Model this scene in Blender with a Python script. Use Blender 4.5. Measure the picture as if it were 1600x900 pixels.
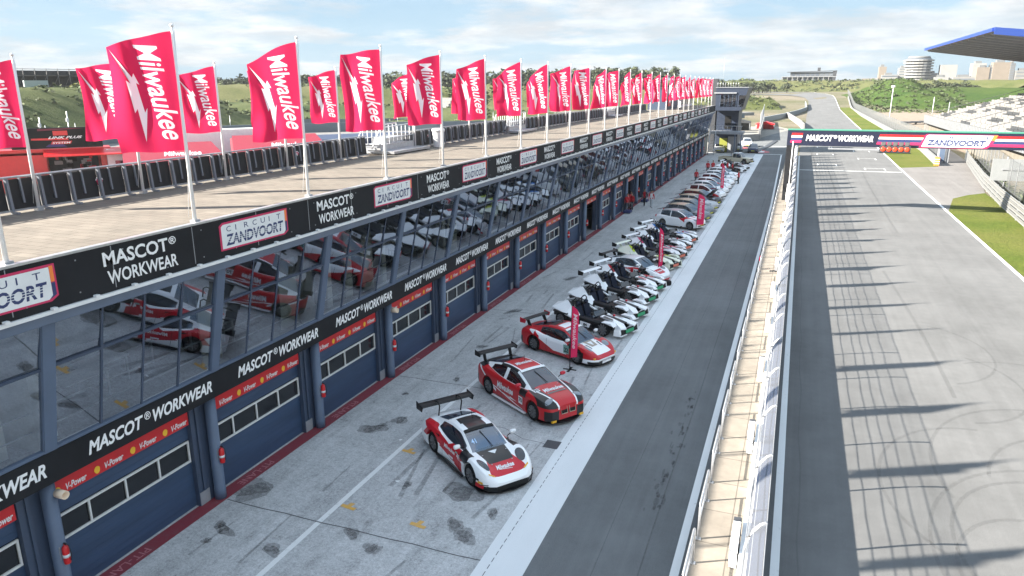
import bpy, bmesh, math, random
import numpy as np
from mathutils import Vector, Matrix
random.seed(7)
for o in list(bpy.data.objects): bpy.data.objects.remove(o)
SC = bpy.context.scene
COL = SC.collection
R = math.radians

# ------------------------------------------------------------------ camera
cam = bpy.data.cameras.new('camera'); camo = bpy.data.objects.new('camera', cam); COL.objects.link(camo)
cam.sensor_fit = 'HORIZONTAL'; cam.sensor_width = 36.0; cam.lens = 36.0*1141.0/1600.0
cam.clip_start = 0.2; cam.clip_end = 6000
camo.matrix_world = Matrix(((0.933434, -0.092125, 0.34672, 0), (0.358731, 0.249827, -0.899388, 0),
                            (-0.003763, 0.963898, 0.266245, 12.0), (0, 0, 0, 1)))
SC.camera = camo
# ------------------------------------------------------------------ sun, sky, exposure
SUNV = Vector((-1.65, -0.88, 1.0)).normalized()          # towards the sun
ELEV = math.asin(SUNV.z); AZ = math.atan2(SUNV.x, SUNV.y)
sl = bpy.data.lights.new('sun', 'SUN'); sl.energy = 4.6; sl.angle = R(0.55); sl.color = (1.0, 0.93, 0.82)
so = bpy.data.objects.new('sun', sl); COL.objects.link(so)
so.rotation_euler = SUNV.to_track_quat('Z', 'Y').to_euler()
W = bpy.data.worlds.new('World'); SC.world = W; W.use_nodes = True
def build_world():
    nt = W.node_tree; nt.nodes.clear(); N = nt.nodes.new; L = nt.links.new
    out = N('ShaderNodeOutputWorld'); bg = N('ShaderNodeBackground'); bg.inputs[1].default_value = 0.10
    sky = N('ShaderNodeTexSky'); sky.sky_type = 'NISHITA'; sky.sun_disc = False
    sky.sun_elevation = ELEV; sky.sun_rotation = AZ; sky.altitude = 10; sky.air_density = 1.0; sky.dust_density = 0.6; sky.ozone_density = 1.5
    tc = N('ShaderNodeTexCoord'); sep = N('ShaderNodeSeparateXYZ'); L(tc.outputs['Generated'], sep.inputs[0])
    def M(op, a, b=None):
        m = N('ShaderNodeMath'); m.operation = op
        for i, v in enumerate((a, b)):
            if v is None: continue
            if isinstance(v, (int, float)): m.inputs[i].default_value = v
            else: L(v, m.inputs[i])
        return m.outputs[0]
    zz = M('MAXIMUM', sep.outputs[2], 0.0); den = M('ADD', zz, 0.14)
    u = M('DIVIDE', sep.outputs[0], den); v = M('DIVIDE', sep.outputs[1], den)
    cb = N('ShaderNodeCombineXYZ'); L(u, cb.inputs[0]); L(v, cb.inputs[1])
    def noise(scale, detail, rough, off):
        mp = N('ShaderNodeMapping'); mp.inputs['Location'].default_value = off; L(cb.outputs[0], mp.inputs[0])
        n = N('ShaderNodeTexNoise'); n.inputs['Scale'].default_value = scale; n.inputs['Detail'].default_value = detail
        n.inputs['Roughness'].default_value = rough; L(mp.outputs[0], n.inputs['Vector']); return n.outputs['Fac']
    def ramp(x, stops):
        r = N('ShaderNodeValToRGB'); L(x, r.inputs[0]); e = r.color_ramp.elements
        e[0].position, e[0].color = stops[0][0], (stops[0][1],)*3+(1,); e[1].position, e[1].color = stops[1][0], (stops[1][1],)*3+(1,)
        return r.outputs[0]
    cover = ramp(noise(0.75, 9, 0.58, (3.1, 1.2, 0)), ((0.43, 0.0), (0.53, 1.0)))
    puff = ramp(noise(2.6, 8, 0.6, (0.4, 7.7, 2)), ((0.38, 0.0), (0.70, 1.0)))
    shade = ramp(noise(1.9, 9, 0.62, (9.1, 2.3, 4)), ((0.40, 0.0), (0.60, 1.0)))
    mixc = N('ShaderNodeMix'); mixc.data_type = 'RGBA'; L(shade, mixc.inputs[0])
    mixc.inputs[6].default_value = (1.42, 1.51, 1.58, 1); mixc.inputs[7].default_value = (1.98, 2.0, 2.0, 1)
    fac = M('ADD', M('MULTIPLY', cover, 0.62), M('MULTIPLY', M('MULTIPLY', puff, cover), 0.38))
    fac = M('MAXIMUM', fac, 0.12)                                      # thin veil everywhere
    scl = N('ShaderNodeMix'); scl.data_type = 'RGBA'; L(fac, scl.inputs[0])
    tint = N('ShaderNodeMix'); tint.data_type = 'RGBA'; tint.blend_type = 'MULTIPLY'; tint.inputs[0].default_value = 1
    L(sky.outputs[0], tint.inputs[6]); tint.inputs[7].default_value = (SKYG, SKYG, SKYG, 1)
    add = N('ShaderNodeMix'); add.data_type = 'RGBA'; add.blend_type = 'ADD'; add.inputs[0].default_value = 1
    L(tint.outputs[2], add.inputs[6]); add.inputs[7].default_value = (0.62, 0.99, 1.34, 1)   # scattered light of the thin high cloud
    L(add.outputs[2], scl.inputs[6]); L(mixc.outputs[2], scl.inputs[7])
    # added gain brightens the unseen sky overhead to lift the shaded ground
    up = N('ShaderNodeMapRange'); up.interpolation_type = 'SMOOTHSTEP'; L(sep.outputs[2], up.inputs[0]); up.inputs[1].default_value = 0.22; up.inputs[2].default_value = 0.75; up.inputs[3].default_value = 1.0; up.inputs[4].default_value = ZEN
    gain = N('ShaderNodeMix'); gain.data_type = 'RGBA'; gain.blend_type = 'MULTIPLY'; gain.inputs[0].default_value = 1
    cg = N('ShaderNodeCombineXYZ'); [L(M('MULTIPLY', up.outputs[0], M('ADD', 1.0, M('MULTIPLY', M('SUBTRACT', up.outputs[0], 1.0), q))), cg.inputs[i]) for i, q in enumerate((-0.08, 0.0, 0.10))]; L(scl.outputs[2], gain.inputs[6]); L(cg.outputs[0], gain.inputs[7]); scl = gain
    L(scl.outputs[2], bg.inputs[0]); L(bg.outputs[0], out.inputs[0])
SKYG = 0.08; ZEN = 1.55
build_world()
SC.view_settings.view_transform = 'Standard'; SC.view_settings.look = 'None'
SC.view_settings.exposure = 2.40; SC.view_settings.gamma = 1.0
SC.render.engine = 'CYCLES'
SC.cycles.max_bounces = 6; SC.cycles.transparent_max_bounces = 10

# ------------------------------------------------------------------ helpers
def link(o, parent=None):
    COL.objects.link(o)
    if parent is not None: o.parent = parent
    return o
def tag(o, label=None, cat=None, group=None, kind=None):
    if label: o['label'] = label
    if cat: o['category'] = cat
    if group: o['group'] = group
    if kind: o['kind'] = kind
    return o
def empty(name, loc=(0, 0, 0), rz=0.0, label=None, cat=None, group=None):
    o = bpy.data.objects.new(name, None); o.empty_display_size = 0.3
    o.location = loc; o.rotation_euler = (0, 0, rz); link(o); return tag(o, label, cat, group)
_kids = {}
def kids(o): return list(o.children)
def copy_tree(o, parent=None):
    c = o.copy(); link(c)
    if parent is not None: c.parent = parent
    for ch in kids(o): copy_tree(ch, c)
    return c

class MB:
    """collects polygons, each with a material slot, and builds ONE mesh object"""
    def __init__(s): s.v = []; s.f = []; s.m = []; s.sm = []
    def poly(s, pts, m=0, smooth=False):
        i = len(s.v); s.v += [tuple(p) for p in pts]; s.f.append(tuple(range(i, i+len(pts)))); s.m.append(m); s.sm.append(smooth); return s
    def geo(s, vs, fs, m=0, smooth=False):
        i = len(s.v); s.v += [tuple(p) for p in vs]
        for f in fs:
            s.f.append(tuple(i+k for k in f)); s.m.append(m); s.sm.append(smooth)
        return s
    def box(s, a, b, m=0):
        (x0, y0, z0), (x1, y1, z1) = a, b
        x0, x1 = min(x0, x1), max(x0, x1); y0, y1 = min(y0, y1), max(y0, y1); z0, z1 = min(z0, z1), max(z0, z1)
        vs = [(x0,y0,z0),(x1,y0,z0),(x1,y1,z0),(x0,y1,z0),(x0,y0,z1),(x1,y0,z1),(x1,y1,z1),(x0,y1,z1)]
        return s.geo(vs, [(3,2,1,0),(4,5,6,7),(0,1,5,4),(1,2,6,5),(2,3,7,6),(3,0,4,7)], m)
    def obox(s, o, ux, uy, uz, m=0):
        """oriented box from corner o with edge vectors"""
        o, ux, uy, uz = Vector(o), Vector(ux), Vector(uy), Vector(uz)
        vs = [o, o+ux, o+ux+uy, o+uy, o+uz, o+ux+uz, o+ux+uy+uz, o+uy+uz]
        return s.geo(vs, [(3,2,1,0),(4,5,6,7),(0,1,5,4),(1,2,6,5),(2,3,7,6),(3,0,4,7)], m)
    def tube(s, pts, r, n=8, m=0, caps=True):
        pts = [Vector(p) for p in pts]; rr = r if isinstance(r, (list, tuple)) else [r]*len(pts)
        rings = []
        for i, p in enumerate(pts):
            d = (pts[min(i+1, len(pts)-1)]-pts[max(i-1, 0)]).normalized()
            a = Vector((0, 0, 1)) if abs(d.z) < 0.9 else Vector((1, 0, 0))
            x = d.cross(a).normalized(); y = d.cross(x)
            rings.append([p+(x*math.cos(2*math.pi*k/n)+y*math.sin(2*math.pi*k/n))*rr[i] for k in range(n)])
        i0 = len(s.v)
        for rg in rings: s.v += [tuple(q) for q in rg]
        for i in range(len(rings)-1):
            for k in range(n):
                a = i0+i*n+k; b = i0+i*n+(k+1) % n
                s.f.append((a, b, b+n, a+n)); s.m.append(m); s.sm.append(True)
        if caps:
            s.f.append(tuple(i0+k for k in range(n))[::-1]); s.m.append(m); s.sm.append(False)
            j = i0+(len(rings)-1)*n; s.f.append(tuple(j+k for k in range(n))); s.m.append(m); s.sm.append(False)
        return s
    def lathe(s, prof, c, axis='z', n=20, m=0, smooth=True, caps=True):
        """prof: list of (r, h)"""
        i0 = len(s.v); cx, cy, cz = c
        for r, h in prof:
            for k in range(n):
                a = 2*math.pi*k/n; u, w = r*math.cos(a), r*math.sin(a)
                s.v.append({'z': (cx+u, cy+w, cz+h), 'y': (cx+u, cy+h, cz+w), 'x': (cx+h, cy+u, cz+w)}[axis])
        for i in range(len(prof)-1):
            for k in range(n):
                a = i0+i*n+k; b = i0+i*n+(k+1) % n
                s.f.append((a, b, b+n, a+n)); s.m.append(m); s.sm.append(smooth)
        if not caps: return s
        s.f.append(tuple(i0+k for k in range(n))[::-1]); s.m.append(m); s.sm.append(False)
        j = i0+(len(prof)-1)*n; s.f.append(tuple(j+k for k in range(n))); s.m.append(m); s.sm.append(False)
        return s
    def prism(s, pts, h, m=0):
        """2D polygon of 3D points extruded by vector h"""
        h = Vector(h); n = len(pts); p = [Vector(q) for q in pts]
        return s.geo(p+[q+h for q in p], [tuple(range(n))[::-1], tuple(range(n, 2*n))]+[(k, (k+1) % n, n+(k+1) % n, n+k) for k in range(n)], m)
    def text(s, g, o, ux, uy, m=0, sx=1.0, sy=1.0):
        o, ux, uy = Vector(o), Vector(ux), Vector(uy)
        return s.geo([o+ux*(x*sx)+uy*(y*sy) for x, y in g[0]], g[1], m)
    def build(s, name, mats, parent=None, smooth=None, angle=None, loc=None):
        me = bpy.data.meshes.new(name); me.from_pydata([tuple(v) for v in s.v], [], s.f); 
        if not isinstance(mats, (list, tuple)): mats = [mats]
        for m in mats: me.materials.append(m)
        me.polygons.foreach_set('material_index', s.m)
        me.polygons.foreach_set('use_smooth', [True]*len(s.f) if smooth else s.sm)
        me.update(); me.validate(clean_customdata=False)
        if angle: sharpen(me, angle)
        o = bpy.data.objects.new(name, me)
        if loc is not None: o.location = loc
        return link(o, parent)
def sharpen(me, deg, weld=True):
    bm = bmesh.new(); bm.from_mesh(me)
    if weld: bmesh.ops.remove_doubles(bm, verts=bm.verts, dist=0.0006)
    for e in bm.edges:
        e.smooth = not (len(e.link_faces) == 2 and e.calc_face_angle(0) > R(deg))
    bm.to_mesh(me); bm.free()
def bevel_obj(o, w=0.02, seg=2, ang=40):
    """applies a bevel to every hard edge of a mesh object"""
    bm = bmesh.new(); bm.from_mesh(o.data)
    bmesh.ops.remove_doubles(bm, verts=bm.verts, dist=0.0003)
    es = [e for e in bm.edges if len(e.link_faces) == 2 and e.calc_face_angle(0) > R(ang)]
    bmesh.ops.bevel(bm, geom=es, offset=w, segments=seg, affect='EDGES', profile=0.6, clamp_overlap=True)
    bm.to_mesh(o.data); bm.free(); return o
def structure(o): o['kind'] = 'structure'; return o

_tx = {}
def text_geo(t, shear=0.0, bold=0.0, align='LEFT', cut=0):
    """flat outline of a word: cap height about 0.7, returns (2D verts, faces)"""
    key = (t, shear, bold, align, cut)
    if key in _tx: return _tx[key]
    cu = bpy.data.curves.new('word', 'FONT'); cu.body = t; cu.shear = shear; cu.offset = bold; cu.align_x = align
    cu.resolution_u = 3; cu.dimensions = '2D'; cu.fill_mode = 'FRONT'
    ob = bpy.data.objects.new('word', cu); COL.objects.link(ob)
    bpy.context.view_layer.update()
    dg = bpy.context.evaluated_depsgraph_get(); me = ob.evaluated_get(dg).to_mesh()
    bm = bmesh.new(); bm.from_mesh(me)
    ob.evaluated_get(dg).to_mesh_clear()
    if cut:
        xs = [v.co.x for v in bm.verts]; ys = [v.co.y for v in bm.verts]
        for k in range(1, int((max(xs)-min(xs))/cut)+1):
            bmesh.ops.bisect_plane(bm, geom=bm.verts[:]+bm.edges[:]+bm.faces[:], plane_co=(min(xs)+k*cut, 0, 0), plane_no=(1, 0, 0))
        for k in range(1, int((max(ys)-min(ys))/cut)+1):
            bmesh.ops.bisect_plane(bm, geom=bm.verts[:]+bm.edges[:]+bm.faces[:], plane_co=(0, min(ys)+k*cut, 0), plane_no=(0, 1, 0))
    bm.verts.index_update()
    g = ([(v.co.x, v.co.y) for v in bm.verts], [tuple(v.index for v in f.verts) for f in bm.faces])
    bm.free(); bpy.data.objects.remove(ob); bpy.data.curves.remove(cu)
    _tx[key] = g; return g
def text_size(g):
    xs = [p[0] for p in g[0]]; ys = [p[1] for p in g[0]]; return min(xs), max(xs), min(ys), max(ys)
def fit_text(mb, t, o, ux, uy, w, h, m=0, **k):
    """word t stretched into the rectangle of width w along ux and height h along uy from corner o"""
    g = text_geo(t, **k); x0, x1, y0, y1 = text_size(g); sx, sy = w/(x1-x0), h/(y1-y0)
    ux, uy = Vector(ux), Vector(uy)
    mb.text(g, Vector(o)-ux*(x0*sx)-uy*(y0*sy), ux, uy, m, sx, sy)

# ------------------------------------------------------------------ materials
def new_mat(name):
    m = bpy.data.materials.new(name); m.use_nodes = True; nt = m.node_tree; nt.nodes.clear()
    out = nt.nodes.new('ShaderNodeOutputMaterial'); p = nt.nodes.new('ShaderNodeBsdfPrincipled'); nt.links.new(p.outputs[0], out.inputs[0])
    return m, nt, p, out
def pmat(name, col, rough=0.5, metal=0.0, var=0.0, scale=3.0, spec=0.5, coat=0.0, emit=None, estr=0, bump=0.0, stretch=(1, 1, 1), detail=6, col2=None, contrast=0.5, space='Object'):
    m, nt, p, out = new_mat(name); N = nt.nodes.new; L = nt.links.new
    p.inputs['Base Color'].default_value = (*col, 1); p.inputs['Roughness'].default_value = rough; p.inputs['Metallic'].default_value = metal
    p.inputs['Specular IOR Level'].default_value = spec; p.inputs['Coat Weight'].default_value = coat; p.inputs['Coat Roughness'].default_value = 0.05
    if emit: p.inputs['Emission Color'].default_value = (*emit, 1); p.inputs['Emission Strength'].default_value = estr
    if var or col2 or bump:
        tc = N('ShaderNodeTexCoord'); mp = N('ShaderNodeMapping'); mp.inputs['Scale'].default_value = stretch; L(tc.outputs[space], mp.inputs[0])
        n = N('ShaderNodeTexNoise'); n.inputs['Scale'].default_value = scale; n.inputs['Detail'].default_value = detail; n.inputs['Roughness'].default_value = 0.62; L(mp.outputs[0], n.inputs['Vector'])
        if var or col2:
            r = N('ShaderNodeValToRGB'); L(n.outputs['Fac'], r.inputs[0])
            c2 = col2 if col2 else tuple(max(0, c*(1+var)) for c in col); c1 = col if col2 else tuple(c*(1-var) for c in col)
            r.color_ramp.elements[0].position = 0.5-contrast*0.4; r.color_ramp.elements[1].position = 0.5+contrast*0.4
            r.color_ramp.elements[0].color = (*c1, 1); r.color_ramp.elements[1].color = (*c2, 1)
            L(r.outputs[0], p.inputs['Base Color'])
        if bump:
            b = N('ShaderNodeBump'); b.inputs['Strength'].default_value = bump; b.inputs['Distance'].default_value = 0.03; L(n.outputs['Fac'], b.inputs['Height']); L(b.outputs[0], p.inputs['Normal'])
    return m
class NB:
    """small node builder for the richer ground materials"""
    def __init__(s, nt, space='Object'):
        s.nt = nt; s.tc = nt.nodes.new('ShaderNodeTexCoord'); s.co = s.tc.outputs[space]
    def mapped(s, scale=(1, 1, 1), loc=(0, 0, 0), rot=0):
        m = s.nt.nodes.new('ShaderNodeMapping'); m.inputs['Scale'].default_value = scale; m.inputs['Location'].default_value = loc; m.inputs['Rotation'].default_value = (0, 0, rot)
        s.nt.links.new(s.co, m.inputs[0]); return m.outputs[0]
    def noise(s, scale, detail=5, rough=0.6, vec=None, dist=0.0):
        n = s.nt.nodes.new('ShaderNodeTexNoise'); n.inputs['Scale'].default_value = scale; n.inputs['Detail'].default_value = detail
        n.inputs['Roughness'].default_value = rough; n.inputs['Distortion'].default_value = dist
        s.nt.links.new(vec if vec is not None else s.co, n.inputs['Vector']); return n.outputs['Fac']
    def ramp(s, x, a, b, lo=0.0, hi=1.0):
        m = s.nt.nodes.new('ShaderNodeMapRange'); m.clamp = True; s.nt.links.new(x, m.inputs[0])
        m.inputs[1].default_value = a; m.inputs[2].default_value = b; m.inputs[3].default_value = lo; m.inputs[4].default_value = hi; return m.outputs[0]
    def math(s, op, a, b):
        m = s.nt.nodes.new('ShaderNodeMath'); m.operation = op
        for i, v in enumerate((a, b)):
            if isinstance(v, (int, float)): m.inputs[i].default_value = v
            else: s.nt.links.new(v, m.inputs[i])
        return m.outputs[0]
    def mix(s, f, a, b, blend='MIX'):
        m = s.nt.nodes.new('ShaderNodeMix'); m.data_type = 'RGBA'; m.blend_type = blend
        for i, v in ((0, f), (6, a), (7, b)):
            if isinstance(v, (int, float)): m.inputs[i].default_value = v
            elif isinstance(v, tuple): m.inputs[i].default_value = (*v, 1)
            else: s.nt.links.new(v, m.inputs[i])
        return m.outputs[2]
    def bump(s, h, p, strength=0.3, dist=0.02):
        b = s.nt.nodes.new('ShaderNodeBump'); b.inputs['Strength'].default_value = strength; b.inputs['Distance'].default_value = dist
        s.nt.links.new(h, b.inputs['Height']); s.nt.links.new(b.outputs[0], p.inputs['Normal'])
    def sep(s):
        n = s.nt.nodes.new('ShaderNodeSeparateXYZ'); s.nt.links.new(s.co, n.inputs[0]); return n.outputs
def col_in(nt, p, c): nt.links.new(c, p.inputs['Base Color'])
# ================================================================== MATERIALS OF THE PLACE
def asphalt(name, c, streak=0.25, warm=0.0, seams=0.0):
    m, nt, p, out = new_mat(name); b = NB(nt)
    fine = b.noise(38, 3, 0.7); big = b.noise(0.16, 6, 0.6); mid_ = b.noise(1.3, 6, 0.7); st = b.noise(1.0, 6, 0.65, b.mapped((1.6, 0.035, 1))); st2 = b.noise(1.0, 4, 0.6, b.mapped((5.5, 0.05, 1), (3, 1, 0)))
    k = b.math('ADD', b.ramp(fine, 0.3, 0.7, -0.22, 0.22), b.ramp(big, 0.3, 0.7, -0.16, 0.16)); k = b.math('ADD', k, b.ramp(mid_, 0.3, 0.7, -0.09, 0.09))
    k = b.math('ADD', k, b.ramp(st, 0.3, 0.7, -streak, streak)); k = b.math('ADD', k, b.ramp(st2, 0.3, 0.7, -streak*0.4, streak*0.4))
    k = b.math('ADD', k, 1.0)
    cc = b.mix(1.0, (c*(1+warm), c, c*(1-warm*0.6)), k, 'MULTIPLY'); col_in(nt, p, cc)
    p.inputs['Roughness'].default_value = 0.85; p.inputs['Specular IOR Level'].default_value = 0.3
    b.bump(fine, p, 0.25, 0.01); return m
def concrete(name, c, warm=0.0):
    m, nt, p, out = new_mat(name); b = NB(nt)
    fine = b.noise(26, 4, 0.75); mid = b.noise(3.0, 6, 0.7); big = b.noise(0.35, 6, 0.6); st = b.noise(1.0, 6, 0.7, b.mapped((1.5, 0.14, 1)))
    spots = b.ramp(b.noise(1.1, 5, 0.6, b.mapped((1, .6, 1), (7, 3, 0))), 0.60, 0.74, 0.0, -0.30)
    spots2 = b.ramp(b.noise(4.2, 3, 0.5, b.mapped((1, .5, 1), (1, 8, 0))), 0.64, 0.74, 0.0, -0.26)
    k = b.math('ADD', b.ramp(fine, 0.3, 0.7, -0.26, 0.26), b.ramp(mid, 0.3, 0.7, -0.15, 0.13)); k = b.math('ADD', k, b.ramp(b.noise(11, 3, 0.7), 0.34, 0.66, -0.17, 0.14))
    k = b.math('ADD', k, b.ramp(big, 0.3, 0.7, -0.13, 0.10)); k = b.math('ADD', k, b.ramp(st, 0.35, 0.7, 0.08, -0.20))
    k = b.math('ADD', k, spots); k = b.math('ADD', k, spots2); k = b.math('ADD', k, 1.0)
    col_in(nt, p, b.mix(1.0, (c*(1+warm), c, c*(1-warm)), k, 'MULTIPLY')); p.inputs['Roughness'].default_value = 0.9
    b.bump(fine, p, 0.3, 0.01); return m
def worn_paint(name, c, wear=0.25, under=(0.2, 0.2, 0.2)):
    m, nt, p, out = new_mat(name); b = NB(nt)
    f = b.ramp(b.noise(5, 7, 0.7), 0.62-wear*0.2, 0.74, 0, 0.55); g = b.ramp(b.noise(0.5, 5, 0.6, b.mapped((1, .3, 1))), 0.3, 0.75, 1.03, 0.86)
    col_in(nt, p, b.mix(1.0, b.mix(f, c, under), g, 'MULTIPLY')); p.inputs['Roughness'].default_value = 0.7; return m
def grass_mat(name, c1, c2, c3, s=1.0, sand=None):
    m, nt, p, out = new_mat(name); b = NB(nt)
    f1 = b.ramp(b.noise(0.9*s, 8, 0.7), 0.33, 0.67); f2 = b.ramp(b.noise(0.14*s, 6, 0.65), 0.38, 0.62); f3 = b.noise(9*s, 4, 0.8)
    c = b.mix(f1, c1, c2); c = b.mix(b.math('MULTIPLY', f2, 0.75), c, c3)
    if sand: c = b.mix(b.ramp(b.noise(0.05*s, 7, 0.62, b.mapped((1, 1, 1), (31, 7, 0))), 0.5, 0.6), c, sand)
    c = b.mix(1.0, c, b.ramp(f3, 0.2, 0.8, 0.55, 1.4), 'MULTIPLY'); col_in(nt, p, c)
    p.inputs['Roughness'].default_value = 1.0; p.inputs['Specular IOR Level'].default_value = 0.1
    b.bump(b.math('ADD', b.noise(1.6*s, 6, 0.75), f3), p, 0.9, 0.25); return m
def tile_mat(name, c, sx, sy, gap=0.03, var=0.12, off=0.5):
    m, nt, p, out = new_mat(name); b = NB(nt)
    br = nt.nodes.new('ShaderNodeTexBrick'); nt.links.new(b.co, br.inputs['Vector']); br.offset = off
    br.inputs['Color1'].default_value = (*[q*(1-var) for q in c], 1); br.inputs['Color2'].default_value = (*[q*(1+var) for q in c], 1); br.inputs['Mortar'].default_value = (*[q*0.5 for q in c], 1)
    br.inputs['Scale'].default_value = 1; br.inputs['Mortar Size'].default_value = gap; br.inputs['Brick Width'].default_value = sx; br.inputs['Row Height'].default_value = sy
    k = b.math('ADD', b.ramp(b.noise(1.2, 7, 0.7), 0.3, 0.7, 0.78, 1.16), b.ramp(b.noise(0.22, 5, 0.6), 0.3, 0.7, -0.12, 0.12))
    col_in(nt, p, b.mix(1.0, br.outputs['Color'], k, 'MULTIPLY')); p.inputs['Roughness'].default_value = 0.9; return m
def glass_mat(name, refl=0.5, tint=(0.75, 0.82, 0.86), rough=0.0):
    m = bpy.data.materials.new(name); m.use_nodes = True; nt = m.node_tree; nt.nodes.clear(); N = nt.nodes.new; L = nt.links.new
    out = N('ShaderNodeOutputMaterial'); mx = N('ShaderNodeMixShader'); t = N('ShaderNodeBsdfTransparent'); g = N('ShaderNodeBsdfGlossy')
    t.inputs[0].default_value = (*tint, 1); g.inputs['Color'].default_value = (0.86, 0.91, 1.0, 1); g.inputs['Roughness'].default_value = rough
    tc = N('ShaderNodeTexCoord'); n = N('ShaderNodeTexNoise'); n.inputs['Scale'].default_value = 0.55; n.inputs['Detail'].default_value = 1; L(tc.outputs['Object'], n.inputs['Vector'])
    b = N('ShaderNodeBump'); b.inputs['Strength'].default_value = 0.05; b.inputs['Distance'].default_value = 0.05; L(n.outputs['Fac'], b.inputs['Height']); L(b.outputs[0], g.inputs['Normal'])
    lw = N('ShaderNodeLayerWeight'); lw.inputs[0].default_value = 0.35; mr = N('ShaderNodeMapRange'); L(lw.outputs['Fresnel'], mr.inputs[0]); mr.inputs[3].default_value = refl; mr.inputs[4].default_value = 1.0
    L(mr.outputs[0], mx.inputs[0]); L(t.outputs[0], mx.inputs[1]); L(g.outputs[0], mx.inputs[2]); L(mx.outputs[0], out.inputs[0]); return m
def screen_mat(name, col, keep):
    """fine wire netting: keep = share of light it stops"""
    m, nt, p, out = new_mat(name); N = nt.nodes.new; L = nt.links.new
    t = N('ShaderNodeBsdfTransparent'); mx = N('ShaderNodeMixShader'); mx.inputs[0].default_value = keep
    p.inputs['Base Color'].default_value = (*col, 1); p.inputs['Roughness'].default_value = 0.5
    L(t.outputs[0], mx.inputs[1]); L(p.outputs[0], mx.inputs[2]); L(mx.outputs[0], out.inputs[0]); return m
def cloth_mat(name, c, tr=0.45, var=0.06):
    m, nt, p, out = new_mat(name); N = nt.nodes.new; L = nt.links.new; b = NB(nt)
    nt.nodes.remove(p); d = N('ShaderNodeBsdfDiffuse'); t = N('ShaderNodeBsdfTranslucent'); mx = N('ShaderNodeMixShader'); mx.inputs[0].default_value = tr
    k = b.ramp(b.noise(1.6, 4, 0.5), 0.3, 0.7, 1-var, 1+var); cc = b.mix(1.0, c, k, 'MULTIPLY')
    L(cc, d.inputs[0]); L(cc, t.inputs[0]); L(d.outputs[0], mx.inputs[1]); L(t.outputs[0], mx.inputs[2]); L(mx.outputs[0], out.inputs[0]); return m
M_ = {}
M_['apron'] = concrete('apron_concrete', 0.46)
M_['pit_asphalt'] = asphalt('pit_asphalt', 0.138, 0.10, -0.04)
M_['track'] = asphalt('track_asphalt', 0.128, 0.075)
M_['old_asphalt'] = asphalt('old_asphalt', 0.15, 0.1, 0.06)
M_['paddock'] = asphalt('paddock_asphalt', 0.17, 0.08, 0.04)
M_['white'] = worn_paint('white_line_paint', (0.80, 0.80, 0.79), 0.12)
M_['white_worn'] = worn_paint('worn_white_paint', (0.74, 0.74, 0.73), 0.25)
M_['strip'] = worn_paint('white_strip_paint', (0.70, 0.71, 0.715), 0.0, (.5, .5, .5))
M_['kerb_red'] = worn_paint('red_kerb_paint', (0.22, 0.030, 0.045), 0.6, (.15, .09, .10))
M_['yellow'] = worn_paint('yellow_marking_paint', (0.70, 0.38, 0.06), 1.3, (.35, .33, .3))
M_['grass'] = grass_mat('mown_grass', (0.060, 0.100, 0.014), (0.110, 0.138, 0.024), (0.150, 0.145, 0.045), 0.45)
M_['hill_grass'] = grass_mat('hill_grass', (0.030, 0.048, 0.018), (0.062, 0.085, 0.032), (0.105, 0.115, 0.050), 0.25)
M_['dune_grass'] = grass_mat('dune_grass', (0.055, 0.072, 0.020), (0.090, 0.100, 0.034), (0.13, 0.125, 0.060), 0.15)
M_['mound_grass'] = grass_mat('mound_grass', (0.020, 0.046, 0.010), (0.042, 0.074, 0.016), (0.06, 0.085, 0.020), 0.2)
M_['sand'] = grass_mat('sandy_ground', (0.16, 0.135, 0.10), (0.20, 0.175, 0.135), (0.085, 0.095, 0.045), 0.12)
M_['carpark'] = pmat('sandy_car_park', (0.21, 0.165, 0.125), 0.95, var=0.2, scale=0.4)
M_['paver'] = tile_mat('roof_paving', (0.155, 0.133, 0.108), 0.6, 0.3, 0.012, 0.10)
M_['deck'] = tile_mat('pit_wall_deck', (0.205, 0.180, 0.150), 40, 1.55, 0.016, 0.05, 0)
M_['blue'] = pmat('blue_grey_steel', (0.046, 0.066, 0.108), 0.45, var=0.12, scale=1.5)
M_['blue_light'] = pmat('pale_blue_steel', (0.092, 0.128, 0.195), 0.4, var=0.1, scale=1.2)
M_['door'] = pmat('garage_door_blue', (0.028, 0.056, 0.112), 0.5, var=0.25, scale=0.9, stretch=(1, 0.3, 3))
M_['frame_white'] = pmat('white_frame', (0.62, 0.62, 0.60), 0.5, var=0.08)
M_['pane_dark'] = pmat('dark_door_pane', (0.012, 0.014, 0.018), 0.12)
M_['sign_black'] = pmat('black_sign_sheet', (0.013, 0.014, 0.017), 0.75, var=0.25, scale=0.7, spec=.25)
M_['letter'] = pmat('white_lettering', (0.80, 0.80, 0.80), 0.6)
M_['steel'] = pmat('galvanised_steel', (0.42, 0.43, 0.45), 0.38, 0.6, var=0.15, scale=6)
M_['grey'] = pmat('grey_paint', (0.26, 0.27, 0.29), 0.5, var=0.1)
M_['grey_dark'] = pmat('dark_grey', (0.045, 0.048, 0.055), 0.55, var=0.15)
M_['black'] = pmat('black_plastic', (0.012, 0.012, 0.013), 0.5)
M_['wall_in'] = pmat('room_wall', (0.62, 0.61, 0.55), 0.8, var=0.08)
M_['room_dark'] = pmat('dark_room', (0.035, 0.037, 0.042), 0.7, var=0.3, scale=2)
M_['glass'] = glass_mat('window_glass', 0.34, (.80, .88, .90))
M_['glass_up'] = glass_mat('upper_window_glass', 0.34, (.45, .50, .56))
M_['red'] = pmat('red_sheet', (0.62, 0.022, 0.035), 0.5, var=0.05)
M_['sky_white'] = pmat('white_plastic', (0.72, 0.73, 0.74), 0.45, var=0.06)
M_['navy'] = pmat('navy_print', (0.025, 0.04, 0.13), 0.6)
M_['crimson'] = pmat('crimson_print', (0.55, 0.02, 0.10), 0.6)
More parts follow.
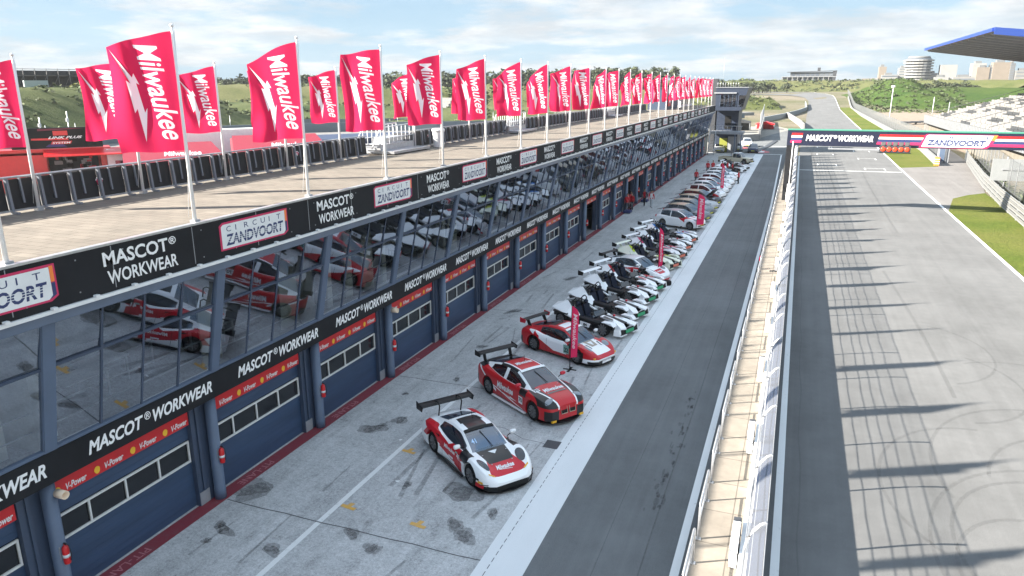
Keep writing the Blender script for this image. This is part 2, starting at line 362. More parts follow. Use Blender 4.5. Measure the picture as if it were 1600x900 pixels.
M_['cream'] = pmat('cream_print', (0.82, 0.66, 0.50), 0.6)
M_['orange'] = pmat('orange_print', (0.85, 0.22, 0.04), 0.6)
M_['conc_wall'] = concrete('barrier_concrete', 0.26, 0.03)
M_['white_wall'] = concrete('white_barrier_wall', 0.24, 0.0)
M_['bright_red'] = pmat('red_gloss_paint', (0.60, 0.018, 0.022), 0.3, var=0.06)
M_['yellow_gl'] = pmat('yellow_print', (0.85, 0.50, 0.03), 0.6)
M_['net'] = screen_mat('wire_netting', (0.13, 0.14, 0.145), 0.62)
M_['net_thin'] = screen_mat('thin_wire_netting', (0.40, 0.42, 0.46), 0.17); M_['net_dim'] = screen_mat('dim_wire_netting', (0.16, 0.17, 0.175), 0.30)

# ================================================================== GROUND
def zt(y): return float(np.interp(y, [-1e5, 400, 500, 600, 2000, 9000], [0, 0, 4.5, 6.7, 6.7, 6.7]))
def nz(x, y, s=1.0):
    return (math.sin(x*0.11*s+1.3)*math.cos(y*0.087*s+0.4)+0.6*math.sin(x*0.23*s-y*0.19*s+2.1)+0.4*math.cos(x*0.41*s+y*0.37*s))/2.0
def grid_obj(name, xs, ys, hf, m, smooth=True):
    mb = MB(); nx, ny = len(xs), len(ys)
    vs = [(x, y, hf(x, y)) for y in ys for x in xs]
    fs = [(j*nx+i, j*nx+i+1, (j+1)*nx+i+1, (j+1)*nx+i) for j in range(ny-1) for i in range(nx-1)]
    return mb.geo(vs, fs, 0, smooth).build(name, m)
def ax(*segs):
    r = []
    for a, b, n in segs: r += [a+(b-a)*i/n for i in range(n)]
    return r+[segs[-1][1]]
structure(grid_obj('ground', ax((-4000, -400, 8), (-400, 200, 60), (200, 4000, 10)), ax((-400, 0, 6), (0, 380, 12), (380, 760, 60), (760, 5000, 12)),
                   lambda x, y: zt(y)-0.06+(0.0 if y < 405 else 0.12*nz(x, y)-0.2), M_['sand']))
def sheet(name, pts, z, m):
    return structure(MB().poly([(x, y, z) for x, y in pts], 0).build(name, m))
def strip(name, left, right, dz, m):
    """a road along two edge polylines of (x, y); follows the ground"""
    mb = MB()
    for i in range(len(left)-1):
        a, b, c, d = left[i], right[i], right[i+1], left[i+1]
        mb.poly([(*a, zt(a[1])+dz), (*b, zt(b[1])+dz), (*c, zt(c[1])+dz), (*d, zt(d[1])+dz)])
    return structure(mb.build(name, m))
def dense(pts, step=12):
    out = []
    for (x0, y0), (x1, y1) in zip(pts[:-1], pts[1:]):
        n = max(1, int(math.hypot(x1-x0, y1-y0)/step))
        out += [(x0+(x1-x0)*k/n, y0+(y1-y0)*k/n) for k in range(n)]
    return out+[pts[-1]]
def resample(pts, n):
    P = np.array(pts, float); d = np.r_[0, np.cumsum(np.hypot(*np.diff(P, axis=0).T))]; t = np.linspace(0, d[-1], n)
    return [(float(np.interp(q, d, P[:, 0])), float(np.interp(q, d, P[:, 1]))) for q in t]
TR = [(14.3, -60), (14.4, 100), (15.0, 160), (16.3, 231), (17.3, 321), (18.4, 427), (18.9, 496), (19.0, 548), (15.3, 581), (7.1, 603), (-7, 668), (-29, 705), (-120, 760)]
TL = [(0.15, -60), (0.15, 100), (0.6, 160), (1.5, 227), (3.2, 401), (3.6, 469), (1.8, 499), (-1.3, 519), (-7.1, 548), (-22.5, 560), (-60, 575), (-120, 600), (-170, 620)]
# corresponding stations on both edges
tl = [(0.15, -60), (0.15, 0), (0.15, 60), (0.15, 100), (0.6, 160), (1.5, 227), (2.4, 321), (3.3, 405), (3.6, 440), (3.6, 469), (1.8, 499), (-1.3, 519), (-7.1, 540), (-22, 556), (-60, 575), (-120, 595)]
tr = [(14.3, -60), (14.3, 0), (14.4, 60), (14.5, 100), (15.0, 160), (16.3, 231), (17.3, 321), (18.2, 405), (18.6, 455), (18.9, 496), (19.0, 540), (15.3, 576), (8, 605), (-7, 640), (-40, 668), (-120, 690)]
strip('track', tl, tr, 0.0, M_['track'])
strip('track_edge_line', [(x-0.24, y) for x, y in tr], [(x, y) for x, y in tr], 0.008, M_['white'])
sheet('pit_wall_line', [(0.34, -40), (0.55, -40), (0.6, 140), (0.35, 140)], 0.006, M_['white'])
strip('banking_kerb', [(x-6, y+4) for x, y in tr[11:]], [(x-6, y+9) for x, y in tr[11:]], 0.6, M_['white_wall'])
sheet('pit_apron', [(-21, -40), (-6.75, -40), (-6.75, 142), (-21, 142)], 0.0, M_['apron'])
sheet('pit_lane', [(-6.75, -40), (0.15, -40), (0.15, 160), (1.2, 225), (-2, 225), (-9, 182), (-15, 176), (-15.5, 142), (-6.75, 142)], 0.002, M_['pit_asphalt'])
sheet('white_strip', [(-6.76, -40), (-5.5, -40), (-5.55, 141), (-6.95, 141), (-6.77, 40)], 0.006, M_['strip'])
mbd = MB()
y = 5.0
while y < 120:                                                       # dashed gap along the left edge of the white strip
    mbd.poly([(-6.475, y, 0.0085), (-6.455, y, 0.0085), (-6.455, y+0.19, 0.0085), (-6.475, y+0.19, 0.0085)]); y += 0.30
structure(mbd.build('strip_dashes', M_['grey_dark']))
sheet('parking_line', [(-11.98, -40), (-11.80, -40), (-11.55, 100), (-11.70, 100)], 0.004, M_['white_worn'])
sheet('pit_lane_line', [(-2.02, -40), (-1.78, -40), (-1.85, 80), (-2.4, 140), (-2.6, 140), (-2.05, 80)], 0.008, M_['white'])
sheet('pit_lane_crossline', [(-5.5, 140.7), (-2.3, 140.7), (-2.3, 141.2), (-5.5, 141.2)], 0.008, M_['white'])
sheet('pit_exit_crossline', [(-6.5, 160), (-1.5, 160), (-1.5, 160.6), (-6.5, 160.6)], 0.008, M_['white'])
sheet('kerb_paint', [(-15.62, -40), (-15.12, -40), (-15.12, 139), (-15.62, 139)], 0.006, M_['kerb_red'])
mbt = MB()
for k in range(-1, 26):
    fit_text(mbt, 'PIT-LANE', (-15.46, -0.1+5.1*k+2.35, 0.010), (0, -1, 0), (1, 0, 0), 1.55, 0.24, 0, bold=0.004)
structure(mbt.build('pit_lane_writing', pmat('faded_pink_paint', (0.42, 0.16, 0.18), 0.8, var=0.3, scale=20)))
# joints in the concrete, oil stains, yellow marks
mbj = MB()
for yj in (-5, 5, 15.15, 25.6, 36, 46.5, 57, 77, 98):
    x = -15.1
    while x < -6.7:
        x2 = min(x+0.7, -6.7); a = 0.02*math.sin(x*3+yj); b_ = 0.02*math.sin(x2*3+yj)
        mbj.poly([(x, yj+a-0.018, 0.004), (x2, yj+b_-0.018, 0.004), (x2, yj+b_+0.018, 0.004), (x, yj+a+0.018, 0.004)]); x = x2
pts = [(-10.9, 23.2), (-9.8, 22.6), (-9.0, 22.55), (-8.1, 22.0), (-7.4, 21.95), (-6.8, 21.7)]
for (x0, y0), (x1, y1) in zip(pts[:-1], pts[1:]): mbj.poly([(x0, y0-.012, .004), (x1, y1-.012, .004), (x1, y1+.012, .004), (x0, y0+.012, .004)])
structure(mbj.build('concrete_joints', pmat('joint_tar', (0.10, 0.10, 0.105), 0.9)))
def blob(mb, cx, cy, rx, ry, z, seed, n=22, rot=0, m=0):
    rnd = random.Random(seed); ph = [rnd.random()*6.3 for _ in range(3)]
    pts = []
    for k in range(n):
        a = 2*math.pi*k/n; r = 1+0.22*math.sin(2*a+ph[0])+0.14*math.sin(3*a+ph[1])+0.10*math.sin(5*a+ph[2])+rnd.uniform(-.07, .07)
        u, v = rx*r*math.cos(a), ry*r*math.sin(a); pts.append((cx+u*math.cos(rot)-v*math.sin(rot), cy+u*math.sin(rot)+v*math.cos(rot), z))
    mb.poly(pts, m)
def stain_mat(name, col, keep):
    m, nt, p, out = new_mat(name); b = NB(nt); N = nt.nodes.new; L = nt.links.new
    p.inputs['Base Color'].default_value = (*col, 1); p.inputs['Roughness'].default_value = 0.85
    t = N('ShaderNodeBsdfTransparent'); mx = N('ShaderNodeMixShader'); f = b.ramp(b.noise(7, 6, 0.75), 0.35, 0.6, keep*0.35, keep)
    L(f, mx.inputs[0]); L(t.outputs[0], mx.inputs[1]); L(p.outputs[0], mx.inputs[2]); L(mx.outputs[0], out.inputs[0]); return m
mbs = MB()
for i, (x, y, rx, ry) in enumerate(((-12.89, 21.8, .20, .30), (-13.5, 20.8, .38, .30), (-13.3, 21.2, .14, .1), (-14.1, 13.9, .17, .32), (-14.15, 13.3, .09, .13), (-14.7, 15.9, .45, .5),
        (-14.3, 14.0, .1, .12), (-10.4, 17.8, .12, .16), (-8.1, 16.4, .2, .25), (-9.7, 14.6, .2, .2), (-10.6, 15.0, .12, .3), (-12.2, 13.6, .15, .3), (-7.3, 17.3, .24, .12), (-13.2, 30.2, .15, .3), (-13.8, 36, .2, .5), (-12.9, 44, .2, .6),
        (-9.0, 27.4, .2, .3), (-12.6, 26.1, .12, .2), (-13.9, 24.0, .1, .14), (-7.6, 16.0, .25, .3), (-8.6, 18.0, .4, .5))):
    blob(mbs, x, y, rx*1.25, ry*1.25, 0.0040+0.0001*i, i+3, rot=0.4*i); blob(mbs, x, y, rx*.85, ry*.85, 0.0065+0.0001*i, i+53, rot=0.4*i)
structure(mbs.build('oil_stains', stain_mat('oil_stain', (0.13, 0.125, 0.125), 0.42)))
mbr = MB()
for i in range(46):                                                  # tyre scuffs lying along the pit lane direction
    rnd = random.Random(100+i); x, y = rnd.uniform(-14.5, -7), rnd.uniform(9, 60); l = rnd.uniform(.3, 1.6); w = rnd.uniform(.03, .10); a = rnd.gauss(0, .12)
    d = Vector((math.sin(a), math.cos(a), 0)); n = Vector((d.y, -d.x, 0))*w; c = Vector((x, y, 0.0035+0.00003*i))
    mbr.poly([c-d*l-n, c-d*l+n, c+d*l+n*.6, c+d*l-n*.6])
for i in range(60):                                                  # rubber clumps in the wheel track of the pit lane
    rnd = random.Random(300+i); t = rnd.random(); y = 19+t*9.5+rnd.gauss(0, .5); x = -2.95+rnd.gauss(0, .12)
    blob(mbr, x, y, rnd.uniform(.02, .07), rnd.uniform(.05, .25), 0.0065+0.00003*i, 400+i, 9)
for (xs_, w_) in ((-2.78, .02), (-3.9, .012)):
    for k in range(40): mbr.poly([(xs_-w_+.02*math.sin(k), 8+k*2.5, .0062), (xs_+w_+.02*math.sin(k), 8+k*2.5, .0062), (xs_+w_+.02*math.sin(k+1), 10.5+k*2.5, .0062), (xs_-w_+.02*math.sin(k+1), 10.5+k*2.5, .0062)])
structure(mbr.build('tyre_scuffs', stain_mat('rubber_scuff', (0.06, 0.06, 0.063), 0.30)))
mby = MB()
for i, (x, y) in enumerate(((-11.40, 19.75), (-11.42, 16.1), (-9.05, 16.0))):
    mby.poly([(x-.26, y-.05, .0065), (x+.24, y-.12, .0065), (x+.26, y+.02, .0065), (x+.05, y+.04, .0065), (x+.10, y+.22, .0065), (x-.06, y+.24, .0065), (x-.10, y+.08, .0065), (x-.26, y+.09, .0065)])
structure(mby.build('yellow_marks', M_['yellow']))
mbw = MB()
for i, (x, y) in enumerate(((-12.1, 20.4), (-10.8, 17.9), (-5.6, 26.4))): blob(mbw, x, y, .06, .05, .0095, i)
structure(mbw.build('paint_spots', M_['white']))
for i, (x, y) in enumerate(((-6.95, 21.95),)):
    structure(MB().box((x-.3, y-.28, 0.001), (x+.22, y+.28, .010), 0).build('drain_cover', M_['grey_dark']))
# grid markings, tyre marks on the track
mbg = MB()
mbg.poly([(0.6, 115.9, .010), (14.2, 117.0, .010), (14.2, 117.45, .010), (0.6, 116.35, .010)])
for (x, y) in ((3.2, 126), (9.6, 121.5), (3.4, 145), (9.7, 138), (3.7, 162), (9.9, 154), (3.9, 179), (10.1, 171), (4.1, 196), (10.3, 188)):
    mbg.poly([(x, y, .010), (x+2.8, y, .010), (x+2.8, y+.16, .010), (x, y+.16, .010)])
    for xx in (x, x+2.65): mbg.poly([(xx, y-2.2, .010), (xx+.15, y-2.2, .010), (xx+.15, y, .010), (xx, y, .010)])
structure(mbg.build('grid_markings', M_['white']))
mbk = MB()
def arc_mark(cx, cy, r, a0, a1, w, z):
    n = 26
    for k in range(n):
        a, b_ = R(a0+(a1-a0)*k/n), R(a0+(a1-a0)*(k+1)/n)
        mbk.poly([(cx+(r-w)*math.cos(a), cy+(r-w)*1.35*math.sin(a), z), (cx+(r+w)*math.cos(a), cy+(r+w)*1.35*math.sin(a), z), (cx+(r+w)*math.cos(b_), cy+(r+w)*1.35*math.sin(b_), z), (cx+(r-w)*math.cos(b_), cy+(r-w)*1.35*math.sin(b_), z)])
for i, (cx, cy, r, a0, a1) in enumerate(((8.2, 20.5, 3.2, 40, 250), (8.6, 20.0, 4.2, 60, 200), (9.5, 25.0, 4.4, 20, 200), (7.2, 19.2, 2.3, -60, 190), (10.0, 24.0, 3.4, -40, 170), (9.8, 31.0, 4.0, -70, 120), (6.5, 33.0, 3.0, -80, 60), (7.0, 23.5, 3.6, 90, 230), (11.5, 17.0, 4.2, 60, 180), (6.0, 37.0, 3.2, -70, 70))):
    arc_mark(cx, cy, r, a0, a1, .055, .004+.0001*i)
for i in range(16):
    rnd = random.Random(900+i); x0 = rnd.uniform(1.5, 9); y0 = rnd.uniform(20, 230); l = rnd.uniform(15, 60); dx = rnd.uniform(-1.5, 1.5); w = rnd.uniform(.05, .13)
    for k in range(8):
        t0, t1 = k/8, (k+1)/8; f = lambda t: x0+dx*t*t
        mbk.poly([(f(t0)-w, y0+l*t0, .0055+.0001*i), (f(t0)+w, y0+l*t0, .0055+.0001*i), (f(t1)+w, y0+l*t1, .0055+.0001*i), (f(t1)-w, y0+l*t1, .0055+.0001*i)])
x = 1.75
for k in range(60):
    y0 = 8+k*2.2; a = .05*math.sin(y0*.9); b_ = .05*math.sin((y0+2.2)*.9)
    mbk.poly([(1.02+a-.02, y0, .0075), (1.02+a+.025, y0, .0075), (1.02+b_+.025, y0+2.2, .0075), (1.02+b_-.02, y0+2.2, .0075)])
structure(mbk.build('tyre_marks', stain_mat('tyre_mark', (0.06, 0.06, 0.063), 0.15)))
# verges
sheet('grass_verge', [(14.45, -60), (19.4, -60), (19.2, 74), (20.2, 87), (20.6, 97.5), (18.4, 95), (16.4, 91.5), (15.1, 85), (14.5, 82)], -0.012, M_['grass'])
sheet('access_road', [(14.4, 70), (14.5, 82), (15.1, 85), (16.4, 91.5), (20.6, 97.5), (22, 106), (24.5, 124), (26.0, 140), (27.5, 165), (22.5, 165), (21.8, 140), (20.3, 127.5), (14.6, 124)], -0.016, M_['old_asphalt'])
strip('grass_strip', [(14.6, 124), (15.0, 160), (16.2, 231), (17.3, 321), (18.3, 420)], [(20.2, 127.5), (22.2, 160), (22.5, 235), (23.0, 330), (23.6, 420)], -0.02, M_['grass'])
sheet('car_park', [(27, 165), (30, 150), (140, 160), (150, 420), (26, 420), (24, 300)], -0.03, M_['carpark'])
sheet('paddock', [(-21.2, -60), (-21.2, 142), (-60, 190), (-190, 205), (-160, 100), (-110, 20), (-100, -60)], -0.02, M_['paddock'])
sheet('pit_exit_yard', [(-15.5, 142), (-15, 176), (-9, 182), (-2, 225), (-6, 240), (-40, 230), (-60, 190), (-21.2, 142)], -0.025, pmat('pale_yard', (0.24, 0.225, 0.20), 0.95, var=0.15, scale=0.3))
strip('infield_road', [(-21, 142), (-60, 190), (-120, 215), (-190, 205)], [(-21, 150), (-58, 204), (-120, 232), (-200, 225)], -0.005, M_['paddock'])

# ------------------------------------------------------------------ hills
def ridge_obj(name, line, half, h, m, res=3.0, rough=0.5, plateau=0.15):
    """a bank of earth along a centre line of (x, y); half = foot distance, h = heights along it"""
    P = resample(line, max(8, int(sum(math.dist(a, b) for a, b in zip(line[:-1], line[1:]))/res))); n = len(P); hs = np.interp(np.linspace(0, 1, n), np.linspace(0, 1, len(h)), h)
    mb = MB(); K = 22; vs = []
    for i, (x, y) in enumerate(P):
        a, b_ = P[max(0, i-1)], P[min(n-1, i+1)]; d = Vector((b_[0]-a[0], b_[1]-a[1], 0)).normalized(); nn = Vector((d.y, -d.x, 0))
        for k in range(K+1):
            t = -1+2*k/K; px, py = x+nn.x*half*t, y+nn.y*half*t
            f = max(0.0, min(1.0, (1-abs(t))/(1-plateau))); f = f*f*(3-2*f)
            vs.append((px, py, zt(py)-0.5+f*(hs[i]+0.5)+rough*f*nz(px, py, 1.6)+rough*.5*f*nz(px, py, 5)))
    fs = [(i*(K+1)+k, i*(K+1)+k+1, (i+1)*(K+1)+k+1, (i+1)*(K+1)+k) for i in range(n-1) for k in range(K)]
    return structure(mb.geo(vs, fs, 0, True).build(name, m))
def leaf_cloud(mb, c, r, n, s, rnd, mats=1, up=0.35, flat=False):
    for _ in range(n):
        while True:
            v = Vector((rnd.uniform(-1, 1), rnd.uniform(-1, 1), rnd.uniform(-1, 1)))
            if 0.25 < v.length < 1: break
        p = Vector(c)+Vector((v.x*r[0], v.y*r[1], v.z*r[2])); q = s*rnd.uniform(.6, 1.4)
        a = Vector((rnd.gauss(0, 1), rnd.gauss(0, 1), rnd.gauss(0, up))).normalized()*q; b_ = Vector((rnd.gauss(0, 1), rnd.gauss(0, 1), rnd.gauss(0, 1))).normalized()*q
        mb.poly([p-a, p-b_*.7, p+a, p+b_*.7], rnd.randrange(mats))
LEAF = [pmat('leaf_dark', (0.034, 0.045, 0.014), 0.8), pmat('leaf_mid', (0.05, 0.075, 0.022), 0.8), pmat('leaf_light', (0.085, 0.105, 0.035), 0.8)]
PINE = [pmat('pine_dark', (0.030, 0.042, 0.022), 0.85), pmat('pine_mid', (0.048, 0.062, 0.030), 0.85), pmat('pine_light', (0.07, 0.085, 0.042), 0.85)]
ridge_obj('grass_hill', [(-205, 40), (-186, 100), (-178, 128), (-176, 152), (-184, 182), (-214, 214)], 36, [13.5, 13, 12.2, 11.6, 9, 6], M_['hill_grass'], 3, .5, .12)
ridge_obj('grass_bank', [(-230, 205), (-190, 228), (-150, 248), (-118, 250), (-80, 262)], 34, [6.5, 6.5, 5.2, 4.0, 2.5], M_['hill_grass'], 3, .4, .2)
ridge_obj('dune_field', [(-330, 280), (-262, 330), (-214, 372), (-150, 420), (-60, 470)], 75, [13, 13.0, 10.5, 8, 5], M_['dune_grass'], 6, .9, .3)
ridge_obj('far_dune', [(-420, 690), (-180, 742), (-82, 748), (0, 748), (40, 742), (100, 690), (160, 630)], 52, [9, 9.6, 9.6, 9.6, 9.0, 8.4, 8.4], M_['dune_grass'], 6, .8, .12)
ridge_obj('low_dune', [(-64, 420), (-34, 424), (-14, 428)], 30, [7, 6.2, 3], M_['dune_grass'], 3, .9, .05)
ridge_obj('dune_mound', [(46, 560), (50, 500), (52, 460), (60, 438), (70, 428), (82, 424)], 25, [4, 7.5, 10.2, 11.6, 6.5, .5], M_['mound_grass'], 2.5, .8, .05)
ridge_obj('dune_slope', [(60, 520), (110, 500), (170, 470)], 44, [5.0, 5.5, 6.5], M_['mound_grass'], 5, .7, .2)
# tufts of rough grass and low scrub: nobody could count them
def scrub(name, n, region, s, mats, seed, hf):
    rnd = random.Random(seed); mb = MB()
    for _ in range(n):
        x, y = region(rnd); z = hf(x, y); q = s*rnd.uniform(.5, 1.6)
        leaf_cloud(mb, (x, y, z+q*.25), (q, q, q*.45), 14, q*.38, rnd, len(mats))
    return tag(mb.build(name, mats), kind='stuff')
def surf(names):
    from mathutils.bvhtree import BVHTree
    ts = [BVHTree.FromPolygons([v.co[:] for v in bpy.data.objects[n].data.vertices], [p.vertices[:] for p in bpy.data.objects[n].data.polygons]) for n in names]
    def f(x, y):
        z = zt(y)
        for t in ts:
            h = t.ray_cast(Vector((x, y, 200)), Vector((0, 0, -1)))
            if h[0] is not None: z = max(z, h[0].z)
        return z
    return f
hs = surf(['grass_hill', 'grass_bank', 'dune_field', 'far_dune', 'dune_mound', 'dune_slope', 'low_dune'])
scrub('hill_scrub', 420, lambda r: (r.uniform(-205, -145), r.uniform(60, 200)), 1.0, LEAF, 5, hs)
scrub('bank_scrub', 240, lambda r: (r.uniform(-215, -100), r.uniform(200, 275)), 1.2, LEAF, 6, hs)
scrub('mound_scrub', 520, lambda r: (r.uniform(28, 84), r.uniform(405, 520)), 1.2, LEAF[:2]+[LEAF[1]], 7, hs)
scrub('dune_scrub', 420, lambda r: (r.uniform(-110, 120), r.uniform(694, 752) if r.random() < .8 else r.uniform(640, 700) if False else r.uniform(700, 750)), 1.9, LEAF, 8, hs)
scrub('low_dune_scrub', 200, lambda r: (r.uniform(-64, -12), r.uniform(398, 446)), 1.4, LEAF, 9, hs)
scrub('field_scrub', 240, lambda r: (r.uniform(-290, -120), r.uniform(280, 420)), 2.0, LEAF, 10, hs)
scrub('car_park_scrub', 130, lambda r: (r.uniform(24, 76), r.uniform(372, 402)), 1.0, LEAF, 11, lambda x, y: 0)
scrub('roadside_scrub', 70, lambda r: (lambda t: (20.6+t*6.0+r.uniform(0.5, 1.6), 80+t*62))(r.random()), 0.5, LEAF, 12, lambda x, y: 0)
# ================================================================== PIT BUILDING
Y0B, Y1B, PIT = -5.2, 137.6, 5.1
def bayY(k): return -0.1+PIT*k
pb = empty('pit_building', (-15.5, 60, 0), 0, 'long blue grey pit garage building with sloping windows and black banners along the pit lane', 'building')
PBINV = Matrix.Translation((15.5, -60, 0))
def part(mb, name, mats, parent=None, **k):
    """part in world coordinates, parented to the pit building"""
    o = mb.build(name, mats, None, **k)
    root = parent if parent is not None else pb
    o.parent = root; o.matrix_parent_inverse = Matrix.Translation(-(Vector((-15.5, 60, 0))))
    return o
def sub(mb, name, mats, parent, **k):
    o = mb.build(name, mats, None, **k); o.parent = parent; return o
XP = -14.2                                                           # plane of the roof banner
w = MB(); w.box((-21.2, Y0B, 0), (-20.9, Y1B, 8.2)).box((-20.9, Y0B-.3, 0), (-15.2, Y0B, 8.2)).box((-20.9, Y1B, 0), (-15.2, Y1B+.3, 8.2))
part(w, 'rear_wall', M_['wall_in'])
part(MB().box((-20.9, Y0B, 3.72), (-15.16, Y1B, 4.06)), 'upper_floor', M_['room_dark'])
part(MB().box((-20.9, Y0B, 0.003), (-15.7, Y1B, 0.012)), 'garage_floor', M_['grey'])
rf = MB().box((-21.25, Y0B-.3, 7.85), (-14.32, Y1B+.3, 8.6), 0)
part(rf, 'roof', [M_['paver']])
pr = MB().box((XP-.10, Y0B, 7.55), (XP, Y1B, 8.60), 0)
po = part(pr, 'roof_banner', [M_['sign_black']])
part(MB().box((XP-.14, Y0B, 8.602), (XP+.02, Y1B, 8.655), 0), 'parapet_cap', M_['steel'])
mb = MB()
for k in range(60): mb.box((XP+.001, Y0B+k*2.42, 7.62), (XP+.006, Y0B+k*2.42+.02, 8.58))
for k in range(118): mb.box((XP+.002, Y0B+k*1.21+.3, 8.43), (XP+.010, Y0B+k*1.21+.33, 8.46)).box((XP+.002, Y0B+k*1.21+.3, 7.72), (XP+.010, Y0B+k*1.21+.33, 7.75))
tag(sub(mb, 'banner_fixings', M_['grey'], po), kind='stuff')
# gutter ledge with clips under the banner
mb = MB().box((-14.34, Y0B, 7.47), (-14.13, Y1B, 7.545))
for k in range(140): mb.box((-14.18, Y0B+k*1.02, 7.546), (-14.08, Y0B+k*1.02+.10, 7.60))
part(mb, 'gutter_ledge', M_['sky_white'])
part(MB().box((-14.60, Y0B, 7.26), (-14.22, Y1B, 7.468)), 'window_head', M_['blue_light'])
# --- banner lettering
def mascot(mb, x, y0, y1, zt_, zb_):
    h = zt_-zb_
    fit_text(mb, 'MASCOT', (x, y0, zb_+h*0.56), (0, 1, 0), (0, 0, 1), (y1-y0)*0.88, h*0.44, 0, bold=0.025)
    fit_text(mb, '®', (x, y0+(y1-y0)*0.895, zb_+h*0.74), (0, 1, 0), (0, 0, 1), (y1-y0)*0.11, h*0.26, 0, bold=0.012)
    fit_text(mb, 'WORKWEAR', (x, y0+(y1-y0)*.03, zb_), (0, 1, 0), (0, 0, 1), (y1-y0)*0.97, h*0.42, 0, bold=0.02)
def stripes(mb, x0, o, ux, uz, wdt, h, slant, mats):
    pass
def zand(mb, o, ux, uz, w_, h, nrm):
    """circuit logo board; material slots: 0 crimson 1 white 2 navy 3 orange 4 letter"""
    o, ux, uz, nrm = Vector(o), Vector(ux), Vector(uz), Vector(nrm)
    P = lambda a, b_, d: o+ux*(a*w_)+uz*(b_*h)+nrm*d
    mb.poly([P(.0, .03, .004), (P(.94, .0, .004)), P(1.0, .12, .004), P(1.0, 1.0, .004), P(.045, 1.0, .004), P(.0, .90, .004)], 0)
    mb.poly([P(.955, .52, .008), P(.985, .52, .008), P(.985, .95, .008), P(.955, .95, .008)], 3)
    mb.poly([P(.93, .06, .008), P(.985, .16, .008), P(.985, .50, .008), P(.955, .50, .008), P(.955, .20, .008)], 2)
    mb.poly([P(.022, .09, .012), P(.92, .06, .012), P(.952, .16, .012), P(.952, .93, .012), P(.05, .93, .012), P(.022, .86, .012)], 1)
    g = 'CIRCUIT'
    for i, ch in enumerate(g): fit_text(mb, ch, P(.09+i*.122, .66, .016), ux, uz, (.012 if ch == 'I' else .062)*w_, .19*h, 2, bold=0.0)
    fit_text(mb, 'ZANDVOORT', P(.07, .17, .016), ux, uz, .85*w_, .40*h, 2, shear=0.15, bold=0.03)
    for q in (.30, .37, .44): mb.poly([P(.04, q, .020), P(.94, q, .020), P(.94, q+.018, .020), P(.04, q+.018, .020)], 1)
yy = [11.5, 19.45, 27.05, 34.7, 42.3, 50.1, 57.7, 65.3, 72.9, 80.5, 88.1, 95.7, 103.3, 110.9, 118.5, 126.1]
for y in [3.9]+yy: mb = MB(); mascot(mb, XP+.012, y, y+2.1, 8.47, 7.72); sub(mb, 'banner_lettering', M_['letter'], po)
for y in [7.5, 15.1, 22.9, 30.55, 38.1, 45.8, 53.5, 61.1, 68.7, 76.3, 83.9, 91.5, 99.1, 106.7, 114.3, 121.9]: mz = MB(); zand(mz, (XP+.006, y, 7.72), (0, 1, 0), (0, 0, 1), 2.85, .78, (1, 0, 0)); sub(mz, 'logo_board', [M_['crimson'], M_['sky_white'], M_['navy'], M_['orange']], po)
# --- lower sign over the doors
XS = -15.05
lo = part(MB().box((XS-.12, Y0B, 3.36), (XS, Y1B, 4.10)), 'door_banner', M_['sign_black'])
for k in range(-1, 27):
    mb = MB(); y = bayY(k)+0.92
    fit_text(mb, 'MASCOT', (XS+.006, y, 3.57), (0, 1, 0), (0, 0, 1), 1.62, .35, 0, shear=.28, bold=.03)
    fit_text(mb, '®', (XS+.006, y+1.66, 3.72), (0, 1, 0), (0, 0, 1), .2, .22, 0, bold=.01)
    fit_text(mb, 'WORKWEAR', (XS+.006, y+1.93, 3.57), (0, 1, 0), (0, 0, 1), 2.1, .35, 0, shear=.28, bold=.03); sub(mb, 'door_banner_lettering', M_['letter'], lo)
# --- sloping windows
BOT, TOP = Vector((-15.10, 0, 4.12)), Vector((-14.42, 0, 7.27)); UP = (TOP-BOT); LEN = UP.length; UPN = UP.normalized(); OUTN = Vector((UPN.z, 0, -UPN.x))
def slab(mb, y0, y1, a0, a1, d0, d1, m=0):
    o = BOT+UPN*a0+OUTN*d0; o.y = y0
    mb.obox(o, (0, y1-y0, 0), UPN*(a1-a0), OUTN*(d1-d0), m)
SPL = LEN*0.655
for k in range(-1, 27):
    y0, y1 = bayY(k), bayY(k+1); fr = MB()
    slab(fr, y0-.10, y0+.20, 0, LEN, -.10, .05); slab(fr, y0+.001-.12, y0-.10, 0, LEN, -.06, .03)
    n = 4; e = [y0+.20+(y1-y0-.30)*i/n for i in range(n+1)]
    for q in e[1:-1]: slab(fr, q-.027, q+.027, .075, LEN-.075, -.05, .010, 1)
    for i in range(n):
        slab(fr, e[i]+(.035 if i else 0), e[i+1]-(.035 if i < n-1 else 0), SPL-.032, SPL+.032, -.05, .009, 1)
    slab(fr, e[0], e[-1], 0, .075, -.06, .04); slab(fr, e[0], e[-1], LEN-.075, LEN, -.06, .04)
    win = part(fr, 'window', [M_['blue_light'], M_['blue']])
    pl = MB(); pu = MB(); rnd = random.Random(50+k)
    for i in range(n):
        a, b_ = e[i]+.026, e[i+1]-.026
        def P(y, s, d): q = BOT+UPN*s+OUTN*d; return (q.x, y, q.z)
        t = rnd.gauss(0, .004); u = rnd.gauss(0, .004)
        pl.poly([P(a, .075, -.01+t), P(b_, .075, -.01-t), P(b_, SPL-.04, -.01-t+u), P(a, SPL-.04, -.01+t+u)])
        t = rnd.gauss(0, .006)
        pu.poly([P(a, SPL+.04, -.045+t), P(b_, SPL+.04, -.045-t), P(b_, LEN-.075, .015-t), P(a, LEN-.075, .015+t)])
    sub(pl, 'lower_pane', M_['glass'], win); sub(pu, 'upper_pane', M_['glass_up'], win)
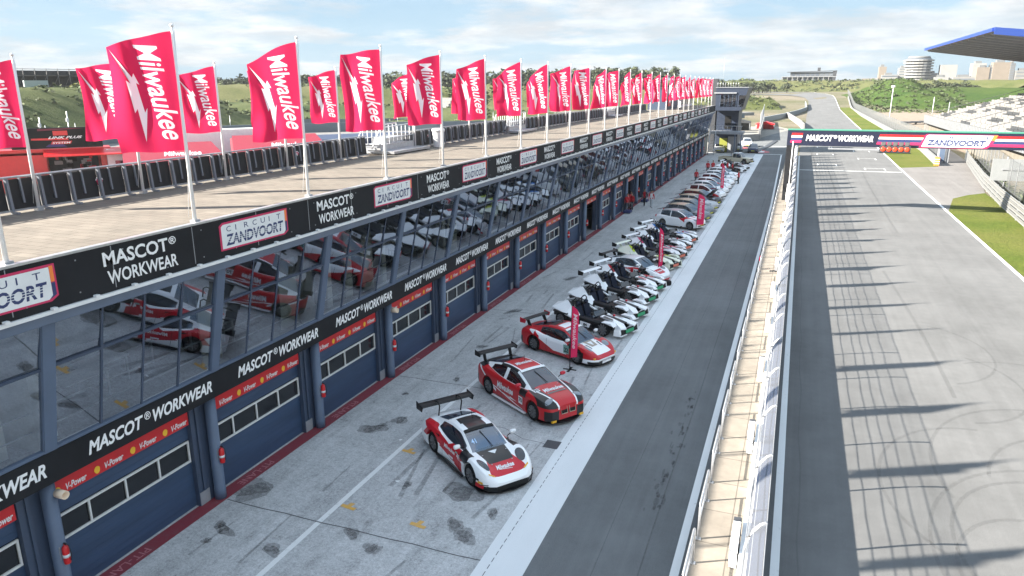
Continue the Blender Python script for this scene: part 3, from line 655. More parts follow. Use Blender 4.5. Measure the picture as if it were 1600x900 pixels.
# --- rooms behind the glass
for k in range(0, 27, 2): part(MB().box((-20.9, bayY(k)-.06, 4.06), (-15.25, bayY(k)+.06, 7.85)), 'partition_wall', M_['wall_in'])
for k in range(0, 27):
    rnd = random.Random(170+k)
    for i in range(4):
        if rnd.random() < .46:
            y = bayY(k)+.3+i*1.2; part(MB().box((-15.75, y, 4.07), (-15.70, y+rnd.uniform(.25, 1.05), 6.2+rnd.uniform(-.2, .8))), 'window_blind', M_['wall_in'])
part(MB().box((-15.42, Y0B, 5.0), (-15.38, Y1B, 5.04)), 'window_guard_bar', M_['grey']); part(MB().box((-15.42, Y0B, 4.55), (-15.38, Y1B, 4.58)), 'window_guard_bar', M_['grey'])
for k in range(0, 27):
    rnd = random.Random(270+k)
    for i in range(3):
        y = bayY(k)+rnd.uniform(.4, 4); x = rnd.uniform(-19, -16.6); mb = MB(); mb.box((x, y, 4.75), (x+.8, y+1.3, 4.80)); mb.box((x+.05, y+.05, 4.06), (x+.11, y+.11, 4.75)); mb.box((x+.7, y+1.2, 4.06), (x+.76, y+1.26, 4.75)); part(mb, 'room_table', M_['grey'])
# --- garage fronts
OPEN = (11, 14, 15, 17)
EXT = []
part(MB().box((-15.95, Y0B, 2.98), (-15.62, Y1B, 3.715)), 'door_header', M_['blue'])
for k in range(-1, 27):
    y0, y1 = bayY(k), bayY(k+1)
    c = MB(); c.lathe([(.17, 0), (.17, .35), (.165, .36), (.165, 3.355)], (-15.36, y0, 0), 'z', 18, 0)
    c.box((-15.54, y0-.05, 0), (-15.505, y0+.05, 3.3), 0)
    part(c, 'column', M_['blue_light'])
    j = MB().box((-15.90, y0-.62, 0), (-15.55, y0-.02, 3.35), 0); j.box((-15.56, y0-.60, 0), (-15.535, y0-.22, .42), 1).box((-15.53, y0-.45, .45), (-15.50, y0-.36, 3.3), 0)
    part(j, 'door_jamb', [M_['blue'], M_['grey']])
    b = MB().box((-15.62, y0+.1, 2.66), (-15.59, y1-.64, 3.05), 0)
    red = part(b, 'red_fascia', M_['bright_red']); lt = MB()
    for i in range(4):
        yb = y0+.28+i*1.08
        lt.poly([(-15.583, yb+.10+.10*math.cos(a)*(.9 if math.sin(a) > 0 else .75), 2.79+.11*math.sin(a)*(1 if math.sin(a) > 0 else .8)) for a in [math.pi*2*q/14 for q in range(14)]], 1)
        fit_text(lt, 'V-Power', (-15.583, yb+.32, 2.715), (0, 1, .0), (0, 0, 1), .56, .17, 0, shear=.25, bold=.025)
    sub(lt, 'fascia_lettering', [M_['letter'], M_['yellow_gl']], red)
    if k not in OPEN:
        d = MB(); ya, yb = y0+.02, y1-.62; z = .02; i = 0
        while z < 2.97:
            if not (1.44 < z+.09 < 2.16): d.box((-15.80-.006*(i % 2), ya, z), (-15.70, yb, min(z+.176, 2.98)))
            z += .18; i += 1
        d.box((-15.86, ya, 0.02), (-15.81, yb, 2.98))
        door = part(d, 'garage_door', M_['door'])
        f = MB(); zz0, zz1 = 1.47, 2.15
        f.box((-15.705, ya+.03, zz0), (-15.66, yb-.03, zz0+.06)).box((-15.705, ya+.03, zz1-.06), (-15.66, yb-.03, zz1))
        for i in range(5):
            q = ya+.03+(yb-ya-.06-.05)*i/4; f.box((-15.704, q, zz0+.06), (-15.662, q+.05, zz1-.06))
        sub(f, 'door_window_frame', M_['frame_white'], door)
        sub(MB().box((-15.79, ya+.05, zz0+.03), (-15.72, yb-.05, zz1-.03)), 'door_pane', M_['pane_dark'], door)
    else:
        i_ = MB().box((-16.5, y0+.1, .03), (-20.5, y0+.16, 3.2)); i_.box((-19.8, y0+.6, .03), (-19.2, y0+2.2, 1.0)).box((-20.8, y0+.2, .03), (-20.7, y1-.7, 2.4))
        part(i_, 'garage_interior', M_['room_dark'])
    # fire extinguisher hung on each column
    ex = empty('fire_extinguisher', (-15.13, y0, 1.22), 0)
    EXT.append((k, ex))
    e_ = MB().lathe([(.072, 0), (.078, .03), (.078, .40), (.055, .455), (.02, .47), (.02, .52)], (0, 0, 0), 'z', 14, 0); e_.build('cylinder_body', M_['bright_red'], ex)
    MB().box((-.03, -.015, .50), (.07, .015, .54)).tube([(.02, 0, .52), (.09, .03, .48), (.11, .05, .25), (.085, .03, .08)], .012, 6).build('hose', M_['black'], ex)
    MB().lathe([(.079, .17), (.0795, .25)], (0, 0, 0), 'z', 14, 0).build('label_band', M_['sky_white'], ex)
    MB().box((-.12, -.09, .10), (-.08, .09, .44)).build('bracket', M_['grey'], ex)
# ordinal words for the labels of repeats
ORD = ['first', 'second', 'third', 'fourth', 'fifth', 'sixth', 'seventh', 'eighth', 'ninth', 'tenth', 'eleventh', 'twelfth', 'thirteenth', 'fourteenth', 'fifteenth', 'sixteenth', 'seventeenth', 'eighteenth', 'nineteenth', 'twentieth', 'twenty-first', 'twenty-second', 'twenty-third', 'twenty-fourth', 'twenty-fifth', 'twenty-sixth', 'twenty-seventh', 'twenty-eighth', 'twenty-ninth', 'thirtieth']
for k, ex in EXT:
    if k < 2:
        for c in list(ex.children): bpy.data.objects.remove(c)
        bpy.data.objects.remove(ex); continue
    tag(ex, 'red fire extinguisher on the %s garage column from near end' % ORD[k-2], 'extinguisher', 'fire extinguishers on the garage columns')
# pale duct stub under the banner at the nearest column and one further on
for y in (9.95, 25.2):
    d = MB().lathe([(.10, 0), (.10, .28), (.085, .28), (.085, .05)], (-15.2, y+.25, 3.0), 'x', 14, 0); part(d, 'duct_stub', M_['cream'])

# ================================================================== THINGS ON THE ROOF
M_['post_grey'] = pmat('pale_grey_post', (.17, .185, .215), .5, var=.1); M_['panel_black'] = pmat('black_panel', (.014, .0145, .016), .7)
rfence = empty('roof_fence', (-20.35, 60, 8.6), 0, 'black panelled railing with grey posts along the back edge of the pit roof', 'fence')
RO = Vector((-20.35, 60, 8.6))
def at(root_loc):
    def f(mb, name, mats, parent, **k):
        mb.v = [tuple(Vector(v)-Vector(root_loc)) for v in mb.v]; return mb.build(name, mats, parent, **k)
    return f
pf = at(RO)
def gap(y): return 33.0 < y < 37.6 or 52.5 < y < 55.0 or 83 < y < 86
pn = MB(); rl = MB(); i = 0; y = 8.0; npost = 0
while y < 106:
    lean = -.07
    if not gap(y+.5) and not gap(y-.2):
        pm = MB().obox((-20.38, y, 8.6), (.09, 0, 0), (0, .075, 0), (lean, 0, .98)); pm.obox((-20.30, y, 8.6), (.22, 0, 0), (0, .075, 0), (0, 0, .06)); pm.obox((-20.42+lean*.3, y+.44, 8.86), (.06, 0, 0), (0, .05, 0), (lean*.72, 0, .70))
        if npost < 100: pf(pm, 'fence_post', M_['post_grey'], rfence); npost += 1
    if not gap(y+.5):
        pn = MB(); pn.obox((-20.44, y+.02, 8.68), (.02, 0, 0), (0, .95, 0), (lean*.9, 0, .86)); pf(pn, 'fence_panel', M_['panel_black'], rfence); rl = MB(); rl.tube([(-20.36+lean, y, 9.60), (-20.36+lean, y+.98, 9.60)], .035, 6, 0, False); rl.obox((-20.37, y, 8.66), (.05, 0, 0), (0, .98, 0), (0, 0, .05)); pf(rl, 'top_rail', M_['steel'], rfence)
    y += .98
# round notices on the railing
ns = 0
for y in (16.9, 26.9, 39.4, 49.6, 60.4, 72.2):
    o = MB().lathe([(.15, 0), (.15, .012)], (0, 0, 0), 'x', 20, 0).lathe([(.115, .013), (.115, .016)], (0, 0, 0), 'x', 20, 1)
    o.text(text_geo('®' if False else 'B', bold=.02), (.02, -.07, -.08), (0, 1, 0), (0, 0, 1), 2, .2, .22)
    s = o.build('round_notice', [M_['sky_white'], M_['crimson'], M_['letter']], None, loc=(-20.47, y, 9.15))
    tag(s, 'small round white notice on roof railing, %s from near end' % ORD[ns], 'notice', 'round notices on the roof railing'); ns += 1
# steps over the parapet
def roof_steps(loc, label, sc=1.0):
    r = empty('roof_stairs', loc, 0, label, 'stairs', 'steel stairs on the pit roof')
    MB().box((-.9, -2.0, .05), (1.0, 2.0, .18), 0).box((-.9, -2.0, .18), (.2, 1.6, .50), 0).box((-.9, -1.0, .50), (-.1, 1.0, .8), 0).build('steel_platform', M_['steel'], r)
    t = MB()
    for i in range(4): t.box((.22+.0*i, -2.15-.22*i, .50-.11*i), (-.9, -1.95-.22*i, .54-.11*i))
    t.build('step_treads', M_['grey'], r)
    for s, x in ((0, -.88), (1, .18)):
        h = MB(); h.tube([(x, -2.8, .35), (x, -1.9, 1.35), (x, 1.6, 1.45), (x, 1.6, .18)], .03, 6)
        for q in [-1.9+.44*i for i in range(9)]: h.tube([(x, q, .18), (x, q, 1.36+.02*q)], .016, 5)
        h.tube([(x, -1.9, .8), (x, 1.6, .85)], .02, 5); h.build('handrail', M_['sky_white'], r)
    MB().box((-.85, 1.2, .18), (.1, 1.9, .9)).build('side_box', M_['grey_dark'], r)
    return r
roof_steps((-20.35, 35.4, 8.6), 'grey steel stairs with white handrails in the nearest gap of the roof railing')
roof_steps((-20.35, 53.8, 8.6), 'grey steel stairs in the middle gap of the roof railing')
roof_steps((-20.35, 84.5, 8.6), 'grey steel stairs in the farthest gap of the roof railing')
wb = empty('waste_bin', (-19.55, 38.9, 8.6), 0, 'tall round white waste bin with a rim standing by the roof railing', 'bin')
MB().lathe([(.30, 0), (.31, .04), (.33, .86), (.34, .90)], (0, 0, 0), 'z', 20, 0).build('bin_body', M_['sky_white'], wb)
MB().lathe([(.36, .88), (.38, .93), (.38, 1.02), (.30, 1.06)], (0, 0, 0), 'z', 20, 0).build('bin_lid', M_['sky_white'], wb)
rc = empty('roof_cabin', (-19.6, 116, 8.6), 0, 'dark grey flat roofed cabin standing on the far part of the pit roof', 'cabin')
MB().box((-1.4, -6, 0), (1.3, 6, 3.0)).build('cabin_wall', M_['blue'], rc); MB().box((-1.5, -6.1, 3.0), (1.4, 6.1, 3.12)).build('cabin_roof', M_['grey_dark'], rc); MB().box((1.30, -1.2, .05), (1.34, -.2, 2.1)).build('cabin_door', M_['grey_dark'], rc)
rs = empty('roof_pavilion', (-19.5, 131, 8.6), 0, 'long low white pavilion with dark windows at the far end of the pit roof', 'pavilion')
MB().box((-1.3, -7, 0), (1.2, 7, 1.5)).build('pavilion_wall', M_['sky_white'], rs); MB().box((-1.6, -7.5, 1.5), (1.5, 7.5, 1.75)).build('pavilion_roof', M_['sky_white'], rs)
for i in range(6): MB().box((1.2, -6.4+i*2.2, .35), (1.24, -5.0+i*2.2, 1.3)).build('pavilion_window', M_['pane_dark'], rs)
rb = empty('red_board', (-18.2, 112.0, 8.6), 0, 'red and white advertising board on legs beside the dark roof cabin', 'board')
MB().box((-.05, -1.0, .5), (.05, 1.0, 1.9)).build('board_panel', M_['bright_red'], rb); MB().box((.051, -.7, 1.0), (.056, .7, 1.5)).build('board_print', M_['sky_white'], rb)
for s in (-.8, .8): MB().box((-.04, s-.04, 0), (.04, s+.04, .5)).build('board_leg', M_['grey'], rb)

# ================================================================== FLAGS
FLAG = cloth_mat('flag_red', (0.66, 0.030, 0.10), 0.46, .05); FLAGW = cloth_mat('flag_white_print', (0.88, 0.80, 0.84), 0.42, .02)
POLE = pmat('white_pole', (0.74, 0.74, 0.74), 0.35)
LOGO = text_geo('Milwaukee', shear=0.36, bold=0.014)
def bolt_pts():
    # lightning bolt along s (0..1 down the flag), t across
    P = [(0.00, .50), (.34, .66), (.30, .74), (.42, .76), (.40, .70), (.70, .60), (.655, .70), (1.0, .30), (.66, .46), (.70, .36), (.36, .48), (.40, .56)]
    return P
def flag_sheet():
    """flat flag in (u, v) with the printed word and lightning bolt as their own faces: (points, faces, slots)"""
    if 'FLAGSHEET' in globals(): return FLAGSHEET
    from mathutils.geometry import delaunay_2d_cdt
    V, F = [], []; nu, nv = 16, 20
    for j in range(nv+1):
        for i in range(nu+1): V.append(Vector((i/nu, j/nv)))
    ng = len(V); x0, x1, y0, y1 = text_size(LOGO); k = len(V)
    for q in LOGO[0]:
        s = (q[0]-x0)/(x1-x0); t = (q[1]-y0)/(y1-y0); V.append(Vector((min(.985, max(.015, .60-.30*s-t*.34)), .05+s*.85)))
    F += [[k+i for i in f] for f in LOGO[1]]; k = len(V)
    xr, yr0, yr1 = text_size(text_geo('®'))[1], *text_size(text_geo('®'))[2:]
    bp = bolt_pts(); V += [Vector((min(.985, max(.015, .97-.53*s-(t-.5)*.66)), .03+s*.87)) for s, t in bp]; E_ = [(k+i, k+(i+1) % len(bp)) for i in range(len(bp))]
    rim = [(0, i) for i in range(0)]; edges = E_
    edges = edges+[(i, i+1) for i in range(nu)]+[(nv*(nu+1)+i, nv*(nu+1)+i+1) for i in range(nu)]+[(j*(nu+1), (j+1)*(nu+1)) for j in range(nv)]+[(j*(nu+1)+nu, (j+1)*(nu+1)+nu) for j in range(nv)]
    ov, oe, of, iv, ie, if_ = delaunay_2d_cdt(V, edges, F, 0, 1e-5)
    pl = [V[k+i] for i in range(len(bp))]
    def inside(p):
        c = False
        for i in range(len(pl)):
            a, b_ = pl[i], pl[i-1]
            if (a.y > p.y) != (b_.y > p.y) and p.x < (b_.x-a.x)*(p.y-a.y)/(b_.y-a.y)+a.x: c = not c
        return c
    ms = []
    for f, src in zip(of, if_):
        c = sum((ov[i] for i in f), Vector((0, 0)))/len(f); ms.append(1 if src or inside(c) else 0)
    globals()['FLAGSHEET'] = ([(p.x, p.y) for p in ov], of, ms); return FLAGSHEET
def make_flag(name, x, y, zb, ztop, ang, seed, fw=1.50, fh=2.85, label=None, group=None, sag=0.35, wav=.11, plain=False):
    r = empty(name, (x, y, zb), 0, label, 'flag', group); H = ztop-zb; rnd = random.Random(seed)
    p = MB().tube([(0, 0, 0), (0, 0, H*.5), (0, 0, H)], [.05, .042, .028], 10); p.lathe([(.035, 0), (.05, .02), (.05, .05), (.02, .07)], (0, 0, H), 'z', 10); p.build('pole', POLE, r)
    MB().box((-.09, -.09, 0), (.09, .09, .10)).build('pole_foot', M_['steel'], r)
    MB().tube([(.03, .03, H*.98), (-.10, .05, H*.25), (-.22, .02, .15)], .008, 5).build('halyard', POLE, r)
    a = R(ang); d = Vector((-math.cos(a), -math.sin(a), 0)); n = Vector((d.y, -d.x, 0))
    ph = [rnd.uniform(0, 6.28) for _ in range(4)]; w1 = wav*rnd.uniform(.6, 1.9); w2 = wav*.6*rnd.uniform(.6, 1.7); fq = rnd.uniform(.7, 1.6); rnd0 = rnd.uniform(-.6, 1.6); sg = sag*rnd.uniform(.3, 1.7); curl = rnd.uniform(-.9, .9); tuck = rnd.uniform(0, .16); tv = rnd.choice((.05, .95, .8, .15))
    def S(u, v):
        """u from hoist to fly, v from top to bottom"""
        zt_ = H-.10-v*fh; f = u**1.2
        off = tuck*u*u*1.6*math.exp(-((v-tv)/.22)**2)*math.sin(7*u+ph[1])+w1*f*math.sin(6.28*fq*u-1.4*v+ph[0])+w2*f*math.sin(11*u+3.2*v+ph[1])+.05*f*math.sin(5.5*v+ph[2])+curl*.35*u*u*(1-.6*v)
        z = zt_-sg*u**1.35*(1-v*.92)+.05*f*math.sin(6*u+ph[3])-.10*u*math.exp(-((v-tv)/.2)**2)*(1 if tv > .5 else 1.8)*rnd0
        L = fw*(u-.07*u*u*abs(math.sin(3*v+ph[2])))
        return d*(L+.035)+n*off+Vector((0, 0, z))
    g = flag_sheet(); o = MB()
    o.v = [tuple(S(u, v)) for u, v in g[0]]; o.f = [tuple(f) for f in g[1]]; o.m = list(g[2]); o.sm = [True]*len(g[1])
    o.build('flag_cloth', [FLAG, FLAGW], r)
    return r
FR = [(9.55, 40), (14.54, 42), (19.38, 48), (24.24, 46), (29.08, 42), (33.92, 38), (38.9, 52), (43.57, 50), (48.4, 52), (53.2, 50), (58.0, 66), (62.4, 56), (66.9, 70), (72.0, 62), (77.2, 66), (82.0, 70), (86.8, 76), (91.4, 74), (96.0, 68), (100.7, 70), (105.4, 66), (110.0, 74), (114.6, 76), (119.2, 70), (123.8, 72), (128.4, 70), (133.0, 70)]
for i, (y, a) in enumerate(FR):
    make_flag('flag', -14.42, y, 8.60, 13.45-.002*y, a, 20+i, label='red flag on front edge of pit roof, %s from the near end' % ORD[i], group='red flags on the front edge of the pit roof', sag=.42 if i < 6 else .6, wav=.10 if i < 8 else .2)
RR = [(14.6, 40), (18.3, 44), (22.2, 52), (25.9, 40), (29.9, 48), (37.3, 62), (44.8, 52), (51.8, 56), (58.8, 66), (66.5, 72), (73.5, 70), (80.5, 70), (87.5, 72), (94.5, 72), (101.5, 72)]
for i, (y, a) in enumerate(RR):
    make_flag('flag', -20.22, y, 8.60, 12.85, a, 70+i, fw=1.28 if i != 1 else 1.4, fh=2.35, label='red flag behind the back railing of pit roof, %s from near end' % ORD[i], group='red flags on the back edge of the pit roof', sag=.35, wav=.10)

# ================================================================== PIT WALL
pw = empty('pit_wall', (-.7, 40, 0), 0, 'low concrete wall with a beige walkway between the pit lane and the track', 'wall')
pp = at((-.7, 40, 0)); YW0, YW1 = -12, 140
pp(MB().box((-1.50, YW0, 0), (-.20, YW1, .84)), 'wall_core', M_['conc_wall'], pw)
pp(MB().box((-1.52, YW0, .842), (-.36, YW1, .87)), 'walkway_deck', M_['deck'], pw)
pp(MB().box((-.20, YW0, 0), (.14, YW1, 1.42)), 'track_face', M_['navy'] if False else pmat('dark_blue_wall', (0.030, 0.042, 0.075), 0.6, var=.15), pw)
pp(MB().box((-.40, YW0, .871), (-.205, YW1, 1.30)), 'white_kick_board', M_['sky_white'], pw)
df = empty('debris_fence', (0, 40, 1.42), 0, 'curved grey wire debris fence standing on the pit wall beside the track', 'fence')
pd = at((0, 40, 1.42)); npst = 0; net = MB(); wires = MB()
prof = [(-.26, 1.30), (-.26, 1.7), (-.26, 2.35), (-.22, 2.62), (-.12, 2.85), (.02, 3.02), (.14, 3.10)]
y = 8.25
while y < 139:
    m = MB().tube([(px, y, pz) for px, pz in prof], .042, 6); m.box((-.34, y-.05, 1.0), (-.22, y+.05, 1.5))
    if npst < 100: pd(m, 'fence_post', M_['steel'], df); npst += 1
    if y+3.15 < 139:
        for (xa, za), (xb, zb) in zip(prof[:-1], prof[1:]): net.poly([(xa, y, za), (xa, y+3.15, za), (xb, y+3.15, zb), (xb, y, zb)])
        for (xa, za) in ((-.27, 1.62), (-.27, 1.9), (-.27, 2.2), (-.26, 2.42), (-.22, 2.63), (-.11, 2.86), (.14, 3.11)): wires.tube([(xa, y, za), (xa, y+1.57, za-.02), (xa, y+3.15, za)], .0105, 5, 0, False)
    y += 3.15
pd(net, 'wire_net', M_['net_thin'], df); pd(wires, 'tension_wires', M_['steel'], df)
n = 0; y = 10.98
while y < 136:
    h = empty('walkway_rail', (-1.44, y, .87), 0, 'steel hoop rail along the beige walkway, %s from the near end' % ORD[n], 'railing', 'hoop rails on the pit wall walkway')
    MB().tube([(0, 0, 0), (0, 0, .90), (0, .05, .97), (0, .13, 1.0), (0, 1.75, 1.0), (0, 1.83, .97), (0, 1.88, .90), (0, 1.88, 0)], .032, 8).build('hoop', M_['steel'], h)
    MB().tube([(0, 0, .55), (0, 1.88, .55)], .022, 6).build('middle_bar', M_['steel'], h)
    for q in (0, 1.88): MB().box((-.07, q-.06, 0), (.07, q+.06, .02)).build('foot_plate', M_['steel'], h)
    y += 2.93; n += 1
    if n >= 30: break
y = 31.2; n = 0
for y in (13.6, 16.4, 22.4, 28.6, 34.8, 41.0, 47.4, 53.6, 60, 66):
    b = empty('wall_cabinet', (-.46, y, 1.0), 0, 'small white cabinet beside the debris fence, %s from the near end' % ORD[n], 'cabinet', 'white cabinets along the walkway')
    MB().box((-.16, -.5, -.1), (.02, .5, .55)).build('cabinet_case', M_['sky_white'], b); MB().box((-.165, .52, .0), (.03, .78, .5)).build('dark_panel', M_['grey_dark'], b); n += 1
cl = MB(); cl.box((-.02, -.25, 0), (.02, .25, .55)); c_ = cl.build('pink_cloth', FLAG, None, loc=(-1.5, 46.5, 1.25)); tag(c_, 'small pink cloth hung over a hoop rail of the walkway', 'cloth')

# ================================================================== START GANTRY
ga = empty('start_gantry', (-.7, 78, 0), 0, 'dark blue start gantry with banners spanning the race track', 'gantry'); pg = at((-.7, 78, 0))
YG = 78.0
pg(MB().box((-.98, YG, .87), (-.22, YG+1.1, 7.78), 0), 'gantry_tower', M_['sign_black'], ga)
pg(MB().box((-.985, YG-.004, 6.30), (24.5, YG+1.3, 7.76), 0).box((-.99, YG-.02, 7.76), (24.5, YG+1.32, 7.84), 1), 'gantry_beam', [pmat('navy_banner', (0.010, 0.014, 0.036), 0.5, var=.1), pmat('green_trim', (0.05, 0.22, 0.15), 0.5)], ga)
pg(MB().box((23.6, YG, 0), (24.4, YG+1.1, 6.29)), 'far_tower', M_['sign_black'], ga)
YF = YG-.012
pr = MB()
def par(mb, x0, x1, z0, z1, slant, m, d=0):
    s = slant; mb.poly([(x0+s*(z0-6.3), YF-d, z0), (x1+s*(z0-6.3), YF-d, z0), (x1+s*(z1-6.3), YF-d, z1), (x0+s*(z1-6.3), YF-d, z1)], m)
for (xa, xb, sa) in ((-.72, .28, .12), (6.9, 11.2, .25), (16.2, 24.4, .2)):
    for (z0, z1, m) in ((7.27, 7.50, 0), (7.06, 7.27, 1), (6.80, 7.06, 2), (6.57, 6.80, 3)): par(pr, xa, xb, z0, z1, sa, m)
pg(pr, 'gantry_stripes', [M_['bright_red'], M_['cream'], M_['navy'], M_['crimson']], ga)
lt = MB(); fit_text(lt, 'MASCOT', (.72, YF-.004, 6.76), (1, 0, 0), (0, 0, 1), 2.45, .60, 0, shear=.2, bold=.035); fit_text(lt, '®', (3.2, YF-.004, 7.02), (1, 0, 0), (0, 0, 1), .32, .34, 0, bold=.01)
fit_text(lt, 'WORKWEAR', (3.62, YF-.004, 6.76), (1, 0, 0), (0, 0, 1), 3.05, .60, 0, shear=.2, bold=.035); pg(lt, 'gantry_lettering', M_['letter'], ga)
lb = MB()
lb.poly([(10.55, YF-.006, 6.38), (16.0, YF-.006, 6.38), (16.35, YF-.006, 6.65), (16.75, YF-.006, 7.60), (11.1, YF-.006, 7.60), (10.95, YF-.006, 7.50)], 0)
lb.poly([(10.75, YF-.010, 6.44), (15.7, YF-.010, 6.44), (16.1, YF-.010, 6.68), (16.42, YF-.010, 7.54), (11.25, YF-.010, 7.54), (11.10, YF-.010, 7.45)], 1)
for i, ch in enumerate('CIRCUIT'): fit_text(lb, ch, (11.55+i*.70, YF-.014, 7.17), (1, 0, 0), (0, 0, 1), .06 if ch == 'I' else .40, .26, 2, bold=.015)
fit_text(lb, 'ZANDVOORT', (11.15, YF-.014, 6.56), (1, 0, 0), (0, 0, 1), 4.75, .54, 2, shear=.15, bold=.055)
for q in (6.74, 6.86): lb.poly([(11.0, YF-.018, q), (16.1, YF-.018, q), (16.1, YF-.018, q+.014), (11.0, YF-.018, q+.014)], 1)
lb.poly([(16.3, YF-.012, 7.1), (16.55, YF-.012, 7.1), (16.75, YF-.012, 7.58), (16.45, YF-.012, 7.58)], 3)
pg(lb, 'gantry_logo', [M_['crimson'], M_['sky_white'], M_['navy'], M_['orange']], ga)
sl_ = empty('start_lights', (8.6, 77.6, 6.2), 0, 'row of five lit red start lamps hung under the gantry banner', 'start lights')
M_['lamp_grey'] = pmat('lamp_grey', (.11, .105, .105), .5)
LAMP = pmat('lit_red_lamp', (0.7, 0.05, 0.02), 0.3, emit=(1.0, 0.07, 0.02), estr=0.22)
MB().box((-1.35, -.10, -.32), (1.25, .10, .30)).box((-1.5, -.02, -.40), (1.35, .02, -.33)).build('lamp_housing', M_['grey_dark'], sl_)
for i in range(5):
    MB().lathe([(.20, 0), (.21, -.04), (.12, -.07)], (-1.05+i*.5, -.10, -.02), 'y', 16, 0).build('lamp_lens', LAMP, sl_)
    MB().lathe([(.17, 0), (.17, -.05)], (-1.05+i*.5, -.10, .48), 'y', 14, 0).box((-1.05+i*.5-.2, -.09, .30), (-1.05+i*.5+.2, .1, .62), 0).build('unlit_lamp', M_['lamp_grey'], sl_)
MB().box((-5.8, -.08, -.16), (-1.36, .06, -.04)).box((-5.75, -.05, -.04), (-5.70, .0, .12)).build('cable_tray', M_['grey'], sl_)
cb = empty('control_box', (-.5, 77.5, .87), 0, 'white equipment boxes with a thin mast standing on the walkway at the gantry foot', 'cabinet')
MB().box((-.12, -.5, 0), (.28, .1, .9)).build('lower_case', M_['sky_white'], cb); MB().box((-.08, -.4, 1.0), (.26, .1, 1.7)).build('upper_case', M_['sky_white'], cb); MB().tube([(.08, -.6, 0), (.10, -.55, 5.9)], .045, 8).build('mast', POLE, cb)
# ================================================================== CARS
def car_paint(name, base, layers=(), rough=0.30, coat=0.30):
    """paint with a printed livery: layers = (colour, [(a, b, c, d), ...]); a layer covers where every a*x+b*|y|+c*z+d > 0 (car axes, metres)"""
    m, nt, p, out = new_mat(name); N = nt.nodes.new; L = nt.links.new; b = NB(nt)
    p.inputs['Roughness'].default_value = rough; p.inputs['Specular IOR Level'].default_value = .35; p.inputs['Coat Weight'].default_value = coat; p.inputs['Coat Roughness'].default_value = .06
    sx = b.sep(); ay = b.math('ABSOLUTE', sx[1], 0); cb = N('ShaderNodeCombineXYZ'); L(sx[0], cb.inputs[0]); L(ay, cb.inputs[1]); L(sx[2], cb.inputs[2])
    col = None
    cur = tuple(base)
    for c, hs_ in layers:
        f = None
        for (a, b_, cc, d) in hs_:
            v = N('ShaderNodeVectorMath'); v.operation = 'DOT_PRODUCT'; L(cb.outputs[0], v.inputs[0]); v.inputs[1].default_value = (a, b_, cc)
            g = b.math('GREATER_THAN', v.outputs['Value'], -d); f = g if f is None else b.math('MULTIPLY', f, g)
        cur = b.mix(f, cur, tuple(c))
    if isinstance(cur, tuple): p.inputs['Base Color'].default_value = (*cur, 1)
    else: L(cur, p.inputs['Base Color'])
    return m
def pch(xs, ys, x):
    """smooth monotone interpolation"""
    xs, ys = np.array(xs, float), np.array(ys, float); h = np.diff(xs); d = np.diff(ys)/h; m = np.zeros_like(xs); m[0], m[-1] = d[0], d[-1]
    for i in range(1, len(xs)-1):
        if d[i-1]*d[i] > 0: m[i] = 2*d[i-1]*d[i]/(d[i-1]+d[i])
    i = np.clip(np.searchsorted(xs, x)-1, 0, len(h)-1); t = (x-xs[i])/h[i]; t = np.clip(t, 0, 1)
    return (2*t**3-3*t**2+1)*ys[i]+(t**3-2*t**2+t)*h[i]*m[i]+(-2*t**3+3*t**2)*ys[i+1]+(t**3-t**2)*h[i]*m[i+1]
BLK = (0.010, 0.010, 0.011); WHT = (0.88, 0.88, 0.88); REDC = (0.55, 0.008, 0.020)
TYRE = pmat('tyre_rubber', (0.010, 0.010, 0.011), 0.85, spec=.25); RIM = pmat('dark_rim', (0.16, 0.16, 0.165), 0.4, .3); RIMS = pmat('silver_rim', (0.35, 0.35, 0.36), 0.35, .8)
CARB = pmat('carbon_black', (0.010, 0.010, 0.011), 0.45, spec=.3); CGLASS = glass_mat('car_glass', .10, (.22, .25, .28)); LAMPG = pmat('headlight_glass', (0.20, 0.22, 0.25), 0.10, spec=.8, coat=.5)
LAMPD = pmat('headlight_dark', (0.035, 0.04, 0.05), 0.12, spec=.8); WELL = pmat('wheel_well', (0.006, 0.006, 0.006), 0.9); CWHITE = pmat('decal_white', (0.80, 0.80, 0.80), 0.45); CRED = pmat('decal_red', (0.52, 0.012, 0.03), 0.4)
CYEL = pmat('decal_yellow', (0.80, 0.42, 0.02), 0.4); CBLK = pmat('decal_black', (0.008, 0.008, 0.008), 0.6, spec=.3); CGRN = pmat('lit_green_plate', (0.02, 0.30, 0.13), 0.4); CPNK = pmat('orange_pink_plate', (0.62, 0.16, 0.10), 0.4); CYP = pmat('yellow_plate', (0.55, 0.52, 0.05), 0.4)
SEAT = pmat('seat_blue_black', (0.012, 0.017, 0.034), 0.75, spec=.25); BLUEG = glass_mat('blue_windscreen', .16, (.22, .29, .42))
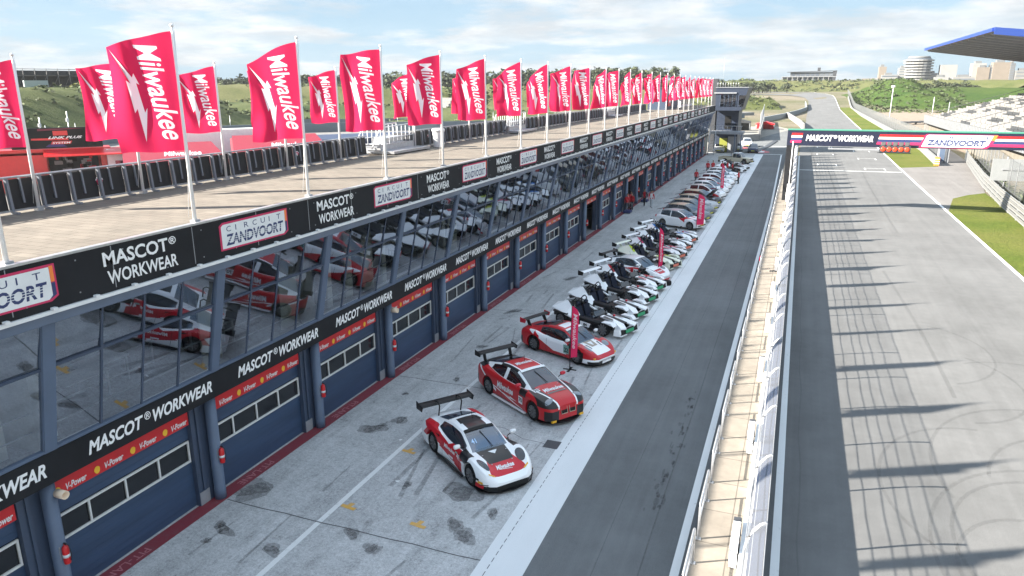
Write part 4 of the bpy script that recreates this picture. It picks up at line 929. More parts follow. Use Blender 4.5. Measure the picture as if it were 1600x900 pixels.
def make_wheel(parent, x, y, r, w, rim=RIM, name='wheel'):
    s = 1 if y > 0 else -1
    hub = MB().lathe([(r*.60, -w/2), (r*.60, w/2)], (0, 0, 0), 'y', 24, 0)
    o = MB().lathe([(.09, -w*.30*1), (.10, w*.42)], (0, 0, 0), 'y', 12, 0).build(name, rim, parent, loc=(x, y, r))
    MB().lathe([(r*.66, -w/2), (r*.90, -w/2-.005), (r*.985, -w/2+.03), (r, 0), (r*.985, w/2-.03), (r*.90, w/2+.005), (r*.66, w/2), (r*.62, w*.3), (r*.62, -w*.3), (r*.66, -w/2)], (0, 0, 0), 'y', 30, 0, True, False).build('tyre', TYRE, o)
    rm = MB(); rm.lathe([(r*.66, s*w*.46), (r*.61, s*w*.20), (r*.60, s*w*.02), (.02, s*w*.02)], (0, 0, 0), 'y', 24, 1, True, False); rm.lathe([(r*.67, s*w*.47), (r*.60, s*w*.43)], (0, 0, 0), 'y', 24, 0, True, False)
    for k in range(10):
        a = 2*math.pi*k/10; c, q = math.cos(a), math.sin(a); t = .026
        rm.obox((c*.07+q*t, s*w*.34, q*.07-c*t), (c*(r*.58), 0, q*(r*.58)), (-q*2*t, 0, c*2*t), (0, s*.04, 0), 0)
    rm.build('rim', [rim, WELL], o); return o
def loft(S, nx=46):
    """closed car body; S holds x stations and: w half width, zf fender top, zh centre height, zb underside"""
    xs = np.linspace(S['x'][0], S['x'][-1], nx); W = pch(S['x'], S['w'], xs); F = pch(S['x'], S['zf'], xs); Hh = pch(S['x'], S['zh'], xs); Bt = pch(S['x'], S['zb'], xs)
    vs = []; ring = []
    for x, w, f, h, b in zip(xs, W, F, Hh, Bt):
        s = f-S.get('sh', .10); mid = b+.5*(s-b); wa = S.get('waist', .985)
        half = [(0, b), (.55*w, b), (.90*w, b), (.975*w, b+.05), (1.0*w, b+.16), (.995*w, mid), (wa*w, s-.05), (.965*w, s+.02), (.90*w, f-.02), (.80*w, f), (.66*w, .55*f+.45*h), (.48*w, .15*f+.85*h), (.25*w, h+.004), (0, h+.006)]
        ring.append([(x, y, z) for y, z in half]+[(x, -y, z) for y, z in half[-2:0:-1]])
    n = len(ring[0]); mb = MB(); mb.v = [p for r in ring for p in r]
    for i in range(nx-1):
        for k in range(n):
            a, b_ = i*n+k, i*n+(k+1) % n; mb.f.append((a, b_, b_+n, a+n)); mb.m.append(0); mb.sm.append(True)
    mb.f.append(tuple(range(n))); mb.m.append(0); mb.sm.append(True); mb.f.append(tuple((nx-1)*n+k for k in range(n))[::-1]); mb.m.append(0); mb.sm.append(True)
    top = lambda x, y: float(np.interp(abs(y)/max(.01, pch(S['x'], S['w'], x)), [0, .25, .48, .66, .80, .90, .965, 1.0], [*(lambda f, h, s: (h+.006, h+.004, .15*f+.85*h, .55*f+.45*h, f, f-.02, s+.02, s-.06))(float(pch(S['x'], S['zf'], x)), float(pch(S['x'], S['zh'], x)), float(pch(S['x'], S['zf'], x))-S.get('sh', .10))]))
    wid = lambda x: float(pch(S['x'], S['w'], x))
    return mb, top, wid
def cut_arches(o, wheels, dark):
    """real openings for the wheels"""
    for (x, y, r, w) in wheels:
        s = 1 if y > 0 else -1
        c = MB().lathe([(r, -.55*s if False else -.28), (r, .28)], (x, y+s*.02, r-.0), 'y', 32, 0).build('cutter', WELL)
        bm = bmesh.new(); bm.from_mesh(c.data); bmesh.ops.recalc_face_normals(bm, faces=bm.faces); bm.to_mesh(c.data); bm.free()
        md = o.modifiers.new('b', 'BOOLEAN'); md.operation = 'DIFFERENCE'; md.object = c; md.solver = 'EXACT'
        bpy.context.view_layer.update(); dg = bpy.context.evaluated_depsgraph_get()
        me = bpy.data.meshes.new_from_object(o.evaluated_get(dg)); o.modifiers.clear(); old = o.data; o.data = me; bpy.data.meshes.remove(old); bpy.data.objects.remove(c)
    me = o.data; me.materials.clear(); me.materials.append(dark[0]); me.materials.append(dark[1])
    for p in me.polygons:
        c = p.center; p.material_index = 0
        for (x, y, r, w) in wheels:
            if math.hypot(c.x-x, c.z-r) < r-.003 and abs(c.y) < abs(y)+.02+.28 and abs(c.y) > abs(y)-.29 and c.y*y > 0: p.material_index = 1
        if abs(p.normal.z+1) < .05: p.material_index = 1
    sharpen(me, 32)
def cabin(C, top, nx=34):
    """roof, pillars and glass in one shell; returns mesh builder with slots 0 paint 1 side glass 2 windscreen 3 rear glass 4 roof"""
    xs = np.linspace(C['x'][0], C['x'][-1], nx); Z = pch(C['x'], C['z'], xs); RW = pch(C['x'], C['rw'], xs); BW = pch(C['x'], C['bw'], xs); mb = MB(); rings = []
    for x, z, rw, bw in zip(xs, Z, RW, BW):
        zb = min(top(x, bw)-.03, z-.01); h = z-zb
        e = max(zb+.005, z-.05*min(1, h/.15)); q = max(0.0, min(1.0, h/.25))
        half = [(bw, zb), (bw-.01, zb+min(.05, h*.3)), (bw+(rw-bw)*.55, zb+.55*(e-zb)), (rw, e-.004), (rw-.075, z), (rw*.62, z+.012*q), (rw*.3, z+.022*q), (0, z+.026*q)]
        rings.append([(x, y, zz) for y, zz in half]+[(x, -y, zz) for y, zz in half[-2::-1]])
    n = len(rings[0]); mb.v = [p for r in rings for p in r]; xw, xr, xp = C['ws'], C['rg'], C.get('side', (C['x'][0]+.35, C['x'][-1]-.25)); bp = C.get('bp')
    for i in range(nx-1):
        xm = (xs[i]+xs[i+1])/2
        for k in range(n-1):
            a = i*n+k; kk = min(k, n-2-k); m = 0
            if kk in (1, 2) and xp[0] < xm < xp[1] and not (bp and abs(xm-bp) < .045): m = 1
            elif kk >= 4: m = 2 if xm > xw else (3 if xm < xr else 4)
            elif kk == 3 and xr < xm < xw: m = 4
            mb.f.append((a, a+1, a+1+n, a+n)); mb.m.append(m); mb.sm.append(True)
    return mb, xs, Z
def mirror_pair(root, x, y, z, mat, s=1.0):
    for sd in (1, -1):
        m = MB(); m.lathe([(.02, -.10), (.065, -.08), (.075, 0), (.06, .07), (.02, .09)], (0, 0, 0), 'y', 12, 0); m.v = [(q[0]*.95, q[1]*1.2, q[2]) for q in m.v]; m.tube([(0, -sd*.05, -.02), (.04, -sd*.24, -.08)], .016, 6, 1)
        m.build('side_mirror', [mat, CARB], root, loc=(x, sd*y, z))
def headlights(root, top, x0, x1, y0, y1, mat=LAMPD, tilt=0.0):
    for sd in (1, -1):
        m = MB(); cx, cy, rx, ry = (x0+x1)/2, (y0+y1)/2, (x1-x0)/2, (y1-y0)/2; n = 16; ring = []
        for rr, lift in ((1.0, .006), (.6, .022), (.0, .026)):
            for k in range(n):
                a = 2*math.pi*k/n; u, v = rx*rr*math.cos(a), ry*rr*math.sin(a); xx = cx+u+tilt*v; yy = cy+v-tilt*u; ring.append((xx, sd*yy, top(xx, yy)+lift))
        fs = [(j*n+k, j*n+(k+1) % n, (j+1)*n+(k+1) % n, (j+1)*n+k) for j in range(2) for k in range(n)]
        m.geo(ring, fs, 0, True).build('headlight', mat, root)
def rear_wing(root, x, z, half, chord, strut_y, strut_x, strut_z, mat=CARB, end=.28, swan=True, end_mat=None, tilt=.10, name='rear_wing'):
    w = MB(); n = 8; prof = [(-.5, .0), (-.3, .035), (.0, .05), (.3, .035), (.5, .0), (.2, -.015), (-.2, -.012)]
    w.prism([(x+a*chord, -half, z+b_+tilt*-a*chord) for a, b_ in prof], (0, 2*half, 0))
    o = w.build(name, mat, root)
    for sd in (1, -1):
        e = MB(); e.prism([(x-.62*chord, sd*half, z-end*.62), (x+.45*chord, sd*half, z-end*.55), (x+.62*chord, sd*half, z+.04), (x-.62*chord, sd*half, z+.10)], (0, .02*sd, 0)); e.build('end_plate', end_mat or mat, o)
    for sd in (1, -1):
        s = MB()
        if swan: s.tube([(strut_x, sd*strut_y, strut_z), (strut_x+.10, sd*strut_y, z+.02), (strut_x+.02, sd*strut_y, z+.12), (x+.05, sd*strut_y, z+.10), (x, sd*strut_y, z+.05)], [.028, .026, .024, .024, .02], 6)
        else: s.prism([(strut_x-.10, sd*strut_y-.012, strut_z), (strut_x+.10, sd*strut_y-.012, strut_z), (x+.12, sd*strut_y-.012, z), (x-.10, sd*strut_y-.012, z)], (0, .024, 0))
        s.build('wing_strut', mat, o)
    return o
def decal_top(mb, t, top, cx, cy, w, h, m, rot=0.0, lift=.012, **k):
    """writing laid on the bonnet or roof; read from in front of the car when rot = 0"""
    g = text_geo(t, cut=.25, **k); x0, x1, y0, y1 = text_size(g); pts = []
    for q in g[0]:
        u = ((q[0]-x0)/(x1-x0)-.5)*w; v = ((q[1]-y0)/(y1-y0)-.5)*h; c, s = math.cos(rot), math.sin(rot); u, v = u*c-v*s, u*s+v*c
        X, Y = cx-v, cy+u; pts.append((X, Y, top(X, Y)+lift))
    mb.geo(pts, g[1], m)
def quad_top(mb, top, pts, m, lift=.008):
    """a printed patch on the upper surface from four (x, y) corners, split so that it follows the curve"""
    n = 6; (a, b_, c, d) = [Vector((*p, 0)) for p in pts]; vs = []
    for j in range(n+1):
        for i in range(n+1):
            p = (a.lerp(b_, i/n)).lerp(d.lerp(c, i/n), j/n); vs.append((p.x, p.y, top(p.x, p.y)+lift))
    mb.geo(vs, [(j*(n+1)+i, j*(n+1)+i+1, (j+1)*(n+1)+i+1, (j+1)*(n+1)+i) for j in range(n) for i in range(n)], m)
def side_text(mb, t, wid, x0, z0, w, h, m, sides=(-1, 1), zf=None, off=.012, **k):
    """writing on the doors: on the right side it runs from tail to nose reversed so that it reads correctly"""
    for sd in sides:
        g = text_geo(t, cut=.4, **k); a0, a1, b0, b1 = text_size(g); pts = []
        for q in g[0]:
            u = (q[0]-a0)/(a1-a0)*w; v = (q[1]-b0)/(b1-b0)*h; X = x0+u if sd < 0 else x0+w-u; pts.append((X, sd*(wid(X)+off), z0+v))
        mb.geo(pts, g[1], m)
def front_plate(root, x, y0, y1, z0, z1, mat, name, th=.02, rake=0.0):
    n = 8; vs = []; 
    m = MB(); m.prism([(x, y0, z0), (x, y1, z0), (x-rake, y1, z1), (x-rake, y0, z1)], (th, 0, 0)); return m.build(name, mat, root)
def splitter(root, wid, xn, half, z=.07, d=.12, mat=CARB):
    pts = [(xn-.75, half+.02), (xn-.35, half+.03), (xn-.08, half*.80), (xn+d*.6, half*.42), (xn+d, 0)]
    pts = pts+[(x, -y) for x, y in pts[-2::-1]]
    MB().prism([(x, y, z) for x, y in pts], (0, 0, .025)).build('front_splitter', mat, root)
def wiper(root, C, Zf, xw, y):
    pass
def zon(C, x): return float(pch(C['x'], C['z'], x))
def screen_strip(root, C, x0, x1, mat, name, txt=None, tm=None, lift=.02):
    """sun strip across the top of the windscreen"""
    n = 8; mb = MB(); vs = []
    for j in range(3):
        x = x0+(x1-x0)*j/2; rw = float(pch(C['x'], C['rw'], x))-.085
        for i in range(n+1): y = -rw+2*rw*i/n; t = abs(y)/rw; vs.append((x, y, zon(C, x)+.026*(1-t*t)+lift))
    mb.geo(vs, [(j*(n+1)+i, j*(n+1)+i+1, (j+1)*(n+1)+i+1, (j+1)*(n+1)+i) for j in range(2) for i in range(n)], 0)
    if txt:
        g = text_geo(txt, cut=.5, bold=.02); a0, a1, b0, b1 = text_size(g); rw = float(pch(C['x'], C['rw'], x0))*.68
        pts = []
        for q in g[0]:
            y = -rw+2*rw*(q[0]-a0)/(a1-a0); X = x1-(x1-x0)*(.25+.5*(q[1]-b0)/(b1-b0)); pts.append((X, y, zon(C, X)+.026*(1-(y/(rw*1.3))**2)+lift+.008))
        mb.geo(pts, g[1], 1)
    return mb.build(name, [mat, tm or CWHITE], root)


def near_details(c, top, wid, C, xd, xa, zt_, tint=None):
    """shut lines, bonnet pins, wiper, roll cage, aerial and small sponsor patches of the nearest cars"""
    for sd in (1, -1):
        for x0 in (xd, xa):
            m = MB(); zs = [.22+(zt_-.22)*k/8 for k in range(9)]
            for a, b_ in zip(zs[:-1], zs[1:]): m.poly([(x0-.006+.06*(a-.5), sd*(wid(x0)+.0085), a), (x0+.006+.06*(a-.5), sd*(wid(x0)+.0085), a), (x0+.006+.06*(b_-.5), sd*(wid(x0)+.0085), b_), (x0-.006+.06*(b_-.5), sd*(wid(x0)+.0085), b_)])
            m.build('shut_line', CBLK, c)
        cg = MB(); r0 = zon(C, -.3)-.06
        cg.tube([(C['ws']+.42, sd*.58, zon(C, C['ws']+.42)-.10), (C['ws']-.05, sd*.50, r0), (C['rg']+.1, sd*.46, r0), (C['rg']-.35, sd*.42, .75)], .022, 6); cg.tube([(C['rg']+.1, sd*.46, r0), (C['ws']-.1, sd*.66, .62)], .02, 6); cg.build('roll_cage', M_['grey'], c)
        for x0, y0 in ((1.15, .42), (1.62, .36)): MB().lathe([(.025, 0), (.02, .012)], (x0, sd*y0, top(x0, sd*y0)+.006), 'z', 10).build('bonnet_pin', M_['steel'], c)
    MB().tube([(C['x'][-1]-.04, .10, zon(C, C['x'][-1]-.04)+.05), (C['ws']+.22, -.05, zon(C, C['ws']+.22)+.055)], .012, 5).build('wiper', CBLK, c)
    MB().tube([(-.45, .12, zon(C, -.45)+.02), (-.50, .12, zon(C, -.45)+.26)], .008, 5).build('aerial', CBLK, c)
    MB().box((-.55, -.30, .45), (-.05, .30, 1.0)).build('driver_seat', SEAT, c)
# ---------------------------------------------------------------- archetypes
S911 = dict(x=[-2.28, -2.12, -1.65, -1.2, -.7, -.1, .6, 1.0, 1.32, 1.75, 2.08, 2.24], w=[.80, .95, 1.02, 1.03, .97, .93, .945, 1.0, 1.01, .95, .80, .58], zf=[.74, .84, .92, .94, .86, .80, .80, .84, .855, .76, .56, .40], zh=[.82, .90, .96, .98, .96, .90, .86, .79, .745, .62, .47, .36], zb=[.24, .16, .12, .11, .10, .10, .10, .10, .10, .10, .10, .12], sh=.13)
C911 = dict(x=[-1.72, -1.30, -.85, -.35, .05, .42, .92], z=[.96, 1.08, 1.195, 1.245, 1.225, 1.09, .80], rw=[.52, .58, .60, .60, .60, .64, .70], bw=[.60, .74, .80, .82, .82, .80, .74], ws=.10, rg=-.95, side=(-1.05, .62))
SBMW = dict(x=[-2.32, -2.2, -1.8, -1.36, -.8, 0, .7, 1.1, 1.45, 1.9, 2.18, 2.30], w=[.78, .88, .94, .975, .935, .93, .935, .965, .975, .92, .82, .70], zf=[.92, 1.02, 1.04, 1.02, .97, .94, .94, .955, .95, .88, .78, .66], zh=[.98, 1.06, 1.08, 1.06, 1.04, 1.02, 1.02, 1.00, .975, .92, .84, .72], zb=[.30, .22, .16, .14, .13, .13, .13, .13, .13, .14, .16, .20], sh=.11)
CBMW = dict(x=[-1.95, -1.50, -1.0, -.4, .05, .40, 1.02], z=[1.075, 1.20, 1.325, 1.385, 1.375, 1.27, .985], rw=[.55, .60, .61, .62, .62, .65, .72], bw=[.62, .74, .80, .83, .83, .82, .76], ws=.14, rg=-.98, side=(-1.42, .72), bp=-.42)
SCAY = dict(x=[-2.18, -2.05, -1.7, -1.26, -.8, 0, .6, .95, 1.22, 1.65, 2.0, 2.18], w=[.76, .88, .94, .96, .915, .89, .895, .925, .935, .89, .77, .56], zf=[.76, .88, .93, .94, .87, .82, .81, .83, .835, .75, .58, .42], zh=[.86, .94, .97, .97, .95, .90, .86, .80, .755, .645, .50, .38], zb=[.26, .18, .14, .13, .12, .12, .12, .12, .12, .12, .12, .14], sh=.12)
CCAY = dict(x=[-1.80, -1.30, -.75, -.2, .18, .52, 1.05], z=[.96, 1.09, 1.215, 1.265, 1.245, 1.12, .80], rw=[.50, .56, .58, .59, .59, .62, .68], bw=[.56, .70, .76, .79, .79, .78, .70], ws=.24, rg=-.80, side=(-1.05, .74))
SHAT = dict(x=[-1.92, -1.82, -1.5, -1.22, -.6, 0, .7, 1.1, 1.34, 1.7, 1.92, 2.02], w=[.78, .86, .90, .915, .88, .875, .88, .90, .91, .86, .76, .62], zf=[.90, .98, 1.0, 1.0, .97, .94, .92, .92, .905, .84, .72, .58], zh=[.95, 1.02, 1.04, 1.04, 1.02, 1.0, .99, .975, .95, .88, .78, .64], zb=[.32, .24, .20, .18, .17, .17, .17, .17, .17, .18, .20, .26], sh=.10)
CHAT = dict(x=[-1.90, -1.72, -1.35, -.7, -.1, .30, 1.02], z=[1.03, 1.23, 1.40, 1.455, 1.445, 1.345, .965], rw=[.58, .60, .61, .62, .62, .64, .72], bw=[.68, .74, .79, .81, .81, .81, .74], ws=.05, rg=-1.45, side=(-1.48, .74), bp=-.55)
PROTO = {}
def shell(key, S, C, wheels):
    """body and cabin meshes are made once for each kind of car"""
    if key in PROTO: return PROTO[key]
    mb, top, wid = loft(S); o = mb.build('body', WELL); bm = bmesh.new(); bm.from_mesh(o.data); bmesh.ops.recalc_face_normals(bm, faces=bm.faces); bm.to_mesh(o.data); bm.free()
    cut_arches(o, wheels, (WELL, WELL)); cb, xs, Z = cabin(C, top); co = cb.build('cabin', [WELL]*5, None); sharpen(co.data, 30)
    PROTO[key] = (o.data, co.data, top, wid); bpy.data.objects.remove(o); bpy.data.objects.remove(co); return PROTO[key]
def base_car(name, key, S, C, wheels, paint, loc, ang, label, cat='race car', group=None, roof=None, scale=1.0, rim=RIM, ww=.28, glass=None, wscreen=None):
    bm_, cm, top, wid = shell(key, S, C, wheels)
    r = empty(name, (loc[0], loc[1], 0.003), R(ang), label, cat, group); r.scale = (scale,)*3
    me = bm_.copy(); me.materials[0] = paint; me.materials[1] = WELL; link(bpy.data.objects.new('body', me), r)
    me = cm.copy(); g = glass or CGLASS
    for i, m in enumerate((paint, g, wscreen or g, g, roof or paint)): me.materials[i] = m
    cab = link(bpy.data.objects.new('cabin', me), r)
    for (x, y, rr, w) in wheels: make_wheel(r, x, y*(1.0), rr-.035, ww, rim)
    return r, cab, top, wid
W911 = [(1.30, .83, .385, .3), (1.30, -.83, .385, .3), (-1.21, .84, .395, .3), (-1.21, -.84, .395, .3)]
WBMW = [(1.45, .80, .385, .3), (1.45, -.80, .385, .3), (-1.40, .80, .385, .3), (-1.40, -.80, .385, .3)]
WCAY = [(1.22, .77, .375, .3), (1.22, -.77, .375, .3), (-1.26, .78, .38, .3), (-1.26, -.78, .38, .3)]
WHAT = [(1.34, .75, .36, .3), (1.34, -.75, .36, .3), (-1.22, .75, .36, .3), (-1.22, -.75, .36, .3)]

# ---- 1: white and red GT3 car
p1 = car_paint('gt_white_red_paint', WHT, [
    (REDC, [(-1, 0, 0, .75), (0, 1, 0, -.70), (.30, 0, 1, -.30), (-.25, 0, -1, .66)]),
    (REDC, [(1, 0, 0, .95), (-1, 0, 0, .80), (0, 1, 0, -.80), (.45, 0, -1, .82), (-.35, 0, 1, -.30)]),
    (REDC, [(-1, 0, 0, -1.15), (0, 1, 0, -.72), (0, 0, 1, -.50), (0.9, 0, -1, 2.2)]),
    (REDC, [(1, 0, 0, -.95), (0, -1, 0, .60), (.30, -1, 0, .02), (-1, 0, 0, 2.06)]),
    (BLK, [(1, 0, 0, -.80), (-1, 0, 0, 1.58), (-.12, -1, 0, .62)]),
    (REDC, [(1, 0, 0, -1.55), (-.20, 0, -1, .68), (0, 0, -1, .33)]),
    (BLK, [(1, 0, 0, -1.9), (0, 0, -1, .285), (0, -1, 0, .86)]), (BLK, [(0, 0, -1, .17)]),
    (BLK, [(1, 0, 0, -.55), (-1, 0, 0, 1.15), (0, 1, 0, -.70), (0, 0, 1, -.60)]),
    (WHT, [(-.25, 0, -1, .28), (1, 0, 0, 1.0), (-1, 0, 0, .95), (0, 1, 0, -.8)])])
roof1 = car_paint('gt_roof_print', WHT, [(BLK, [(0, -1, 0, .34), (-.15, -1, 0, .42), (1, 0, 0, .75)])])
c1, cab1, top, wid = base_car('race_car', '911', S911, C911, W911, p1, (-9.02, 20.05), -37, 'white and red race car number 41 with tall black wing, nearest in the row', roof=roof1, scale=1.02, wscreen=BLUEG)
rear_wing(c1, -2.16, 1.30, .97, .40, .42, -1.86, .90)
headlights(c1, top, 1.34, 1.86, .52, .80, LAMPD, .18); mirror_pair(c1, .62, 1.02, 1.02, CWHITE); splitter(c1, wid, 2.2, .94)
front_plate(c1, 2.20, -.54, .54, .135, .285, CBLK, 'air_intake', .06)
for sd in (1, -1): MB().prism([(2.02, sd*.60, .14), (2.12, sd*.56, .14), (2.10, sd*.78, .30), (1.98, sd*.82, .30)], (.06, 0, 0)).build('side_intake', CBLK, c1)
for sd in (1, -1): MB().prism([(1.90, sd*.86, .30), (2.10, sd*.72, .33), (2.10, sd*.80, .33), (1.88, sd*.97, .30)], (0, 0, .015)).build('dive_plane', CARB, c1)
mb = MB(); decal_top(mb, 'Milwaukee', top, 1.78, 0, .62, .17, 0, shear=.3, bold=.03); quad_top(mb, top, [(1.86, -.25), (1.92, .2), (1.905, .2), (1.845, -.2)], 0)
side_text(mb, 'Milwaukee', wid, -.42, .56, .72, .15, 0, shear=.3, bold=.03, off=.016)
side_text(mb, 'GOCOMBIUS', wid, 1.72, .36, .30, .05, 1, off=.02) if False else None
quad_top(mb, top, [(1.02, -.16), (1.02, .16), (1.20, .0), (1.20, -.001)], 0); decal_top(mb, 'Brand', top, 1.32, .05, .28, .09, 0, bold=.02) if False else None
for sd in (1, -1): quad_top(mb, top, [(1.98, sd*.70), (2.04, sd*.52), (2.09, sd*.50), (2.03, sd*.69)], 2, .014)
side_text(mb, '41', wid, .42, .52, .20, .20, 0, bold=.03, off=.014)
mb.build('bonnet_decals', [CWHITE, CBLK, CYEL], c1)
screen_strip(c1, C911, .12, .24, CBLK, 'sun_strip', 'POWERTOOLS RACING' if False else None, CYEL)
mb = MB(); g = text_geo('41', bold=.03); x0, x1, y0, y1 = text_size(g)
mb.geo([(.66-.15*(q[1]-y0)/(y1-y0), -.50+.17*(q[0]-x0)/(x1-x0), zon(C911, .66-.15*(q[1]-y0)/(y1-y0))+.030) for q in g[0]], g[1], 0); mb.build('number_decal', pmat('pale_blue_print', (.45, .62, .85), .5), c1)
for sd in (1, -1):
    MB().prism([(-1.02, sd*.985, .50), (-.80, sd*.955, .50), (-.78, sd*.925, .80), (-.98, sd*.95, .82)], (0, sd*.02, 0)).build('side_vent', CBLK, c1)
    MB().prism([(-.9, sd*.96, .09), (.85, sd*.95, .09), (.85, sd*1.02, .09), (-.9, sd*1.04, .09)], (0, 0, .04)).build('side_skirt', CARB, c1)
for sd in (1, -1): MB().prism([(-.62, sd*.28, 1.252), (-.30, sd*.34, 1.258), (-.30, sd*.40, 1.255), (-.62, sd*.36, 1.244)], (0, 0, .012)).build('roof_hatch', CARB, c1)
near_details(c1, top, wid, C911, .58, -.55, .78)
mb = MB()
for x0, w_, z0, m in ((1.60, .22, .40, 1), (1.78, .18, .33, 2), (-.15, .30, .34, 0), (.10, .16, .24, 0), (.34, .14, .68, 3)):
    for sd in (1, -1): mb.poly([(x0, sd*(wid(x0)+.012), z0), (x0+w_, sd*(wid(x0+w_)+.012), z0), (x0+w_, sd*(wid(x0+w_)+.012), z0+.07), (x0, sd*(wid(x0)+.012), z0+.07)], m)
mb.build('sponsor_patches', [CWHITE, CBLK, CYEL, pmat('pale_green_patch', (.25, .5, .42), .5)], c1)
# ---- 2: red coupe
p2 = car_paint('coupe_red_paint', (0.52, 0.012, 0.018), [
    (WHT, [(.18, 0, 1, -.30), (-.18, 0, -1, .345), (0, 1, 0, -.8), (1, 0, 0, 1.2), (-1, 0, 0, 1.2)]),
    (WHT, [(.55, 0, 1, .17), (-.55, 0, -1, -.08), (0, 1, 0, -.7), (-1, 0, 0, -.85)]),
    (BLK, [(1, 0, 0, -1.0), (.10, 1, 0, -.62), (.22, -1, 0, .56), (0, 0, 1, -.66)]),
    (WHT, [(1, 0, 0, -.85), (.22, 1, 0, -.88), (-.22, -1, 0, .945), (0, 0, 1, -.6)]),
    (BLK, [(1, 0, 0, -.62), (-1, 0, 0, 1.05), (0, 1, 0, -.8), (0, 0, 1, -.72)]),
    (BLK, [(-1, 0, 0, -1.78), (0, 0, 1, -1.0)]),
    (BLK, [(-1, 0, 0, -2.1), (0, 0, -1, .62)]),
    (BLK, [(1, 0, 0, -2.05), (0, 0, -1, .56), (0, 1, 0, -.40)])])
roof2 = car_paint('coupe_roof_print', (0.55, 0.015, 0.02), [(WHT, [(0, 1, 0, -.44), (0, -1, 0, .50)]), (BLK, [(0, 1, 0, -.50)])])
pil2 = car_paint('coupe_pillar', WHT, [])
c2, cab2, top, wid = base_car('race_car', 'bmw', SBMW, CBMW, WBMW, p2, (-8.98, 25.15), -34, 'red race car with white lines and black rear wing, second from the near end', roof=roof2, scale=1.05)
cab2.data.materials[0] = pil2
rear_wing(c2, -2.20, 1.40, .86, .34, .60, -2.08, 1.06, swan=False, end=.20); mirror_pair(c2, .72, 1.02, 1.12, p2 if False else CRED)
headlights(c2, top, 1.92, 2.12, .46, .82, LAMPG, .3); splitter(c2, wid, 2.28, .92, .10, .14)
for sd in (1, -1):
    gm = MB().prism([(2.30, sd*.05, .42), (2.30, sd*.30, .42), (2.24, sd*.34, .66), (2.24, sd*.05, .68)], (.03, 0, 0)); gm.build('grille', CBLK, c2)
    MB().tube([(2.345, sd*.05, .42), (2.345, sd*.30, .42), (2.285, sd*.34, .66), (2.285, sd*.05, .68), (2.345, sd*.05, .42)], .014, 5).build('grille_frame', CYEL if False else pmat('pale_gold_trim', (.45, .38, .28), .4), c2)
    MB().box((2.22, sd*.52, .15), (2.315, sd*.70, .23)).build('yellow_sticker', CYEL, c2)
    MB().prism([(2.20, sd*.40, .28), (2.24, sd*.44, .52), (2.13, sd*.80, .54), (2.10, sd*.78, .30)], (.07, 0, 0)).build('side_intake', CBLK, c2)
    MB().prism([(-1.05, sd*.93, .12), (1.05, sd*.93, .12), (1.05, sd*1.0, .12), (-1.05, sd*1.01, .12)], (0, 0, .04)).build('side_skirt', CWHITE, c2)
mb = MB(); decal_top(mb, 'Milwaukee', top, 1.42, 0, .86, .24, 0, shear=.3, bold=.03); side_text(mb, 'Milwaukee', wid, -.78, .52, 1.05, .27, 0, shear=.3, bold=.03, off=.014)
for sd in (1, -1):
    mb.poly([(-.7, sd*(wid(-.7)+.014), .46), (.1, sd*(wid(.1)+.014), .40), (.05, sd*(wid(.05)+.014), .45), (.5, sd*(wid(.5)+.014), .38), (.02, sd*(wid(.02)+.014), .36), (.0, sd*(wid(0)+.014), .385)], 0)
    mb.poly([(.62, sd*(wid(.62)+.014), .40), (.88, sd*(wid(.88)+.014), .40), (.88, sd*(wid(.88)+.014), .68), (.62, sd*(wid(.62)+.014), .68)], 0)
side_text(mb, '70', wid, .645, .46, .21, .17, 1, bold=.03, off=.018); side_text(mb, 'JANTAX', wid, -1.62, .82, .44, .10, 1, off=.016) if False else None
quad_top(mb, top, [(1.12, -.72), (1.12, -.48), (1.34, -.48), (1.34, -.72)], 0); decal_top(mb, '70', top, 1.23, -.60, .17, .13, 1, bold=.02, lift=.018)
mb.build('door_decals', [CWHITE, CBLK], c2)
screen_strip(c2, CBMW, .15, .27, CWHITE, 'sun_strip', None); mb = MB(); rt = lambda X, Y: zon(CBMW, X)+.026*(1-(Y/.6)**2)
decal_top(mb, 'Milwaukee', rt, -.38, 0, .72, .25, 0, shear=.3, bold=.03, lift=.012); mb.build('roof_decal', CWHITE, c2)
near_details(c2, top, wid, CBMW, .70, -.48, .92)
quad_top_ = MB(); quad_top(quad_top_, top, [(1.60, -.42), (1.60, .42), (1.70, .40), (1.70, -.40)], 0, .010); quad_top_.build('bonnet_vent', pmat('dull_vent', (.20, .16, .15), .6), c2)
